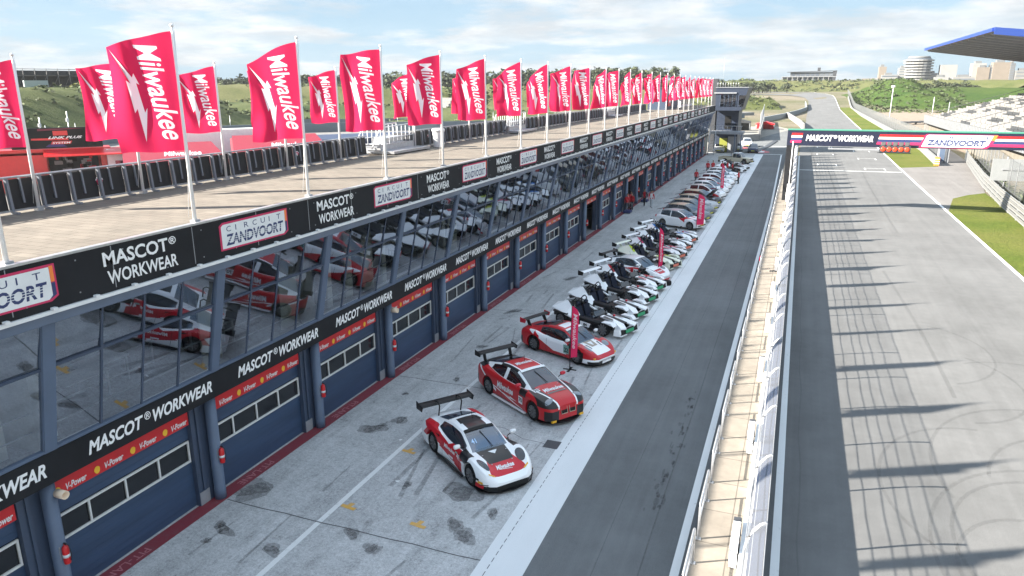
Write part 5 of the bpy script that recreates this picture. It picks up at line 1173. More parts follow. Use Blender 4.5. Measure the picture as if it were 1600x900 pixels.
# ---- 3 and 8: mid engined GT cars
def cayman(paint, roof, loc, ang, label, wing_mat, dec):
    c, cab, top, wid = base_car('race_car', 'cay', SCAY, CCAY, WCAY, paint, loc, ang, label, roof=roof, scale=1.045)
    rear_wing(c, -2.02, 1.25, .80, .30, .52, -1.85, .96, swan=False, end=.22, end_mat=wing_mat); mirror_pair(c, .78, .96, 1.0, CWHITE)
    headlights(c, top, 1.42, 1.80, .46, .70, LAMPG, .15); splitter(c, wid, 2.15, .88, .09, .10, CARB if dec == 1 else CRED)
    front_plate(c, 2.06, -.55, .55, .16, .29, CBLK, 'air_intake', .08)
    mb = MB()
    if dec == 1:
        quad_top(mb, top, [(1.05, -.26), (1.05, .26), (1.52, .18), (1.52, -.18)], 2); quad_top(mb, top, [(1.16, -.14), (1.16, .14), (1.44, .02), (1.44, -.02)], 0, .012)
        for sd in (1, -1): quad_top(mb, top, [(1.30, sd*.40), (1.30, sd*.34), (1.62, sd*.30), (1.62, sd*.34)], 1, .014)
        side_text(mb, 'racing', wid, -.25, .60, .60, .09, 1, off=.014) if False else None
        side_text(mb, '22', wid, .55, .42, .24, .20, 1, bold=.03, off=.016)
        for sd in (1, -1): mb.poly([(.50, sd*(wid(.5)+.010), .36), (.82, sd*(wid(.8)+.010), .36), (.82, sd*(wid(.8)+.010), .74), (.50, sd*(wid(.5)+.010), .74)], 3)
    else:
        side_text(mb, '11', wid, .52, .42, .22, .22, 1, bold=.04, off=.018)
        for sd in (1, -1): mb.poly([(.46, sd*(wid(.5)+.010), .36), (.80, sd*(wid(.8)+.010), .36), (.80, sd*(wid(.8)+.010), .72), (.46, sd*(wid(.5)+.010), .72)], 0)
        side_text(mb, 'Milwaukee', wid, -.55, .55, .8, .17, 0, shear=.3, bold=.03, off=.016); decal_top(mb, 'Milwaukee', top, 1.75, 0, .5, .14, 0, shear=.3, bold=.03)
    mb.build('door_decals', [CWHITE, CBLK, pmat('dull_gold_print', (.36, .30, .24), .5), pmat('pale_green_print', (.22, .42, .36), .5)], c)
    near_details(c, top, wid, CCAY, .62, -.50, .78); screen_strip(c, CCAY, .26, .37, CWHITE, 'sun_strip')
    for sd in (1, -1):
        if dec == 1: MB().box((2.0, sd*.52, .36), (2.09, sd*.72, .44)).build('yellow_sticker', CYEL, c)
    return c
p3 = car_paint('cayman_red_white_paint', (0.52, 0.012, 0.02), [
    (WHT, [(1, 0, 0, 1.95), (-1, 0, 0, .66), (0, 1, 0, -.76), (-.22, 0, -1, .90), (.42, 0, 1, -.26), (.0, 0, 1, -.30)]), (REDC, [(1, 0, 0, 1.25), (-1, 0, 0, -.95), (0, 1, 0, -.8), (.5, 0, 1, -.10), (-.6, 0, -1, .2)]),
    (WHT, [(1, 0, 0, -.95), (0, -1, 0, .46), (-1, 0, 0, 2.02), (-.25, -1, 0, 1.0)]),
    (BLK, [(1, 0, 0, -.72), (-1, 0, 0, 1.25), (0, 1, 0, -.62), (0, 0, 1, -.62)]),
    (WHT, [(1, 0, 0, -1.55), (0, 0, -1, .36)]), (BLK, [(1, 0, 0, -1.8), (0, 0, -1, .27), (0, 1, 0, -.30)]), (BLK, [(-1, 0, 0, -1.95), (0, 0, -1, .55)])])
roof3 = car_paint('cayman_roof_print', (0.52, 0.012, 0.02), [(BLK, [(-1, 0, 0, -.42), (0, -1, 0, .40)]), (WHT, [(1, 0, 0, .30), (-1, 0, 0, .12), (0, -1, 0, .36)])])
cayman(p3, roof3, (-9.12, 30.9), -24, 'red race car with white doors and white bonnet, third from the near end', CRED, 1)
p8 = car_paint('cayman_white_red_paint', WHT, [
    (REDC, [(1, 0, 0, 1.1), (-1, 0, 0, .95), (0, 1, 0, -.78), (.18, 0, -1, .72), (0, 0, 1, -.24)]), (REDC, [(-.4, 0, 1, -1.12), (0.4, 0, -1, 1.24), (-1, 0, 0, -.8), (0, 1, 0, -.5)]),
    (REDC, [(1, 0, 0, -1.55), (0, -1, 0, .34), (-1, 0, 0, 1.98)]), (BLK, [(1, 0, 0, -.80), (-1, 0, 0, 1.28), (0, 1, 0, -.45), (0, 0, 1, -.66)]), (REDC, [(1, 0, 0, -1.8), (0, 0, -1, .20)])])
cayman(p8, car_paint('pale_roof', (.62, .60, .60), []), (-9.15, 46.05), -21, 'white and silver race car number 11 with red doors, between the low open cars', CARB, 2)

# ---- low open cars
def xbow(loc, ang, c_main, c_acc, plate, label, num='84', wing=True, sc=1.0):
    r = empty('open_race_car', (loc[0], loc[1], .003), R(ang), label, 'race car', 'low open race cars in the parked row'); r.scale = (sc*1.04, sc*1.07, sc*1.12)
    MA = pmat('panel_paint', c_main, .3, coat=.5); AC = pmat('accent_paint', c_acc, .3, coat=.5)
    # tub
    S = dict(x=[-1.55, -1.0, -.4, .2, .7, 1.2], w=[.42, .62, .74, .74, .62, .34], zf=[.60, .62, .58, .55, .52, .44], zh=[.55, .50, .36, .34, .44, .46], zb=[.22, .14, .12, .12, .14, .18], sh=.08)
    t, tp, wd = loft(S, 26); o = t.build('tub', CARB, r); sharpen(o.data, 35)
    # nose: V shaped white panels either side of a dark spine, running down to a broad front
    for sd in (1, -1):
        n = MB(); top = [(.55, .30, .66), (1.0, .36, .64), (1.55, .46, .56), (1.93, .62, .45), (2.02, .30, .42), (1.75, .13, .53), (1.2, .10, .62), (.62, .10, .68)]
        n.prism([(x, sd*y, z) for x, y, z in top], (0, 0, -.07)); n.prism([(1.55, sd*.46, .50), (1.93, sd*.62, .44), (1.98, sd*.62, .24), (1.88, sd*.74, .20), (1.62, sd*.70, .28)], (0, 0, -.05))
        bevel_obj(n.build('nose_panel', MA, r), .012, 1)
        q = MB(); q.prism([(1.05, sd*.60, .60), (1.60, sd*.60, .62), (1.72, sd*.62, .52), (1.72, sd*.88, .50), (1.55, sd*.90, .62), (1.08, sd*.90, .60)], (0, 0, .03)); q.build('front_mudguard', MA, r)
        q = MB(); q.prism([(.75, sd*.34, .672), (1.35, sd*.41, .632), (1.30, sd*.30, .640), (.75, sd*.20, .680)], (0, 0, .008)); q.build('nose_flash', AC, r)
        w = MB(); w.prism([(1.62, sd*.20, .12), (2.02, sd*.24, .12), (2.04, sd*.70, .12), (1.70, sd*.80, .12)], (0, 0, .03)); w.prism([(1.98, sd*.68, .14), (1.70, sd*.80, .14), (1.72, sd*.80, .40), (1.92, sd*.70, .42)], (0, sd*.03, 0)); w.build('front_wing', MA, r)
        # side pods, number panel, rear body sides
        s = MB(); s.prism([(-1.0, sd*.62, .20), (.35, sd*.66, .16), (.55, sd*.86, .16), (-.9, sd*.92, .20)], (0, 0, .20)); bevel_obj(s.build('side_pod', CARB, r), .03, 2)
        f = MB(); f.prism([(-.12, sd*.905, .26), (.38, sd*.885, .24), (.46, sd*.885, .42), (-.10, sd*.905, .46)], (0, sd*.015, 0)); f.build('number_panel', MA, r)
        g = MB(); side_text(g, num, lambda X: .92, .08, .28, .20, .13, 0, sides=(sd,), bold=.03, off=.004); g.build('number_print', CBLK, r)
        e = MB(); e.geo([(-1.95, sd*.30, .86), (-1.35, sd*.30, 1.02), (-.98, sd*.36, .96), (-.40, sd*.56, .60), (-.30, sd*.86, .44), (-.95, sd*.92, .60), (-1.90, sd*.80, .74), (-1.95, sd*.30, .80), (-1.35, sd*.30, .96), (-.98, sd*.36, .90), (-.40, sd*.56, .54), (-.30, sd*.86, .38), (-.95, sd*.92, .54), (-1.90, sd*.80, .68)], [(0, 1, 6), (1, 2, 5, 6), (2, 3, 4, 5), (7, 13, 8), (8, 13, 12, 9), (9, 12, 11, 10)]+[(k, (k+1) % 7, 7+(k+1) % 7, 7+k) for k in range(7)]); e.build('engine_cover_side', MA, r)
        e = MB(); e.prism([(-1.28, sd*.34, 1.03), (-1.0, sd*.38, .985), (-.62, sd*.54, .76), (-.75, sd*.60, .76)], (0, 0, .02)); e.build('engine_cover_flash', AC, r)
        m = MB(); m.prism([(-1.75, sd*.60, .66), (-.95, sd*.60, .66), (-.85, sd*.92, .56), (-1.70, sd*.95, .60)], (0, 0, .05)); m.build('rear_mudguard', CARB, r)
        for (x0, y0, z0, x1, y1, z1) in ((1.35, .30, .45, 1.18, .72, .34), (.95, .40, .42, 1.12, .72, .34), (-1.05, .50, .45, -1.18, .74, .36), (-1.45, .42, .40, -1.25, .74, .34)):
            MB().tube([(x0, sd*y0, z0), (x1, sd*y1, z1)], .018, 5).build('suspension_arm', CARB, r)
        st = MB(); st.prism([(-.55, sd*.08, .30), (-.02, sd*.08, .30), (-.02, sd*.50, .30), (-.55, sd*.50, .30)], (0, 0, .10)); st.prism([(-.62, sd*.08, .36), (-.50, sd*.08, .36), (-.70, sd*.08, .86), (-.80, sd*.08, .84)], (0, sd*.42, 0)); bevel_obj(st.build('seat', SEAT, r), .03, 2)
        MB().lathe([(.05, -.08), (.10, -.05), (.11, .04), (.06, .10)], (-.74, sd*.29, .96), 'z', 10).build('headrest', SEAT, r)
        h = MB(); h.tube([(-.85, sd*.08, .55), (-.86, sd*.10, 1.12), (-.86, sd*.22, 1.20), (-.86, sd*.36, 1.20), (-.86, sd*.48, 1.10), (-.85, sd*.52, .55)], .028, 6); h.tube([(-.86, sd*.29, 1.2), (-1.35, sd*.30, .80)], .022, 6); h.build('roll_hoop', CARB, r)
        mr = MB(); mr.tube([(.50, sd*.45, .60), (.48, sd*.72, .82)], .014, 5); mr.box((.43, sd*.68, .78), (.50, sd*.84, .90)); mr.build('side_mirror', CARB, r)
        make_wheel(r, 1.12, sd*.78, .31, .22); make_wheel(r, -1.26, sd*.80, .32, .26)
    sp = MB(); sp.prism([(.45, -.11, .60), (.45, .11, .60), (1.2, .10, .585), (1.75, .12, .50), (1.75, -.12, .50), (1.2, -.10, .585)], (0, 0, .03)); sp.build('nose_spine', CARB, r)
    MB().lathe([(.06, 0), (.05, .05), (.02, .07)], (1.02, .12, .66), 'z', 10).build('red_cap', CRED, r)
    ws = MB(); ws.prism([(.34, -.55, .60), (.34, .55, .60), (.22, .48, .80), (.22, -.48, .80)], (.015, 0, 0)); ws.build('wind_deflector', CGLASS, r)
    sw = MB(); pts = [(.10+.03*math.sin(a), .29+.15*math.cos(a), .62+.15*math.sin(a)) for a in [2*math.pi*k/14 for k in range(15)]]; sw.tube(pts, .018, 5, 0, False); sw.tube([(.10, .29, .62), (.4, .29, .55)], .02, 5); sw.build('steering_wheel', CARB, r)
    front_plate(r, 1.93, -.60, .60, .16, .36, CBLK, 'front_grille', .06, .03); front_plate(r, 2.00, -.30, .30, .19, .33, plate, 'front_plate', .012, .02)
    ec = MB(); ec.prism([(-1.80, -.32, .70), (-1.0, -.40, .74), (-1.0, .40, .74), (-1.80, .32, .70)], (0, 0, .08)); bevel_obj(ec.build('engine_cover', CARB, r), .03, 2)
    MB().box((-1.98, -.55, .30), (-1.72, .55, .52)).box((-1.90, -.40, .16), (-1.6, .40, .30)).build('rear_diffuser', CARB, r)
    MB().box((-2.0, -.48, .54), (-1.96, .48, .58)).build('tail_lamp', CRED, r)
    if wing: rear_wing(r, -2.02, 1.06, .82, .30, .30, -1.72, .72, mat=MA, end=.24, swan=False, end_mat=CARB)
    return r
XB = [(35.0, 'green', WHT, BLK, '84', False, 'white open race car with green plate just behind the red and white third car'),
      (37.85, 'green', WHT, BLK, '68', False, 'white open race car with green front plate, second of the four green plated ones'),
      (40.95, 'green', WHT, BLK, '60', True, 'white winged open race car with green plate, third of the green plated ones'),
      (43.5, 'green', WHT, REDC, '27', True, 'white open race car with red flashes and green front plate beside the number 11 car'),
      (49.6, 'orange', (.60, .72, .02), (.60, .72, .02), '14', True, 'lime yellow open race car with orange front plate and white wing'),
      (52.6, 'orange', (.78, .76, .77), (.70, .05, .16), '31', True, 'white open race car with pink flashes and orange front plate'),
      (55.6, 'orange', WHT, BLK, '09', True, 'plain white open race car with orange front plate and black flashes'),
      (58.5, 'orange', WHT, (.05, .22, .60), '17', True, 'white open race car with light blue flashes beside the white and red hatchback')]
for (y, pl, cm, ca, num, wg, lab) in XB:
    c = xbow((-8.95, y), -22, cm if cm != (.60, .72, .02) else (.74, .76, .62), ca, CGRN if pl == 'green' else CPNK, lab, num, wg, 1.06)
# ---- hatchbacks
def hatch(loc, ang, paint, roof, plate, label, cat='hatchback', group='small hatchbacks in the parked row', rim=RIM, glass=None, wing=True, bonnet_open=False, inside=None, dec=None, sc=1.04, name='hatchback'):
    c, cab, top, wid = base_car(name, 'hat', SHAT, CHAT, WHAT, paint, loc, ang, label, cat, group, roof=roof, scale=sc, rim=rim, ww=.22, glass=glass, wscreen=CGLASS)
    mirror_pair(c, .70, .98, 1.06, CARB); headlights(c, top, 1.56, 1.86, .48, .78, LAMPG, .25)
    front_plate(c, 1.97, -.62, .62, .30, .50, CBLK, 'front_grille', .06, .02)
    if plate: front_plate(c, 2.04, -.28, .28, .36, .47, plate, 'number_plate', .012)
    if wing:
        w = MB().prism([(-1.98, -.62, 1.36), (-1.98, .62, 1.36), (-1.62, .60, 1.44), (-1.62, -.60, 1.44)], (0, 0, .03)); w.build('roof_spoiler', CARB, c)
    MB().box((-1.96, -.80, .26), (-1.86, .80, .40)).build('rear_bumper', CARB, c)
    for sd in (1, -1): MB().box((-1.93, sd*.62, .80), (-1.86, sd*.84, .96)).build('tail_lamp', CRED, c)
    if bonnet_open:
        b = MB().prism([(.98, -.66, 1.02), (.98, .66, 1.02), (1.62, .58, 1.62), (1.62, -.58, 1.62)], (-.03, 0, .03)); b.build('open_bonnet', CARB, c)
        MB().tube([(1.7, .55, .85), (1.5, .5, 1.5)], .012, 5).build('bonnet_stay', CARB, c)
    if dec:
        mb = MB(); dec(mb, top, wid); mb.build('door_decals', [CRED, CWHITE, CBLK], c)
    return c
WP = car_paint('hatch_white', (.86, .86, .86)); GR = car_paint('hatch_grey', (.16, .18, .20)); GOLD = car_paint('hatch_tan_roof', (.44, .34, .22)); DK = car_paint('hatch_black', (.02, .02, .022)); SIL = car_paint('hatch_silver', (.42, .43, .45))
WR = car_paint('hatch_white_red', (.86, .86, .86), [(REDC, [(1, 0, 0, -.85), (0, 1, 0, -.56), (-.3, -1, 0, 1.12), (0, 0, 1, -.80)]), (REDC, [(1, 0, 0, -.1), (-1, 0, 0, .85), (0, 1, 0, -.7), (.55, 0, 1, -1.05)])])
RG = pmat('red_tinted_glass', (.09, .012, .015), .08)
def d13(mb, top, wid): side_text(mb, 'GAZOO', wid, -.6, .55, .8, .13, 2, shear=.2, off=.012) if False else quad_top(mb, top, [(1.0, -.2), (1.0, .1), (1.5, -.1), (1.5, -.2)], 0)
hatch((-9.0, 64.6), -21, WR, car_paint('grey_roof', (.30, .30, .31)), CYP, 'white and red hatchback with yellow plate, first of the hatchbacks from the near end', dec=d13, glass=CGLASS)
hatch((-8.95, 68.2), -20, GR, GOLD, CYP, 'grey hatchback with tan roof and yellow plate, beside the white and red hatchback')
hatch((-8.95, 71.2), -20, GR, GOLD, CYP, 'grey hatchback with tan roof and yellow plate, second of the tan roofed ones')
hatch((-8.9, 74.5), -20, SIL, GOLD, CYP, 'silver hatchback with tan roof and yellow plate, third of the tan roofed ones')
hatch((-8.95, 78.0), -20, DK, GOLD, CYP, 'black hatchback with its bonnet open and red items inside', bonnet_open=True, glass=RG)
hatch((-8.95, 82.6), -19, WP, car_paint('tan_white_roof', (.50, .48, .45)), None, 'white hatchback behind the person bending over, next to the black open bonnet car', glass=RG)
hatch((-8.95, 86.0), -19, WP, WP, None, 'plain white hatchback, second of the white ones past the black car')
hatch((-8.95, 89.4), -19, WR, WP, None, 'white hatchback with red flash, third of the white ones past the black car', glass=RG)
hatch((-8.95, 93.6), -18, WR, WP, None, 'white hatchback with red flash, fourth past the black car, by the tall pink banner', glass=RG)
hatch((-8.9, 97.2), -18, WP, WP, None, 'white hatchback, fifth past the black car, by the red jacketed person')
hatch((-8.9, 101.0), -18, WP, WP, None, 'white saloon shaped hatchback, last in the tight row before the group in red', wing=False)
xbow((-8.6, 110.3), -18, WHT, BLK, CBLK, 'low white and black open race car just past the group in red', '3', False); xbow((-8.4, 114.0), -18, WHT, BLK, CBLK, 'low white open race car with rear wing beside the cream pickup truck', '5', True)
# ---- far service vehicles
def van_front(c): pass
hatch((-13.6, 143.5), -86, SIL, SIL, CYP, 'silver people carrier parked closest to the garage wall at the far end', 'car', 'service cars at the far end', rim=RIMS, wing=False, sc=1.12, name='parked_car')
hatch((-10.6, 147.5), -84, car_paint('pale_grey_car', (.50, .50, .49)), None, CYP, 'pale grey low car parked behind the cream pickup truck', 'car', 'service cars at the far end', rim=RIMS, wing=False, sc=1.0, name='parked_car')
hatch((-7.6, 144.5), -88, car_paint('dark_blue_car', (.03, .04, .08)), None, CYP, 'dark blue car parked by the end of the white strip', 'car', 'service cars at the far end', rim=RIMS, wing=False, sc=1.05, name='parked_car')
hatch((-9.6, 158.0), -84, WP, WP, CYP, 'white car with dark lower front parked farthest down the pit lane', 'car', 'service cars at the far end', rim=RIMS, wing=False, sc=1.15, name='parked_car')
def pickup(loc, ang, label):
    r = empty('pickup_truck', (loc[0], loc[1], .003), R(ang), label, 'pickup truck'); PC = car_paint('pickup_cream', (.52, .47, .36)); PW = car_paint('pickup_white', (.72, .71, .68))
    S = dict(x=[-.35, .2, .8, 1.25, 1.6, 2.1, 2.40, 2.50], w=[.90, .90, .90, .91, .92, .90, .86, .76], zf=[1.10, 1.10, 1.10, 1.10, 1.10, 1.08, 1.0, .84], zh=[1.16, 1.16, 1.16, 1.16, 1.15, 1.12, 1.03, .88], zb=[.42]*8, sh=.08)
    b, top, wid = loft(S, 26); o = b.build('body', WELL, r); bm = bmesh.new(); bm.from_mesh(o.data); bmesh.ops.recalc_face_normals(bm, faces=bm.faces); bm.to_mesh(o.data); bm.free()
    cut_arches(o, [(1.62, .80, .46, .3), (1.62, -.80, .46, .3)], (PC, WELL))
    bed = MB(); bed.box((-2.55, -.90, .50), (-.40, .90, .62)).box((-2.55, .84, .62), (-.40, .90, 1.12)).box((-2.55, -.90, .62), (-.40, -.84, 1.12)).box((-2.55, -.84, .62), (-2.49, .84, 1.12)).box((-.46, -.84, .62), (-.40, .84, 1.12)); bed.build('load_bed', PC, r)
    for sd in (1, -1): MB().lathe([(.45, -.03), (.45, .03)], (-1.45, sd*.895, .46), 'y', 24).build('rear_arch', WELL, r)
    C = dict(x=[-.42, -.34, -.1, .4, .75, 1.28], z=[1.14, 1.72, 1.80, 1.82, 1.79, 1.16], rw=[.66, .68, .69, .69, .69, .76], bw=[.84, .85, .86, .86, .86, .82], ws=.76, rg=-.36, side=(-.22, 1.05), bp=.28)
    cb, _, _ = cabin(C, top); cb.build('cabin', [PC, CGLASS, BLUEG, CGLASS, PW], r)
    for sd in (1, -1):
        make_wheel(r, 1.62, sd*.80, .40, .26); make_wheel(r, -1.45, sd*.80, .40, .26); MB().box((2.36, sd*.56, .76), (2.50, sd*.80, .94)).build('headlight', LAMPG, r)
        MB().box((.92, sd*.92, 1.16), (1.02, sd*1.14, 1.36)).build('side_mirror', CARB, r)
    front_plate(r, 2.46, -.5, .5, .72, .92, CBLK, 'front_grille', .06); MB().box((2.42, -.9, .42), (2.62, .9, .60)).build('front_bumper', CARB, r); front_plate(r, 2.625, -.26, .26, .46, .57, CYP, 'number_plate', .01)
    h = MB(); h.tube([(-.50, -.8, 1.1), (-.55, -.75, 1.75), (-.55, .75, 1.75), (-.50, .8, 1.1)], .035, 6); h.build('roll_bar', CARB, r)
    MB().box((-1.9, -.6, .62), (-.8, .5, .98)).build('load', CBLK, r)
pickup((-8.85, 121.6), -16, 'cream pickup truck with open load bed parked behind the racing cars')
# tyre lying on the ground
mt = MB().lathe([(.19, 0), (.30, -.02), (.32, .1), (.30, .22), (.19, .2)], (0, 0, 0), 'z', 24); t_ = mt.build('spare_tyre', TYRE, None, loc=(-6.85, 44.6, .02)); tag(t_, 'black tyre lying on the concrete by the nose of the number 11 car', 'tyre')
# ---- tall feather banners
BAN = cloth_mat('banner_red', (0.80, 0.045, 0.14), .25)
def feather(loc, h, w_, ang, label, seed, lean=.05):
    r = empty('feather_banner', (*loc, 0), 0, label, 'banner', 'tall red feather banners in front of the cars'); a = R(ang); d = Vector((math.cos(a), math.sin(a), 0))
    MB().tube([(0, 0, 0), (lean*.4, 0, h*.5), (lean, 0, h)], [.022, .018, .012], 6).build('pole', CARB, r)
    n = 14; vs = []; f = MB()
    for j in range(n+1):
        t = j/n; z = .55+(h-.58)*t; wd = w_*(1-.06*t) if t < .9 else w_*(1-(t-.9)*8)*.95; off = .05*math.sin(5*t+seed)
        for i in range(5): u = i/4; q = d*(wd*u)+Vector((lean*z/h, 0, z))+Vector((-d.y, d.x, 0))*(off*u+.03*math.sin(9*t+3*u)); vs.append(tuple(q))
    f.geo(vs, [(j*5+i, j*5+i+1, (j+1)*5+i+1, (j+1)*5+i) for j in range(n) for i in range(4)], 0, True); o = f.build('banner_cloth', BAN, r)
    g = text_geo('Milwaukee', shear=.3, bold=.02, cut=.3); x0, x1, y0, y1 = text_size(g); mb = MB()
    for sd in (1, -1):
        pts = []
        for q in g[0]:
            t = (q[0]-x0)/(x1-x0); u = (q[1]-y0)/(y1-y0); z = h*.88-t*(h*.55); pts.append(d*(w_*(.2+.55*(u)))+Vector((lean*z/h, 0, z))+Vector((-d.y, d.x, 0))*(.05*math.sin(5*((z-.55)/(h-.58))+seed)*.5+sd*.045))
        mb.geo(pts, g[1], 0)
    mb.build('banner_lettering', FLAGW, o)
    MB().box((-.30, -.05, 0), (.30, .05, .02)).box((-.05, -.30, .001), (.05, .30, .021)).build('cross_foot', CARB, r)
feather((-8.42, 28.85), 2.95, .32, 30, 'tall red banner with white writing standing beside the red and white third car', 1)
feather((-7.62, 45.9), 3.35, .34, 50, 'tall red banner standing in front of the number 11 car', 2, -.02)
feather((-7.42, 63.0), 3.2, .60, 20, 'wide red banner standing in front of the white and red hatchback', 3)
feather((-7.65, 85.0), 3.6, .34, 20, 'tall pink red banner standing among the white hatchbacks', 4)
# ================================================================== RACE CONTROL TOWER AND THE END OF THE PIT LANE
def G(name, loc, label, cat, group=None, rz=0): return empty(name, loc, rz, label, cat, group)
tw = G('control_tower', (-12.3, 147, 0), 'dark blue control tower with leaning glass cabin at the end of the pit building', 'tower'); pt = at((-12.3, 147, 0))
M_['tower_blue'] = pmat('dark_tower_blue', (.022, .032, .056), .5, var=.15)
pt(MB().box((-14.4, 143, 0), (-10.5, 151, 7.6)), 'tower_shaft', M_['tower_blue'], tw)
pt(MB().prism([(-14.6, 141, 7.6), (-10.1, 141, 7.6), (-9.0, 141, 11.6), (-14.6, 141, 11.6)], (0, 11, 0)), 'tower_cabin', M_['tower_blue'], tw)
pt(MB().box((-13.8, 140.93, 8.35), (-11.0, 140.99, 10.4)), 'front_window', BLUEG, tw)
pt(MB().prism([(-10.55, 140.93, 8.3), (-9.75, 140.93, 8.3), (-9.35, 140.93, 10.3), (-10.55, 140.93, 10.3)], (0, .06, 0)), 'side_window', CGLASS, tw)
m = MB()
for i in range(5): m.box((-13.8+i*.7, 140.90, 8.36), (-13.76+i*.7, 140.93, 10.4))
pt(m, 'window_bars', M_['blue_light'], tw)
pt(MB().box((-14.9, 140.8, 10.6), (-11.0, 152.2, 10.8)).box((-14.7, 140.9, 11.61), (-9.0, 152.1, 11.70)), 'roof_slab', M_['grey'], tw)
m = MB()
for i in range(9): m.tube([(-14.4+i*.45, 141.3, 11.7), (-14.4+i*.45, 141.3, 12.6)], .03, 5)
pt(m, 'roof_rail', M_['steel'], tw)
pt(MB().box((-15.6, 143, 0), (-14.65, 146, 13.2)), 'stair_shaft', M_['grey_dark'], tw)
pt(MB().box((-12.9, 142.93, 4.3), (-11.8, 142.99, 6.6)), 'tower_door', CBLK, tw); pt(MB().box((-11.6, 142.93, 4.4), (-10.7, 142.99, 5.3)), 'blue_window', BLUEG, tw)
pt(MB().box((-15.0, 138.6, 3.55), (-9.2, 143, 3.95)), 'balcony', M_['grey'], tw); pt(MB().box((-13.6, 142.9, 0), (-12.2, 142.98, 2.6)), 'lime_door', pmat('lime_door', (.20, .21, .03), .6), tw)
pt(MB().box((-12.1, 142.9, 0), (-10.6, 142.97, 2.9)), 'grey_shutter', M_['grey'], tw)
m = MB()
for i in range(14): m.box((-14.9+i*.03, 136.6+i*.16, .2+i*.26), (-13.9, 136.8+i*.16, .25+i*.26))
for x in (-14.9, -13.9): m.tube([(x, 136.4, 1.1), (x, 138.8, 4.9)], .05, 5).tube([(x, 136.4, 0), (x, 136.4, 1.1)], .05, 5).tube([(x, 136.5, .1), (x, 138.8, 3.8)], .07, 5)
for i in range(7): m.tube([(-14.4+i*.8, 138.7, 3.95), (-14.4+i*.8, 138.7, 5.0)], .03, 5)
m.tube([(-14.4, 138.7, 5.0), (-9.4, 138.7, 5.0)], .04, 5); pt(m, 'outside_stairs', M_['steel'], tw)
pt(MB().tube([(-10.6, 139.0, 0), (-10.6, 139.0, 3.55)], .09, 8).tube([(-9.5, 139.0, 0), (-9.5, 139.0, 3.55)], .09, 8), 'balcony_column', M_['blue_light'], tw)
pt(MB().tube([(-14.0, 146, 11.7), (-14.0, 146, 17)], .02, 6), 'antenna', M_['steel'], tw)

def wall_line(name, pts, h, th, mat, label, cat='barrier', base=0.0, cap=None, posts=None, group=None, follow=True):
    P = dense(pts, 14); c = P[0]; r = empty(name, (c[0], c[1], 0), 0, label, cat, group); f = at((c[0], c[1], 0)); m = MB()
    nn = []
    for i in range(len(P)):
        a, b_ = P[max(0, i-1)], P[min(len(P)-1, i+1)]; d = Vector((b_[0]-a[0], b_[1]-a[1], 0)).normalized(); nn.append(Vector((-d.y, d.x, 0))*th/2)
    vs = []
    for p, q in zip(P, nn):
        z = (zt(p[1]) if follow else 0)+base
        vs += [(p[0]-q.x, p[1]-q.y, z-.1), (p[0]+q.x, p[1]+q.y, z-.1), (p[0]+q.x, p[1]+q.y, z+h), (p[0]-q.x, p[1]-q.y, z+h)]
    n = len(P); fs = [(i*4+k, i*4+(k+1) % 4, i*4+4+(k+1) % 4, i*4+4+k) for i in range(n-1) for k in range(4)]+[(3, 2, 1, 0), ((n-1)*4, (n-1)*4+1, (n-1)*4+2, (n-1)*4+3)]
    f(m.geo(vs, fs, 0), 'barrier_wall', mat, r)
    if cap:
        m = MB()
        for i in range(n-1):
            a, b_ = Vector((*P[i], zt(P[i][1])+base+h)), Vector((*P[i+1], zt(P[i+1][1])+base+h)); m.tube([a, b_], .07, 5, 0, False)
        f(m, 'top_rail', cap, r)
    if posts:
        sp, ph, pm = posts; k = 0; m = MB(); L_ = resample(pts, max(2, int(sum(math.dist(a, b_) for a, b_ in zip(pts[:-1], pts[1:]))/sp)+1))
        for x, y in L_[:100]: f(MB().tube([(x, y, zt(y)), (x, y, zt(y)+ph)], .06, 5), 'fence_post', pm, r)
    return r
def net_fence(name, pts, h, label, spacing=4.0, base=0.0, mat=None, group=None):
    L_ = resample(pts, int(sum(math.dist(a, b_) for a, b_ in zip(pts[:-1], pts[1:]))/spacing)+1); c = L_[0]; r = empty(name, (*c, 0), 0, label, 'fence', group); f = at((*c, 0)); m = MB(); w = MB()
    for i, ((x0, y0), (x1, y1)) in enumerate(zip(L_[:-1], L_[1:])):
        z0, z1 = zt(y0)+base, zt(y1)+base; m.poly([(x0, y0, z0), (x1, y1, z1), (x1, y1, z1+h), (x0, y0, z0+h)])
        for q in (.02, .25, .5, .75, 1.0): w.tube([(x0, y0, z0+h*q), (x1, y1, z1+h*q)], .014, 4, 0, False)
        if i < 100: f(MB().tube([(x0, y0, z0), (x0, y0, z0+h+.1)], .05, 6), 'fence_post', M_['fence_grey'], r)
    f(m, 'wire_net', mat or M_['net'], r); f(w, 'tension_wires', M_['fence_grey'], r); return r
M_['fence_grey'] = pmat('dull_fence_post', (.10, .105, .11), .6)
wall_line('pit_entry_barrier', [(2.0, 440), (2.6, 400), (-1, 350), (-6, 305), (-11.5, 268)], 1.6, .5, pmat('pale_blue_barrier', (.14, .175, .20), .6, var=.1), 'pale blue grey barrier curving along the pit entry road', cap=M_['sky_white'])
wall_line('white_divider', [(-5.0, 318), (-2.6, 285), (0.2, 245), (1.2, 222)], 1.7, .5, M_['white_wall'], 'white wall dividing the pit entry road from the race track')
wall_line('white_pit_wall', [(-11.5, 266), (-9.5, 215), (-8.2, 176)], 2.6, .5, M_['white_wall'], 'tall white wall with netting beside the pit entry road', posts=(6, 6.0, M_['grey']))
wall_line('low_white_wall', [(-8.4, 176), (-12, 172), (-19, 168), (-26, 166)], 1.5, .5, M_['white_wall'], 'low white wall behind the control tower and the parked cars')
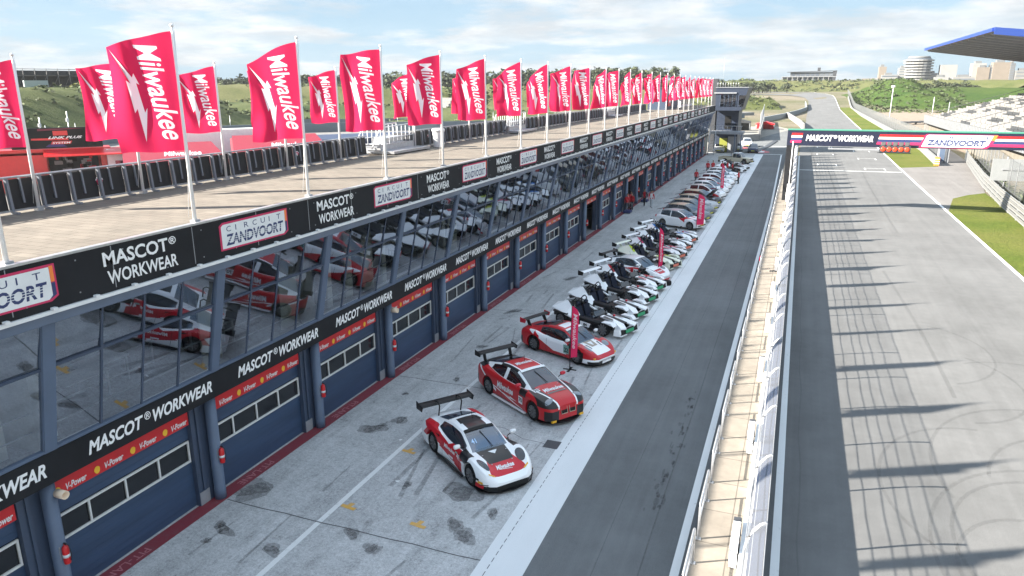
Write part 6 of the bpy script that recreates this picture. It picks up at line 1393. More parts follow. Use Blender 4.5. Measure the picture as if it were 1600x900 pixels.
wall_line('ramp_wall', [(-7.0, 146), (-5.6, 160), (-4.6, 176)], .12, .9, M_['grey_dark'], 'dark low ramp with white edges at the end of the white strip', 'ramp')
mk = MB(); 
for (x, y, rx, ry, m) in ((-6.6, 146.5, 1.5, 4, 0), (-6.7, 146.5, .9, 2.6, 1), (-6.8, 146.0, .45, 1.4, 0), (-11, 154, 2.6, 1.6, 0)): blob(mk, x, y, rx, ry, .012+.004*m, 3, m=m)
structure(mk.build('coloured_paint', [pmat('pink_red_paint', (.50, .10, .12), .7, var=.2), M_['white']]))
# triple steel guard rail on the right, with the white barrier farther on
def guard(name, pts, label, h0=(.30, .75, 1.2, 1.6), mat=None):
    P = dense(pts, 4); c = P[0]; r = empty(name, (*c, 0), 0, label, 'guard rail'); f = at((*c, 0)); mat = mat or pmat('white_guard_rail', (.165, .165, .16), .45, .1, var=.12)
    for h in h0:
        m = MB(); prof = [(-.02, -.17), (.06, -.12), (.0, -.03), (.0, .03), (.06, .12), (-.02, .17)]; vs = []
        for i, (x, y) in enumerate(P):
            a, b_ = P[max(0, i-1)], P[min(len(P)-1, i+1)]; d = Vector((b_[0]-a[0], b_[1]-a[1], 0)).normalized(); q = Vector((-d.y, d.x, 0))
            vs += [(x+q.x*u, y+q.y*u, h+v) for u, v in prof]+[(x+q.x*(u-.03), y+q.y*(u-.03), h+v) for u, v in prof[::-1]]
        n = 12; m.geo(vs, [(i*n+k, i*n+(k+1) % n, (i+1)*n+(k+1) % n, (i+1)*n+k) for i in range(len(P)-1) for k in range(n)], 0); f(m, 'rail_beam', mat, r)
    for i, (x, y) in enumerate(P[::1][:100]): f(MB().box((x+.06, y-.05, -.1), (x+.18, y+.05, 1.75)), 'rail_post', M_['steel'], r)
    return r
guard('guard_rail', [(18.4, 20), (18.6, 56), (18.9, 74), (19.8, 87), (21.3, 103), (23.1, 118), (24.7, 131), (26.1, 141)], 'white steel guard rail curving beside the near grass verge on the right')
wall_line('track_barrier', [(20.3, 129.5), (22.0, 160), (22.2, 235), (22.8, 340), (23.6, 420), (26, 500)], 1.15, .35, pmat('white_rail_far', (.215, .215, .21), .5, var=.1), 'long white barrier beside the green strip past the gantry')
e = G('barrier_end', (20.2, 128.9, 0), 'orange and white striped end of the barrier by the access road', 'barrier'); MB().box((-.3, -.35, .02), (.3, .3, 1.3), 0).build('end_block', M_['orange'], e)
for q in (.30, .62, .94): MB().box((-.31, -.36, q), (.31, .29, q+.10)).build('white_band', M_['sky_white'], e)
net_fence('wire_fence', [(22.0, 134), (22.9, 160), (23.2, 235), (23.8, 340), (24.6, 420), (28.5, 560)], 3.5, 'tall grey wire fence behind the long white track barrier', 5)
net_fence('wire_fence', [(26.9, 141), (25.9, 131), (24.4, 118), (22.7, 103), (21.4, 90), (20.8, 74), (20.4, 56), (20.2, 24)], 4.2, 'tall wire fence with plants at its foot behind the near guard rail', 4, mat=M_['net_dim'])
bd = G('white_board', (23.2, 95, 0), 'big white board seen from behind on posts beside the near guard rail', 'board'); MB().box((-2.9, -.06, 1.75), (4.4, .06, 4.1)).build('board_panel', pmat('board_back', (.235, .245, .25), .5, var=.06), bd)
MB().box((-1.9, -.14, 2.9), (4.2, -.07, 3.1)).build('board_batten', M_['steel'], bd)
for x in (-1.5, 2.6): MB().tube([(x, .12, 0), (x, .12, 4.3)], .06, 6).build('board_post', M_['grey'], bd)
for i, (x, y, h) in enumerate(((23.6, 150, 4.2),)):
    g = G('grey_cabinet', (x-1.9, y-15.4, 0), 'grey metal cabinet standing at the end of the white barrier by the access road', 'cabinet'); MB().box((-.55, -.4, 0), (.9, .8, 4.4)).build('cabinet_case', M_['grey'], g); MB().box((-.45, -.43, .3), (.3, -.40, 3.6)).build('cabinet_door', M_['blue_light'], g)
for i, (x, y, h, lab) in enumerate(((30, 300, 11, 'pale lamp post with round head standing behind the wire fence'), (33, 205, 8, 'thin grey post standing at the edge of the sandy car park'), (52, 360, 7, 'thin pale post standing in front of the green mound'))):
    g = G('lamp_post', (x, y, 0), lab, 'post'); MB().tube([(0, 0, 0), (0, 0, h)], [.16, .10], 8).build('post_shaft', M_['sky_white'] if i != 1 else M_['grey'], g)
    if i == 0: MB().lathe([(.5, 0), (.7, .3), (.5, .8)], (0, 0, h), 'z', 10).build('lamp_head', M_['sky_white'], g)
# row of low dark objects on the car park
for i in range(5):
    g = G('parked_trailer', (31+i*3.0, 262+i*3.2, 0), 'dark low trailer in the row on the sandy car park, %s from the fence' % ORD[i], 'trailer', 'dark trailers on the sandy car park')
    MB().box((-1.4, -1.2, .4), (1.4, 1.2, .95)).build('trailer_bed', M_['grey_dark'], g); MB().lathe([(.35, -.1), (.35, .1)], (0, -1.25, .4), 'y', 12).build('trailer_wheel', TYRE, g)

# ================================================================== GRANDSTAND
gs = G('grandstand', (29, 140, 0), 'open grandstand with rows of white seats and a blue edged cantilever roof', 'grandstand'); pgs = at((29, 140, 0))
X0, YA, YB = 28.2, 86, 206; NR = 19
def sz(i): return 4.3+i*.49
SEATW = [pmat('white_seats', (.205, .20, .195), .5, var=.06), pmat('grey_seats', (.045, .048, .052), .6)]
m = MB().box((X0, YA, 3.1), (X0+.25, YB, 5.05)); 
pgs(m, 'front_wall', pmat('ribbed_front', (.13, .135, .14), .6, var=.1), gs)
m = MB()
y = YA+.6
while y < YB: m.box((X0-.06, y, 3.2), (X0-.005, y+.18, 5.0)); y += 1.2
pgs(m, 'front_ribs', M_['grey'], gs)
pgs(MB().prism([(X0+.3, YB-.3, 0), (X0+.3, YB-.3, 4.0), (X0+1.7*NR, YB-.3, sz(NR)-.4), (X0+1.7*NR, YB-.3, 0)], (0, .3, 0)), 'end_wall', M_['conc_wall'], gs)
pgs(MB().box((X0+1.2, YA, 0), (X0+1.5, YB-.4, 3.1)), 'base_wall', pmat('stand_concrete', (.15, .135, .11), .8, var=.2, scale=.6, stretch=(1, 1, .3)), gs)
rnd = random.Random(4)
for i in range(NR):
    x = X0+.6+i*1.65; z = sz(i)
    m = MB().box((x, YA, z-.5), (x+1.65, YB, z)); pgs(m, 'step', M_['conc_wall'], gs)
    s = MB(); y = YA+1
    while y < YB-1.5:
        blk = int((y-YA)/9.5)
        dark = (i+blk*2) % 7 in (2,) or rnd.random() < .10
        L_ = 3.9 if int((y-YA)/4.4) % 2 else 3.9
        s.box((x+.55, y, z+.001), (x+1.15, min(y+L_, YB-1), z+.42), 1 if dark else 0); s.box((x+1.15, y, z+.001), (x+1.25, min(y+L_, YB-1), z+.85), 1 if dark else 0); y += 4.45
    tag(pgs(s, 'seat_row', SEATW, gs), kind='stuff')
    pass
m = MB()
for q in range(6):
    y = YB-2-q*21
    m.tube([(X0+.6, y, 5.3), (X0+1.65*NR, y, sz(NR)+1.0)], .06, 5)
    for i in range(0, NR, 3): m.tube([(X0+.6+i*1.65, y, sz(i)), (X0+.6+i*1.65, y, sz(i)+1.05)], .04, 5)
pgs(m, 'aisle_rails', M_['grey_dark'], gs)
# roof: leading edge high over the front rows, falling to the back
YR0, YR1 = 146, 220; XR0, XR1, ZR0, ZR1 = 28.3, 62, 20.4, 16.6
pgs(MB().prism([(XR0, YR0, ZR0), (XR1, YR0, ZR1), (XR1, YR0, ZR1+.5), (XR0, YR0, ZR0+.35)], (0, YR1-YR0, 0)), 'roof', pmat('roof_soffit', (.16, .15, .14), .7, var=.12, scale=.4, stretch=(1, .1, 1)), gs)
pgs(MB().prism([(XR0-.35, YR0, ZR0-.05), (XR0-.004, YR0, ZR0-.05), (XR0-.004, YR0, ZR0+.6), (XR0-.35, YR0, ZR0+.5)], (0, YR1-YR0, 0)), 'blue_edge', pmat('bright_blue', (.015, .045, .26), .4), gs)
pgs(MB().prism([(XR0, YR0-.02, ZR0-.5), (XR1, YR0-.02, ZR1-.7), (XR1, YR0-.02, ZR1+.75), (XR0, YR0-.02, ZR0+.6)], (0, -.3, 0)), 'blue_fascia', pmat('roof_blue', (.02, .05, .22), .45), gs)
for k in range(12):
    y = YR0+3+k*6.3
    pgs(MB().prism([(XR0+.3, y, ZR0-.004), (XR1, y, ZR1-.004), (XR1, y, ZR1-1.1), (XR0+.3, y, ZR0-.35)], (0, .5, 0)), 'roof_beam', M_['grey'], gs)
for k in range(6): pgs(MB().tube([(60, YR0+6+k*12, 0), (60, YR0+6+k*12, ZR1)], .4, 8), 'roof_column', M_['grey'], gs)
pgs(MB().box((X0+1.15, 100, .8), (X0+1.195, 118, 3.0), 0).box((X0+1.11, 113, 1.4), (X0+1.145, 117, 2.6), 1), 'blue_panel', [pmat('panel_blue', (.03, .05, .11), .5), M_['sky_white']], gs)

# ================================================================== TOWN AND HOTEL
TOWN = pmat('pale_town_wall', (.20, .195, .185), .8, var=.06, scale=.2); TOWNW = pmat('white_town_wall', (.235, .235, .23), .8, var=.05, scale=.2); TOWNB = pmat('buff_town_wall', (.185, .155, .125), .8, var=.08, scale=.2); TOWNG = pmat('grey_town_wall', (.13, .135, .14), .8, var=.08, scale=.2)
WINB = pmat('town_window', (.085, .10, .125), .3); WINL = pmat('town_window_light', (.12, .135, .155), .3)
def block(x, y, w, d, z0, h, mat, label, floors=0, band=.45, name='tower_block', lean=0, wm=None, rz=0, roofbox=True, cols=0):
    r = G(name, (x, y, z0), label, 'building', rz=rz); MB().box((-w/2, -d/2, -8), (w/2, d/2, h)).build('wall', mat, r)
    if floors:
        fh = h/floors
        for i in range(floors):
            z = i*fh+fh*.35
            m = MB()
            if cols:
                for c in range(cols): m.box((-w/2+w*(c+.2)/cols, -d/2-.15, z), (-w/2+w*(c+.8)/cols, -d/2-.02, z+fh*band))
            else: m.box((-w/2+.6, -d/2-.15, z), (w/2-.6, -d/2-.02, z+fh*band)); m.box((-w/2-.15, -d/2+.6, z), (-w/2-.02, d/2-.6, z+fh*band))
            m.build('window', wm or WINB, r)
    if roofbox: MB().box((-w*.3, -d*.3, h), (w*.15, d*.3, h+2.2)).build('roof_house', TOWNG, r)
    return r
# round ended tower with white balconies
t = G('round_tower', (110, 893, 12), 'tall white tower with many balcony bands, tallest in the town', 'building')
MB().lathe([(11.5, -6), (12.0, 26)], (0, 0, 0), 'z', 20, 0, True).build('wall', WINB, t)
for i in range(10): MB().lathe([(13.0+.12*i, 0), (13.2+.12*i, 0), (13.2+.12*i, 1.35), (12.6+.12*i, 1.35)], (0, 0, i*2.75-1.2), 'z', 22, 0, False).build('balcony', TOWNW, t)
MB().lathe([(11, 0), (10, 2.4)], (0, 0, 26), 'z', 16).build('roof_house', TOWNG, t)
block(96.5, 894, 9, 12, 13, 16, TOWNW, 'white block touching the left side of the round tower', 6, .4, wm=WINL); block(77, 897, 7, 10, 14, 16.5, TOWNB, 'slim buff tower at the left of the town', 0)
block(83.5, 890, 15, 10, 13, 9, TOWNW, 'low white block with dark bands in front of the slim buff tower', 3, .4); block(137, 890, 15, 12, 12, 19.5, TOWNW, 'plain white cube shaped tower in the middle of the town', 0, roofbox=False)
block(124, 892, 8, 10, 12, 11.5, TOWN, 'pale low block right beside the round tower', 4, .35, wm=WINL); block(131, 886, 13, 9, 10, 9.5, TOWNW, 'white low house in front of the white cube tower', 0)
block(163, 887, 12, 14, 10, 22.5, TOWNW, 'white tower half hidden behind the buff towers', 0); block(166, 882, 11, 12, 8, 20.5, TOWNB, 'buff tower with a grey windowed side, left of the two buff towers', 0)
block(173, 882, 4, 11, 8, 20.5, TOWNG, 'grey windowed tower side joined to the left buff tower', 9, .45, cols=3); block(181, 880, 15, 12, 8, 25, TOWNB, 'buff tower with balconies, right of the two buff towers', 0)
block(190, 878, 4, 11, 8, 24, TOWNG, 'narrow balcony tower joined to the right buff tower', 10, .4, wm=WINL); block(201, 876, 17, 12, 8, 17, TOWN, 'pale wide block at the right end of the town under the roof', 5, .3, wm=WINL)
block(152, 884, 22, 10, 9, 10.5, TOWN, 'long pale low building between the cube tower and buff towers', 2, .3, wm=WINL); block(149, 872, 15, 8, 7, 7, TOWNW, 'white low house with dark windows on the car park side', 2, .35)
block(166, 868, 14, 7, 6, 7.5, pmat('pale_blue_wall', (.13, .19, .235), .7), 'pale blue low building before the buff towers', 1, .3, wm=WINL)
for i, (x, w, h, lab, mm) in enumerate(((40, 12, 4, 'pale pink roofed house at the left edge of the far town', TOWNB), (52, 10, 4.5, 'small cream house second from the left in the far town', TOWN), (64, 12, 5.5, 'small buff house beside the slim tower', TOWNB), (70, 6, 6, 'small white house just left of the slim tower', TOWNW))): block(x, 893, w, 8, 13, h, mm, lab, 1, .3, 'far_house', wm=WINL, roofbox=False)
h = G('hotel', (4, 748, 15.4), 'long two storey dark hotel with pale balconies on top of the far dune', 'building')
MB().box((-23, 0, 0), (22, 9, 3.8)).build('lower_storey', TOWNG, h); MB().box((-16, 0, 4.3), (22, 9, 8.0)).build('upper_storey', TOWNG, h); MB().box((-23.5, -1.6, 3.8), (23, 9, 4.3)).build('balcony_slab', M_['grey'], h)
MB().prism([(-19, -1.8, 8.0), (23.5, -1.8, 8.9), (23.5, -1.8, 9.3), (-19, -1.8, 8.4)], (0, 11, 0)).build('roof', M_['grey_dark'], h); MB().prism([(20.2, -1.5, 0), (22.6, -1.5, 0), (23.4, -1.5, 8.9), (20.2, -1.5, 8.8)], (0, 10, 0)).build('end_wall', M_['grey_dark'], h)
for i in range(11): MB().box((-22+i*4.1, -.12, .5), (-19+i*4.1, -.02, 3.4)).build('window', M_['pane_dark'] if i % 2 else WINB, h)
for i in range(9): MB().box((-15+i*4.1, -.12, 4.7), (-12+i*4.1, -.02, 7.6)).build('window', WINB if i < 6 else WINL, h)
for i in range(10): MB().box((-23+i*4.4, -1.5, 0), (-22.4+i*4.4, -1.0, 3.8)).build('pillar', TOWN, h)
MB().box((7, 2, 9), (9.5, 5, 12)).build('roof_house', M_['grey_dark'], h)
# ---- trees
def tree(x, y, z, h, r, label, mats, seed, group=None, n=420, name='tree', s=.9, trunkh=.35):
    rnd = random.Random(seed); t = G(name, (x, y, z), label, 'tree', group)
    tk = MB().tube([(0, 0, -.5), (.1, 0, h*trunkh), (.05, .1, h*.75)], [h*.035, h*.026, h*.012], 7)
    for k in range(5): a = k*1.3+seed; tk.tube([(0, 0, h*(trunkh+.06*k)), (math.cos(a)*r*.6, math.sin(a)*r*.6, h*(trunkh+.15+.08*k))], [h*.014, h*.006], 5)
    tk.build('trunk', pmat('bark', (.06, .045, .035), .9) if 'bark' not in M_ else M_['bark'], t); c = MB()
    for k in range(9):
        a = rnd.uniform(0, 6.28); q = rnd.uniform(.0, .62)*r; zz = h*rnd.uniform(trunkh+.08, .9); leaf_cloud(c, (q*math.cos(a), q*math.sin(a), zz), (r*rnd.uniform(.35, .6), r*rnd.uniform(.35, .6), h*rnd.uniform(.10, .2)), n//9, s, rnd, len(mats))
    c.build('crown', mats, t); return t
M_['bark'] = pmat('bark', (.06, .045, .035), .9)
def wood(name, spots, mats, seed, hmin, hmax, z, s):
    rnd = random.Random(seed); c = MB()
    for (x, y) in spots:
        h = rnd.uniform(hmin, hmax); zz = z(x, y); c.tube([(x, y, zz-1), (x, y, zz+h*.7)], [.3, .12], 5, len(mats)); r = h*rnd.uniform(.28, .42)
        for k in range(5): a = rnd.uniform(0, 6.28); q = r*rnd.uniform(0, .7); leaf_cloud(c, (x+q*math.cos(a), y+q*math.sin(a), zz+h*rnd.uniform(.45, .9)), (r*.7, r*.7, h*.18), 20, s, rnd, len(mats))
    return tag(c.build(name, mats+[M_['bark']]), kind='stuff')
rnd = random.Random(12)
wood('pine_wood', [(lambda t: (-420+t*330+rnd.gauss(0, 8), 330+t*210+rnd.gauss(0, 14)))(rnd.random()) for _ in range(420)], PINE, 13, 9, 14, lambda x, y: 5.5+zt(y), 1.3)
wood('far_wood', [(lambda t: (-140+t*115+rnd.gauss(0, 6), 560+t*60+rnd.gauss(0, 12)))(rnd.random()) for _ in range(140)], PINE, 14, 4, 8, lambda x, y: zt(y), 1.2)
TOWNT = [(70, 556, 8, 'dark bushy tree at the left end of the tree row before the town'), (76, 556, 9, 'dark bushy tree second from the left before the town'), (81, 555, 9.5, 'dark tree third from the left before the town'), (86, 554, 8.5, 'dark tree in the middle of the row before the town'), (91, 553, 8, 'dark tree right of the middle in the row before the town'), (97, 552, 9, 'dark tree near the right end of the row before the town'), (101, 551, 6.5, 'small dark tree at the right end of the row before the town')]
for i, (x, y, hh, lab) in enumerate(TOWNT): tree(x, y, 5.2, hh, hh*.55, lab, PINE, 30+i, 'dark trees before the town', 500, 'bushy_tree', .7, .12)
for i, (x, y, hh) in enumerate(((48, 800, 5), (56, 800, 6), (60, 800, 5), (88, 800, 6.5), (93, 800, 5))): tree(x, y, 10.5, hh, hh*.7, 'small dark tree on the dune crest before the town, %s from the left' % ORD[i], PINE, 60+i, 'small trees on the dune crest', 200, 'bushy_tree', .9, .1)
LT = [(-158, 312, 9.0, 'pale green leafy tree standing left of the others behind the race track'), (-150, 318, 10, 'pale green tall leafy tree standing second behind the race track'), (-141, 330, 8.5, 'pale green broad leafy tree behind the pit roof flags')]
for i, (x, y, hh, lab) in enumerate(LT): tree(x, y, hs(x, y), hh*1.25, hh*.55, lab, [LEAF[1], LEAF[2], PINE[2]], 80+i, None, 620, 'leafy_tree', .55, .2)
b = G('flowering_bush', (-181.5, 150, 10.6), 'yellow green bush standing alone on the grassy hill crest', 'bush'); mbb = MB(); leaf_cloud(mbb, (0, 0, 1.3), (4.2, 4.2, 1.6), 520, .5, random.Random(3), 2); mbb.build('foliage', [LEAF[2], pmat('yellow_leaf', (.20, .19, .035), .8)], b)
rg = random.Random(8)
# parked cars along the far road: tiny
for i in range(9):
    c = G('far_car', (98+i*7+rg.uniform(-1, 1), 640+rg.uniform(-3, 3), zt(640)+.1), 'small car parked along the road before the town, %s from the left' % ORD[i], 'car', 'cars on the far road')
    mm = [TOWNW, TOWNG, CRED, TOWNW, TOWN][i % 5]; MB().prism([(-2.1, -.9, .3), (2.1, -.9, .3), (2.1, -.9, .85), (1.2, -.9, .95), (.7, -.9, 1.45), (-1.2, -.9, 1.45), (-1.9, -.9, .95), (-2.1, -.9, .9)], (0, 1.8, 0)).build('body', mm, c)
    for x in (-1.3, 1.3): MB().lathe([(.33, -.95), (.33, .95)], (x, 0, .33), 'y', 10).build('wheel', TYRE, c)

# ================================================================== BEHIND THE PITS
# scaffold stand on the hill
ss = G('scaffold_stand', (-215, 145, 10), 'long dark temporary grandstand of scaffolding behind the grassy hill', 'grandstand'); sfd = MB(); A, B_ = Vector((-238, 98, 0)), Vector((-202, 176, 0)); d = (B_-A).normalized(); n_ = Vector((-d.y, d.x, 0)); O = Vector((-215, 145, 10))
L_ = (B_-A).length
pss = at((-215, 145, 10)); dk = pmat('scaffold_dark', (.018, .02, .026), .8, var=.3); tb = pmat('scaffold_tube', (.10, .095, .095), .5)
pss(MB().obox(A+Vector((0, 0, 9.5))+n_*6, d*L_, n_*8, (0, 0, 7.6)), 'seating_deck', dk, ss); pss(MB().obox(A+Vector((0, 0, 15.6)), d*L_, n_*8, (0, 0, 1.0)), 'upper_walkway', dk, ss)
k = 0; q = 0.0
while q < L_:
    p = A+d*q; m = MB().tube([p+Vector((0, 0, 9)), p+Vector((0, 0, 17.6))], .10, 4)
    if q+3 < L_: m.tube([p+Vector((0, 0, 10)), p+d*3+Vector((0, 0, 15.5))], .06, 4)
    pss(m, 'scaffold_frame', tb, ss); q += 3.0
rl = MB()
for z in (12.6, 15.5, 17.4): rl.tube([A+Vector((0, 0, z)), B_+Vector((0, 0, z))], .08, 4)
pss(rl, 'scaffold_rail', tb, ss)
wc = G('white_container', (-183.5, 137.5, 11.2), 'small white container standing on the grassy hill crest', 'container', rz=R(60)); MB().box((-2.6, -1.3, 0), (2.6, 1.3, 2.7)).build('container_case', pmat('container_pale', (.30, .36, .36), .6), wc); MB().box((-2.62, -1.0, .1), (-2.6, 1.0, 2.4)).build('container_door', M_['grey'], wc)
GREYBL = pmat('blue_grey_guard', (.115, .145, .175), .6, var=.08)
wall_line('infield_barrier', [(-125, 60), (-134, 92), (-142, 118), (-146, 130), (-143, 146), (-133, 163), (-117, 180), (-96, 190), (-70, 206), (-40, 214)], 2.5, .5, GREYBL, 'blue grey barrier wall along the track behind the pits', posts=(9, 5.0, M_['steel']))
wall_line('far_infield_barrier', [(-160, 205), (-128, 226), (-100, 236), (-60, 262), (-20, 300)], 1.6, .5, GREYBL, 'grey barrier farther back below the sandy banks')
wall_line('pale_kerb', [(-150, 262), (-110, 270), (-60, 292), (-20, 330)], 1.2, 6, M_['white_wall'], 'pale sloping concrete banking of the track behind the pits')
structure(sheet('far_track', [(-175, 275), (-120, 292), (-60, 318), (-30, 345), (-36, 372), (-80, 352), (-140, 318), (-182, 296)], .35, M_['paddock']))
structure(sheet('infield_grass', [(-150, 150), (-112, 186), (-90, 196), (-60, 214), (-60, 222), (-105, 212), (-160, 175)], .02, M_['grass']))
# red hospitality lorry with screen
K = 105/80.
def P80(x, y, z): return Vector((x*K, y*K, 12-(12-z)*K))
tr_ = G('promotion_truck', (-85.9, 60.4, 0), 'red fold out promotion lorry with a black screen board on its roof', 'lorry'); ptr = at((-85.9, 60.4, 0))
a = Vector((-89.5, 55.3, 0)); b_ = Vector((-79.8, 68.2, 0)); dd = (b_-a).normalized(); nn = Vector((dd.y, -dd.x, 0)); LL = (b_-a).length     # nn points towards the pits
ptr(MB().obox(a-nn*3.0, dd*LL, nn*.2, (0, 0, 4.6)).obox(a, dd*2.6, nn*-2.7, (0, 0, 4.6)).obox(a+dd*(LL-1.2), dd*1.2, nn*-2.7, (0, 0, 4.6)).obox(a+dd*2.6, dd*6.6, nn*-1.6, (0, 0, 4.3)), 'lorry_body', M_['bright_red'], tr_)
ptr(MB().obox(a-nn*3.0+Vector((0, 0, 4.6)), dd*LL, nn*3.1, (0, 0, .35)), 'lorry_roof', M_['bright_red'], tr_); ptr(MB().prism([a+dd*9+Vector((0, 0, 4.9)), a+dd*9+nn*2.4+Vector((0, 0, 4.3)), a+dd*9+nn*2.4+Vector((0, 0, 4.15)), a+dd*9+Vector((0, 0, 4.6))], dd*(LL-6)), 'fold_out_canopy', M_['bright_red'], tr_)
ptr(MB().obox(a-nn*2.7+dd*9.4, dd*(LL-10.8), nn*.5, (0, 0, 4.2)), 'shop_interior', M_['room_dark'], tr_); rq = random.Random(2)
for i in range(26): q = a-nn*2.1+dd*rq.uniform(9.8, LL-2.2)+Vector((0, 0, rq.uniform(1.4, 3.6))); ptr(MB().obox(q, dd*rq.uniform(.3, .9), nn*.25, (0, 0, rq.uniform(.2, .6))), 'shelf_goods', (CRED, CBLK, M_['grey'])[rq.randrange(3)], tr_)
m = MB()
for i in range(12): q = a+nn*1.6+dd*(6+i*.9); m.tube([q, q+Vector((0, 0, 1.1+.9))], .04, 4)
m.tube([a+nn*1.6+dd*6+Vector((0, 0, 2)), a+nn*1.6+dd*16+Vector((0, 0, 2))], .05, 4); ptr(m, 'stage_rail', M_['steel'], tr_); ptr(MB().obox(a+dd*6, dd*(LL-7), nn*2.0, (0, 0, .9)), 'stage', M_['grey_dark'], tr_)
SC0 = a+dd*5.9-nn*.3+Vector((0, 0, 4.98)); UZ = Vector((0, 0, 1)); SW = 9.5; SH = 2.45
ptr(MB().obox(SC0, dd*SW, nn*-.3, UZ*SH), 'screen_case', M_['black'], tr_); s = MB()
def sp(u, v, e): return SC0+dd*(u*SW)+UZ*(v*SH)+nn*e
s.poly([sp(.01, .03, .02), sp(.99, .03, .02), sp(.99, .97, .02), sp(.01, .97, .02)], 0); s.poly([sp(.22, .42, .03), sp(.62, .38, .03), sp(.62, .50, .03), sp(.22, .50, .03)], 1); s.poly([sp(.46, .62, .03), sp(.62, .62, .03), sp(.62, .84, .03), sp(.46, .84, .03)], 1); s.poly([sp(.42, .20, .03), sp(.64, .20, .03), sp(.66, .34, .03), sp(.44, .34, .03)], 1); s.poly([sp(.86, .35, .03), sp(.89, .35, .03), sp(.91, .5, .03), sp(.88, .86, .03), sp(.855, .6, .03)], 1)
s.poly([sp(.36, .08, .026), sp(.60, .06, .026), sp(.55, .2, .026), sp(.40, .2, .026)], 3); s.poly([sp(.30, .85, .026), sp(.8, .93, .026), sp(.7, .96, .026), sp(.3, .95, .026)], 4)
fit_text(s, 'LINK PLUS', sp(.40, .46, .04), dd, UZ, SW*.38, SH*.12, 2, shear=.4, bold=.03); fit_text(s, 'SYSTEM', sp(.44, .22, .04), dd, UZ, SW*.2, SH*.09, 2, shear=.2, bold=.02)
ptr(s, 'screen_print', [CBLK, M_['bright_red'], CWHITE, pmat('violet_print', (.05, .03, .14), .5), pmat('dark_red_print', (.14, .01, .03), .5)], tr_)
cabn = G('tractor_unit', (-79.6, 68.6, 0), 'white lorry tractor cab standing at the end of the red promotion lorry', 'lorry', rz=math.atan2(dd.y, dd.x))
MB().box((-1.0, -1.25, 1.0), (1.3, 1.25, 3.9)).build('cab', M_['sky_white'], cabn); MB().prism([(-1.0, -1.2, 3.9), (1.2, -1.2, 3.9), (.2, -1.2, 4.6), (-1.0, -1.2, 4.7)], (0, 2.4, 0)).build('wind_deflector', M_['sky_white'], cabn); MB().box((1.30, -1.1, 2.3), (1.33, 1.1, 3.4)).box((-.2, -1.28, 2.4), (.9, -1.25, 3.3)).build('cab_window', CGLASS, cabn); MB().box((-3.4, -1.1, .7), (-1.0, 1.1, 1.0)).build('chassis', M_['grey_dark'], cabn)
for x in (.6, -2.6):
    for y in (-1.1, 1.1): make_wheel(cabn, x, y, .5, .3)
# red canopies
def canopy(c, rz, w, dpt, h0, h1, label, boxlen=0):
    r = G('red_canopy', (c[0], c[1], 0), label, 'canopy', 'red canopies behind the pits', rz); w2 = w/2
    MB().geo([(-w2, 0, h1), (w2, 0, h1), (w2+1.0, -dpt, h0), (-w2-.6, -dpt, h0), (-w2, 0, h1-.06), (w2, 0, h1-.06), (w2+1, -dpt, h0-.35), (-w2-.6, -dpt, h0-.35)], [(0, 1, 2, 3), (3, 2, 6, 7), (0, 3, 7, 4), (1, 5, 6, 2), (4, 7, 6, 5), (0, 4, 5, 1)]).build('canopy_roof', pmat('canopy_red', (.24, .016, .036), .7, var=.08), r)
    MB().geo([(-w2, 0, 0), (-w2-.6, -dpt, 0), (-w2-.6, -dpt, h0), (-w2, 0, h1)], [(0, 1, 2, 3)]).build('side_curtain', pmat('curtain_red', (.30, .035, .05), .7, var=.1), r)
    for x in (-w2-.6, w2+1): MB().tube([(x, -dpt, 0), (x, -dpt, h0)], .08, 6).build('canopy_post', M_['sky_white'], r)
    lt = MB(); nrm = Vector((0, h1-h0, dpt)).normalized(); sl = Vector((0, dpt, h1-h0)).normalized(); o = Vector((-w2*.2, -dpt*.62, h0+(h1-h0)*.38))+nrm*.03
    fit_text(lt, 'Milwaukee', o, (1, 0, 0), sl, w*.42, dpt*.22, 0, shear=.3, bold=.03); lt.poly([o+Vector((w*.1, 0, 0))+sl*-.5, o+Vector((w*.5, 0, 0))+sl*-.2, o+Vector((w*.5, 0, 0))+sl*-.45, o+Vector((w*.1, 0, 0))+sl*-.7]); lt.build('canopy_lettering', FLAGW, r)
    MB().box((-w2, .1, 0), (w2, 2.6, h1-.5)).build('trailer_wall', pmat('curtain_wall_red', (.22, .015, .03), .7), r); return r
canopy((-75.1, 72.7), math.atan2(dd.y, dd.x), 10.5, 6.5, 3.0, 5.2, 'red sloping canopy with white writing just right of the white lorry cab'); canopy((-66.8, 83.3), math.atan2(dd.y, dd.x)-.1, 11, 6.5, 3.5, 5.8, 'red sloping canopy with white writing, farther right beside the white trailer')
wt = G('white_trailer', (-75.5, 82.5, 0), 'white box trailer standing between the two red canopies', 'trailer', rz=math.atan2(dd.y, dd.x)); MB().box((-5, -1.3, 1.0), (5, 1.3, 6.4)).build('trailer_box', M_['sky_white'], wt); MB().box((5.01, -.5, 1.2), (5.05, .6, 3.2)).build('trailer_door', CBLK, wt)
for x in (-3.5, -2.4): make_wheel(wt, x, -1.1, .5, .3)
nv = G('navy_awning_lorry', (-62.5, 97, 0), 'dark navy lorry with awning behind the roof stairs', 'lorry', rz=math.atan2(dd.y, dd.x)-.25); MB().box((-6.5, -1.3, .9), (7, 1.3, 4.4)).build('lorry_box', M_['navy'], nv); MB().prism([(-6.5, -1.3, 4.7), (7.5, -1.3, 4.9), (7.5, -5, 4.4), (-6.5, -5, 4.2)], (0, 0, .5)).build('awning', pmat('navy_awning', (.03, .045, .09), .5), nv); MB().box((-7.5, -1.5, 4.41), (-2, 1.5, 4.7)).build('roof_hatch', M_['sky_white'], nv)
for x in (-6.3, 7.2): MB().tube([(x, -4.9, 0), (x, -4.9, 4.3)], .08, 5).build('awning_post', M_['sky_white'], nv)
